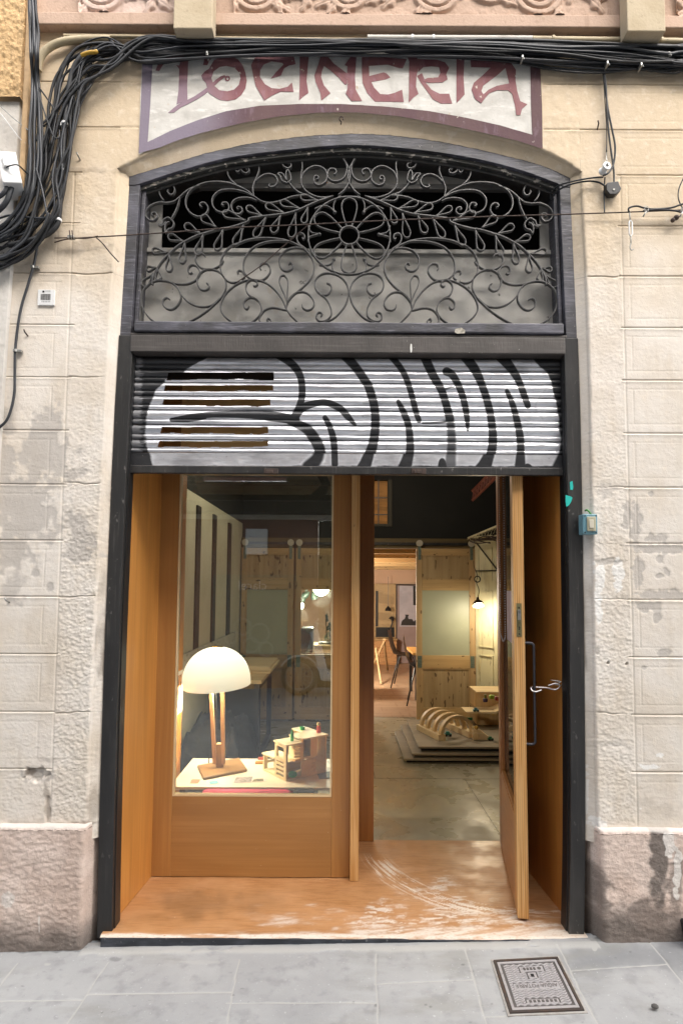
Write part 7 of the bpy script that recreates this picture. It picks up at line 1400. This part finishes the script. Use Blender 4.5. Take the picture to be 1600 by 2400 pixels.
b = MB(); b.lathe([(.06, -.02), (.05, .02), (.015, .06), (.005, .07)], (xx(907), YR - .2, zz(1428)), 16); b.tube([(xx(907), YR - .2, zz(1422)), (xx(907), YR - .2, zz(1352))], .004, 5); part('shade', b, M['black'], t, smooth=.7)
t = thing('low_counter', 'low counter faced with pale brick under the inner window', 'counter', (xx(900), YR - .1, ZFL))
b = MB(); b.box(xx(860), xx(926), YR - .25, YR - .06, ZFL, zz(1498)); part('brick_front', b, mat('pale_brick', srgb('#c99a6a'), .85, 0, [('n', (6, 6, 40), .5, .6, srgb('#a87a4d'), .7)], [((8, 8, 50), 2, .004)]), t)
b = MB(); b.box(xx(858), xx(927), YR - .28, YR - .05, zz(1498) + .001, zz(1498) + .03); part('top', b, M['pinex'], t)
t = thing('white_door', 'pale door with a photograph of a stove hung on it in the back room', 'door', (xx(950), YR, ZFL))
b = MB(); b.box(xx(929), xx(985), YR - .03, YR - .002, ZFL, zz(1372)); part('leaf', b, mat('mauve_door', srgb('#a08e8b'), .7, 0, [('n', 4, .4, .7, srgb('#8d7b77'), .5)]), t)
b = MB(); b.box(xx(926.5), xx(929), YR - .045, YR - .003, ZFL, zz(1370)); b.box(xx(929), xx(985), YR - .045, YR - .003, zz(1372) + .002, zz(1369)); part('frame', b, M['framedark'], t)
ps = thing('wall_picture', 'large pale picture with a dark steam engine like shape hung on the mauve door', 'picture', (xx(955), YR - .04, zz(1465)))
b = MB(); b.box(xx(935), xx(985), YR - .04, YR - .0315, zz(1468), zz(1373)); part('sheet', b, mat('pale_picture', srgb('#b9b7c0'), .6, 0, [('n', 5, .4, .7, srgb('#9d9ba6'), .6)]), ps)
b = MB(); b.prism([(xx(x), zz(y)) for x, y in ((938, 1465), (940, 1456), (943, 1452), (947, 1450), (949, 1444), (948, 1440), (957, 1440), (955, 1445), (956, 1450), (964, 1450), (968, 1456), (973, 1452), (974, 1465))], YR - .044, YR - .041); b.box(xx(967), xx(974), YR - .044, YR - .041, zz(1418), zz(1373)); part('dark_shape', b, mat('picture_dark', srgb('#2b2726'), .6), ps)
# easel, table and chairs
t = thing('easel', 'folding pine easel standing at the left of the passage', 'easel', PZ(885, 1600, ZFL))
for a, c in (((876, 1555), (902, 1498)), ((907, 1570), (899, 1498)), ((893, 1604), (880, 1520))):
    b = MB(); A = PZ(*a, ZFL) if a[1] > 1560 else P(*a, 7.3); C_ = P(*c, 7.0); b.tube([A, C_], .02, 4); part('leg', b, M['pine'], t)
t = thing('yellow_table', 'table with a yellow wooden top beside the black chairs in the back room', 'table', (1.2, 6.0, ZFL))
b = MB(); zq = .72; c0 = PZ(952, 1516, zq); c1 = PZ(974, 1529, zq); b.hexa([Vector((c0.x, c0.y, zq - .03)), Vector((c0.x + 1, c0.y, zq - .03)), Vector((c0.x + 1, c0.y - .75, zq - .03)), Vector((c0.x, c0.y - .75, zq - .03)), Vector((c0.x, c0.y, zq)), Vector((c0.x + 1, c0.y, zq)), Vector((c0.x + 1, c0.y - .75, zq)), Vector((c0.x, c0.y - .75, zq))]); part('top', b, mat('honey_top', srgb('#c9974f'), .45), t)
for dx, dy in ((.05, -.05), (.95, -.05), (.05, -.70), (.95, -.70)): b = MB(); b.box(c0.x + dx - .02, c0.x + dx + .02, c0.y + dy - .02, c0.y + dy + .02, ZFL, zq - .031); part('leg', b, M['framedark'], t)
def chair(foot, rot, lb):
    t = thing('chair', lb, 'chair', foot, 'black chairs in the back room'); Mr = Matrix.Translation(foot) @ Matrix.Rotation(rot, 4, 'Z')
    sh_ = [(0, .45), (.1, .44), (.25, .435), (.36, .44), (.42, .47), (.46, .56), (.49, .70), (.50, .80)]; V = np.zeros((len(sh_), 9, 3)); 
    for i, (u, z) in enumerate(sh_):
        for j in range(9): w = (j - 4) / 4; q = Mr @ Vector((u - .25, w * (.22 - .03 * (i > 5) * (i - 5)), z + .03 * w * w)); V[i, j] = q
    grid('shell', V, M['black'], t)
    for x, y in ((-.17, -.17), (-.17, .17), (.17, -.17), (.17, .17)):
        b = MB(); b.tube([Mr @ Vector((x * .6, y * .6, .44)), Mr @ Vector((x * 1.2, y * 1.2, 0))], .010, 6); part('leg', b, M['framedark'], t, smooth=True)
chair(PZ(952, 1609, ZFL), math.radians(168), 'black shell chair farther back in the passage beside the yellow table')
chair(PZ(972, 1652, ZFL) + Vector((.12, .1, 0)), math.radians(172), 'black shell chair nearest the sliding door in the passage')
# things behind the clear sliding door
t = thing('globe_lamp', 'white glowing globe lamp in the back room seen through the clear pane', 'lamp', P(752, 1379, 6.0))
b = MB(); b.ball(P(752, 1376, 6.0), .125, 12); part('globe', b, mat('opal_globe', (1, .9, .75), .4, emit=((1, .78, .5), 5)), t, smooth=True)
b = MB(); b.tube([P(752, 1376, 6.0) + Vector((0, 0, .12)), P(752, 1376, 6.0) + Vector((0, 0, .33))], .006, 6); part('flex', b, M['black'], t)
l = bpy.data.lights.new('globe_light', 'POINT'); l.energy = 70; l.color = (1, .90, .76); l.shadow_soft_size = .13; lo = bpy.data.objects.new('globe_light', l); lo.location = P(752, 1376, 6.0) + Vector((0, -.0, -.16)); COL.objects.link(lo)
t = thing('spot_cluster', 'cluster of dark green spot lamps under the ceiling behind the clear pane', 'spot lamps', P(725, 1390, 6.5))
for x, y, rt in ((716, 1394, .9), (735, 1396, -.2), (748, 1389, .3), (708, 1404, .5)):
    b = MB(); b.lathe([(.05, -.06), (.05, .0), (.03, .05), (.012, .07)], P(x, y, 6.5), 14, Matrix.Rotation(rt, 3, 'Y')); b.tube([P(x, y - 4, 6.5), P(725, 1368, 6.5)], .008, 5); part('spot', b, mat('dark_green_metal', srgb('#26352b'), .5) if 'dgm' not in M else M['dgm'], t, smooth=.7)
t = thing('bare_bulb', 'bright bare bulb hanging beside the clear pane edge', 'bulb', P(706, 1420, 6.4)); b = MB(); b.ball(P(706, 1420, 6.4), .035, 8, (1, 1, 1.4)); part('glass', b, mat('bright_bulb', (1, .95, .85), .4, emit=((1, .9, .75), 8)), t, smooth=True)
b = MB(); b.tube([P(706, 1412, 6.4), P(708, 1400, 6.4)], .008, 6); part('holder', b, M['black'], t)
b = MB(); a, c = P(703, 1532, 5.2), P(733, 1472, 5.2); b.box(a.x, c.x, 5.2, 5.5, a.z, c.z); single('black_bag', b, mat('black_board', srgb('#1d2024'), .5), 'upright black portfolio behind the clear sliding door', 'portfolio', None, bev=.02)
b = MB(); a, c = P(690, 1522, 5.55), P(850, 1513, 5.55); b.box(a.x, c.x, 5.55, 6.0, a.z, c.z); b.box(a.x + .1, a.x + .14, 5.6, 5.9, ZFL, a.z); b.box(c.x - .14, c.x - .1, 5.6, 5.9, ZFL, a.z); single('back_desk', b, M['pinex'], 'narrow desk behind the clear sliding door', 'desk')
b = MB(); a = P(768, 1512, 5.7); b.box(a.x - .13, a.x + .1, 5.62, 5.8, P(768, 1512, 5.6).z, P(768, 1505, 5.6).z); single('printer', b, M['black'], 'flat black device on the narrow desk', 'device', None, bev=.01)
t = thing('potted_plant', 'thin leafy sprig in a glass jar on the narrow desk', 'plant', P(766, 1505, 5.75))
b = MB(); b.lathe([(.05, 0), (.055, .06), (.03, .12), (.035, .14)], P(768, 1505, 5.75), 14, cap=False); part('jar', b, M['glass'], t, smooth=True)
b = MB(); b.tube(cr([tuple(P(768, 1503, 5.75)), tuple(P(764, 1475, 5.75)), tuple(P(763, 1445, 5.75))], 6), .006, 5)
for x, y in ((762, 1450), (768, 1462), (764, 1470), (774, 1464), (770, 1472), (761, 1442)): p = P(x, y, 5.75); b.add([p, p + Vector((.03, -.01, .03)), p + Vector((.045, 0, -.03)), p + Vector((.01, .01, -.05))], [(0, 1, 2, 3)])
part('sprig', b, mat('dark_leaf', srgb('#2f3a24'), .6), t)

# ================================================================ the house across the street (seen only as a reflection)
op = thing('opposite_building', 'brick and dark shutter house across the narrow street seen mirrored in the pane', 'building', (0, -5.2, 0))
YO = -5.2
M['brick'] = mat('dark_red_brick', srgb('#8a5a4c'), .9, 0, [('n', (3, 3, 3), .4, .7, srgb('#74493d'), .7), ('w', (.0, .0, 42), .84, .96, srgb('#b7a89b'), .8, 0)])
M['brick'].node_tree.nodes['Wave Texture'].bands_direction = 'Z'
b = MB(); b.box(-9, 9, YO - .1, YO + .25, 2.62, 4.3); part('dark_awning', b, mat('dark_awning', srgb('#3a3733'), .9), op)  # unseen block, added to keep the reflection in the upper pane dark
b = MB(); b.box(-9, 9, YO - .3, YO - .101, 2.55, 8.6); b.box(-9, -2.6, YO - .3, YO, -.2, 2.549); b.box(2.2, 9, YO - .3, YO, -.2, 2.549); part('wall', b, mat('pale_stucco', srgb('#e9e2d4'), .9, 0, [('n', 2, .4, .7, srgb('#d2c8b6'), .6)]), op)
b = MB(); b.box(-2.6, -.35, YO - .25, YO - .12, -.2, 2.549); part('brick_pier', b, M['brick'], op)
b = MB(); b.box(-.35, 2.2, YO - .35, YO - .3, -.2, 2.549); part('dark_shopfront', b, M['black'], op)
b = MB()
for i in range(26): b.box(-1.9, -.6, YO - .118, YO - .108, .3 + i * .055, .3 + i * .055 + .045)
part('shutter_slats', b, mat('grey_slats', srgb('#6f6d68'), .6), op)
b = MB(); b.box(-1.42, -1.10, YO - .119, YO - .04, 2.02, 2.40); part('meter_box', b, mat('pale_box', srgb('#f2f5f7'), .5), op, bev=.004)
tv, tf = text_flat('clarel', .19); x1 = max(v[0] for v in tv)
b = MB(); b.add([(-1.10 - v[0] * .42 / x1 - .0, YO - .100, 1.50 + v[1]) for v in tv], tf); part('shop_lettering', b, mat('white_letters', srgb('#f6f5f2'), .6), op)
b = MB(); b.box(-2.0, .4, YO + .0, YO + .9, 2.9, 3.0); part('balcony', b, M['brick'], op)
M['greyspray'] = mat('grey_spray', srgb('#9c9992'), .7)
for x, z, r_ in ((-1.45, .95, .12), (-1.2, .85, .14), (-1.32, .68, .11), (-1.62, .8, .09), (-1.1, .62, .1)):
    b = MB(); b.tube([Vector((x + math.cos(a) * r_, YO - .1, z + math.sin(a) * r_)) for a in np.linspace(0, 6.28, 24)[:-1]], .018, 5, True); part('spray_loop', b, M['greyspray'], op)
# moped parked across the street, seen only mirrored in the pane
mx_, my_, mz_ = -.56, YO + .62, .08; t = thing('parked_moped', 'pale moped with spoked wheels parked across the street, mirrored in the pane', 'moped', (mx_, my_, mz_))
for dx in (0, 1.15):
    b = MB(); c = Vector((mx_ + dx, my_, mz_ + .26)); b.tube([c + Vector((math.cos(a) * .22, 0, math.sin(a) * .22)) for a in np.linspace(0, 2 * math.pi, 30)[:-1]], .035, 8, True); o = part('wheel', b, M['black'], t, smooth=True)
    b = MB(); b.tube([c + Vector((math.cos(a) * .185, 0, math.sin(a) * .185)) for a in np.linspace(0, 2 * math.pi, 30)[:-1]], .012, 6, True)
    for k in range(12): b.tube([c, c + Vector((math.cos(k * .5236) * .185, 0, math.sin(k * .5236) * .185))], .004, 4)
    part('rim', b, M['galv'], o, smooth=True)
    b = MB(); b.strip([(c.x + math.cos(a) * .28, c.z + math.sin(a) * .28) for a in np.linspace(.3, 2.6, 16)], .012, my_ - .05, my_ + .05); part('mudguard', b, M['white'], t)
b = MB(); b.tube([(mx_, my_, mz_ + .26), (mx_ + .16, my_, mz_ + .72), (mx_ + .24, my_, mz_ + .98)], .022, 8); b.tube([(mx_ + .24, my_ - .28, mz_ + 1.02), (mx_ + .22, my_, mz_ + .98), (mx_ + .24, my_ + .28, mz_ + 1.02)], .014, 8); part('fork', b, M['galv'], t, smooth=True)
b = MB(); b.prism([(mx_ + .14, mz_ + .86), (mx_ + .24, mz_ + .90), (mx_ + .38, mz_ + .34), (mx_ + .70, mz_ + .30), (mx_ + .82, mz_ + .62), (mx_ + 1.30, mz_ + .60), (mx_ + 1.32, mz_ + .52), (mx_ + 1.0, mz_ + .34), (mx_ + .86, mz_ + .20), (mx_ + .30, mz_ + .22)], my_ - .13, my_ + .13); part('body', b, M['white'], t, bev=.02)
b = MB(); b.box(mx_ + .72, mx_ + 1.3, my_ - .12, my_ + .12, mz_ + .63, mz_ + .72); part('saddle', b, M['black'], t, bev=.03)
b = MB(); b.ball((mx_ + .14, my_, mz_ + .90), .07, 8); part('headlight', b, M['opaque_lens'], t, smooth=True)
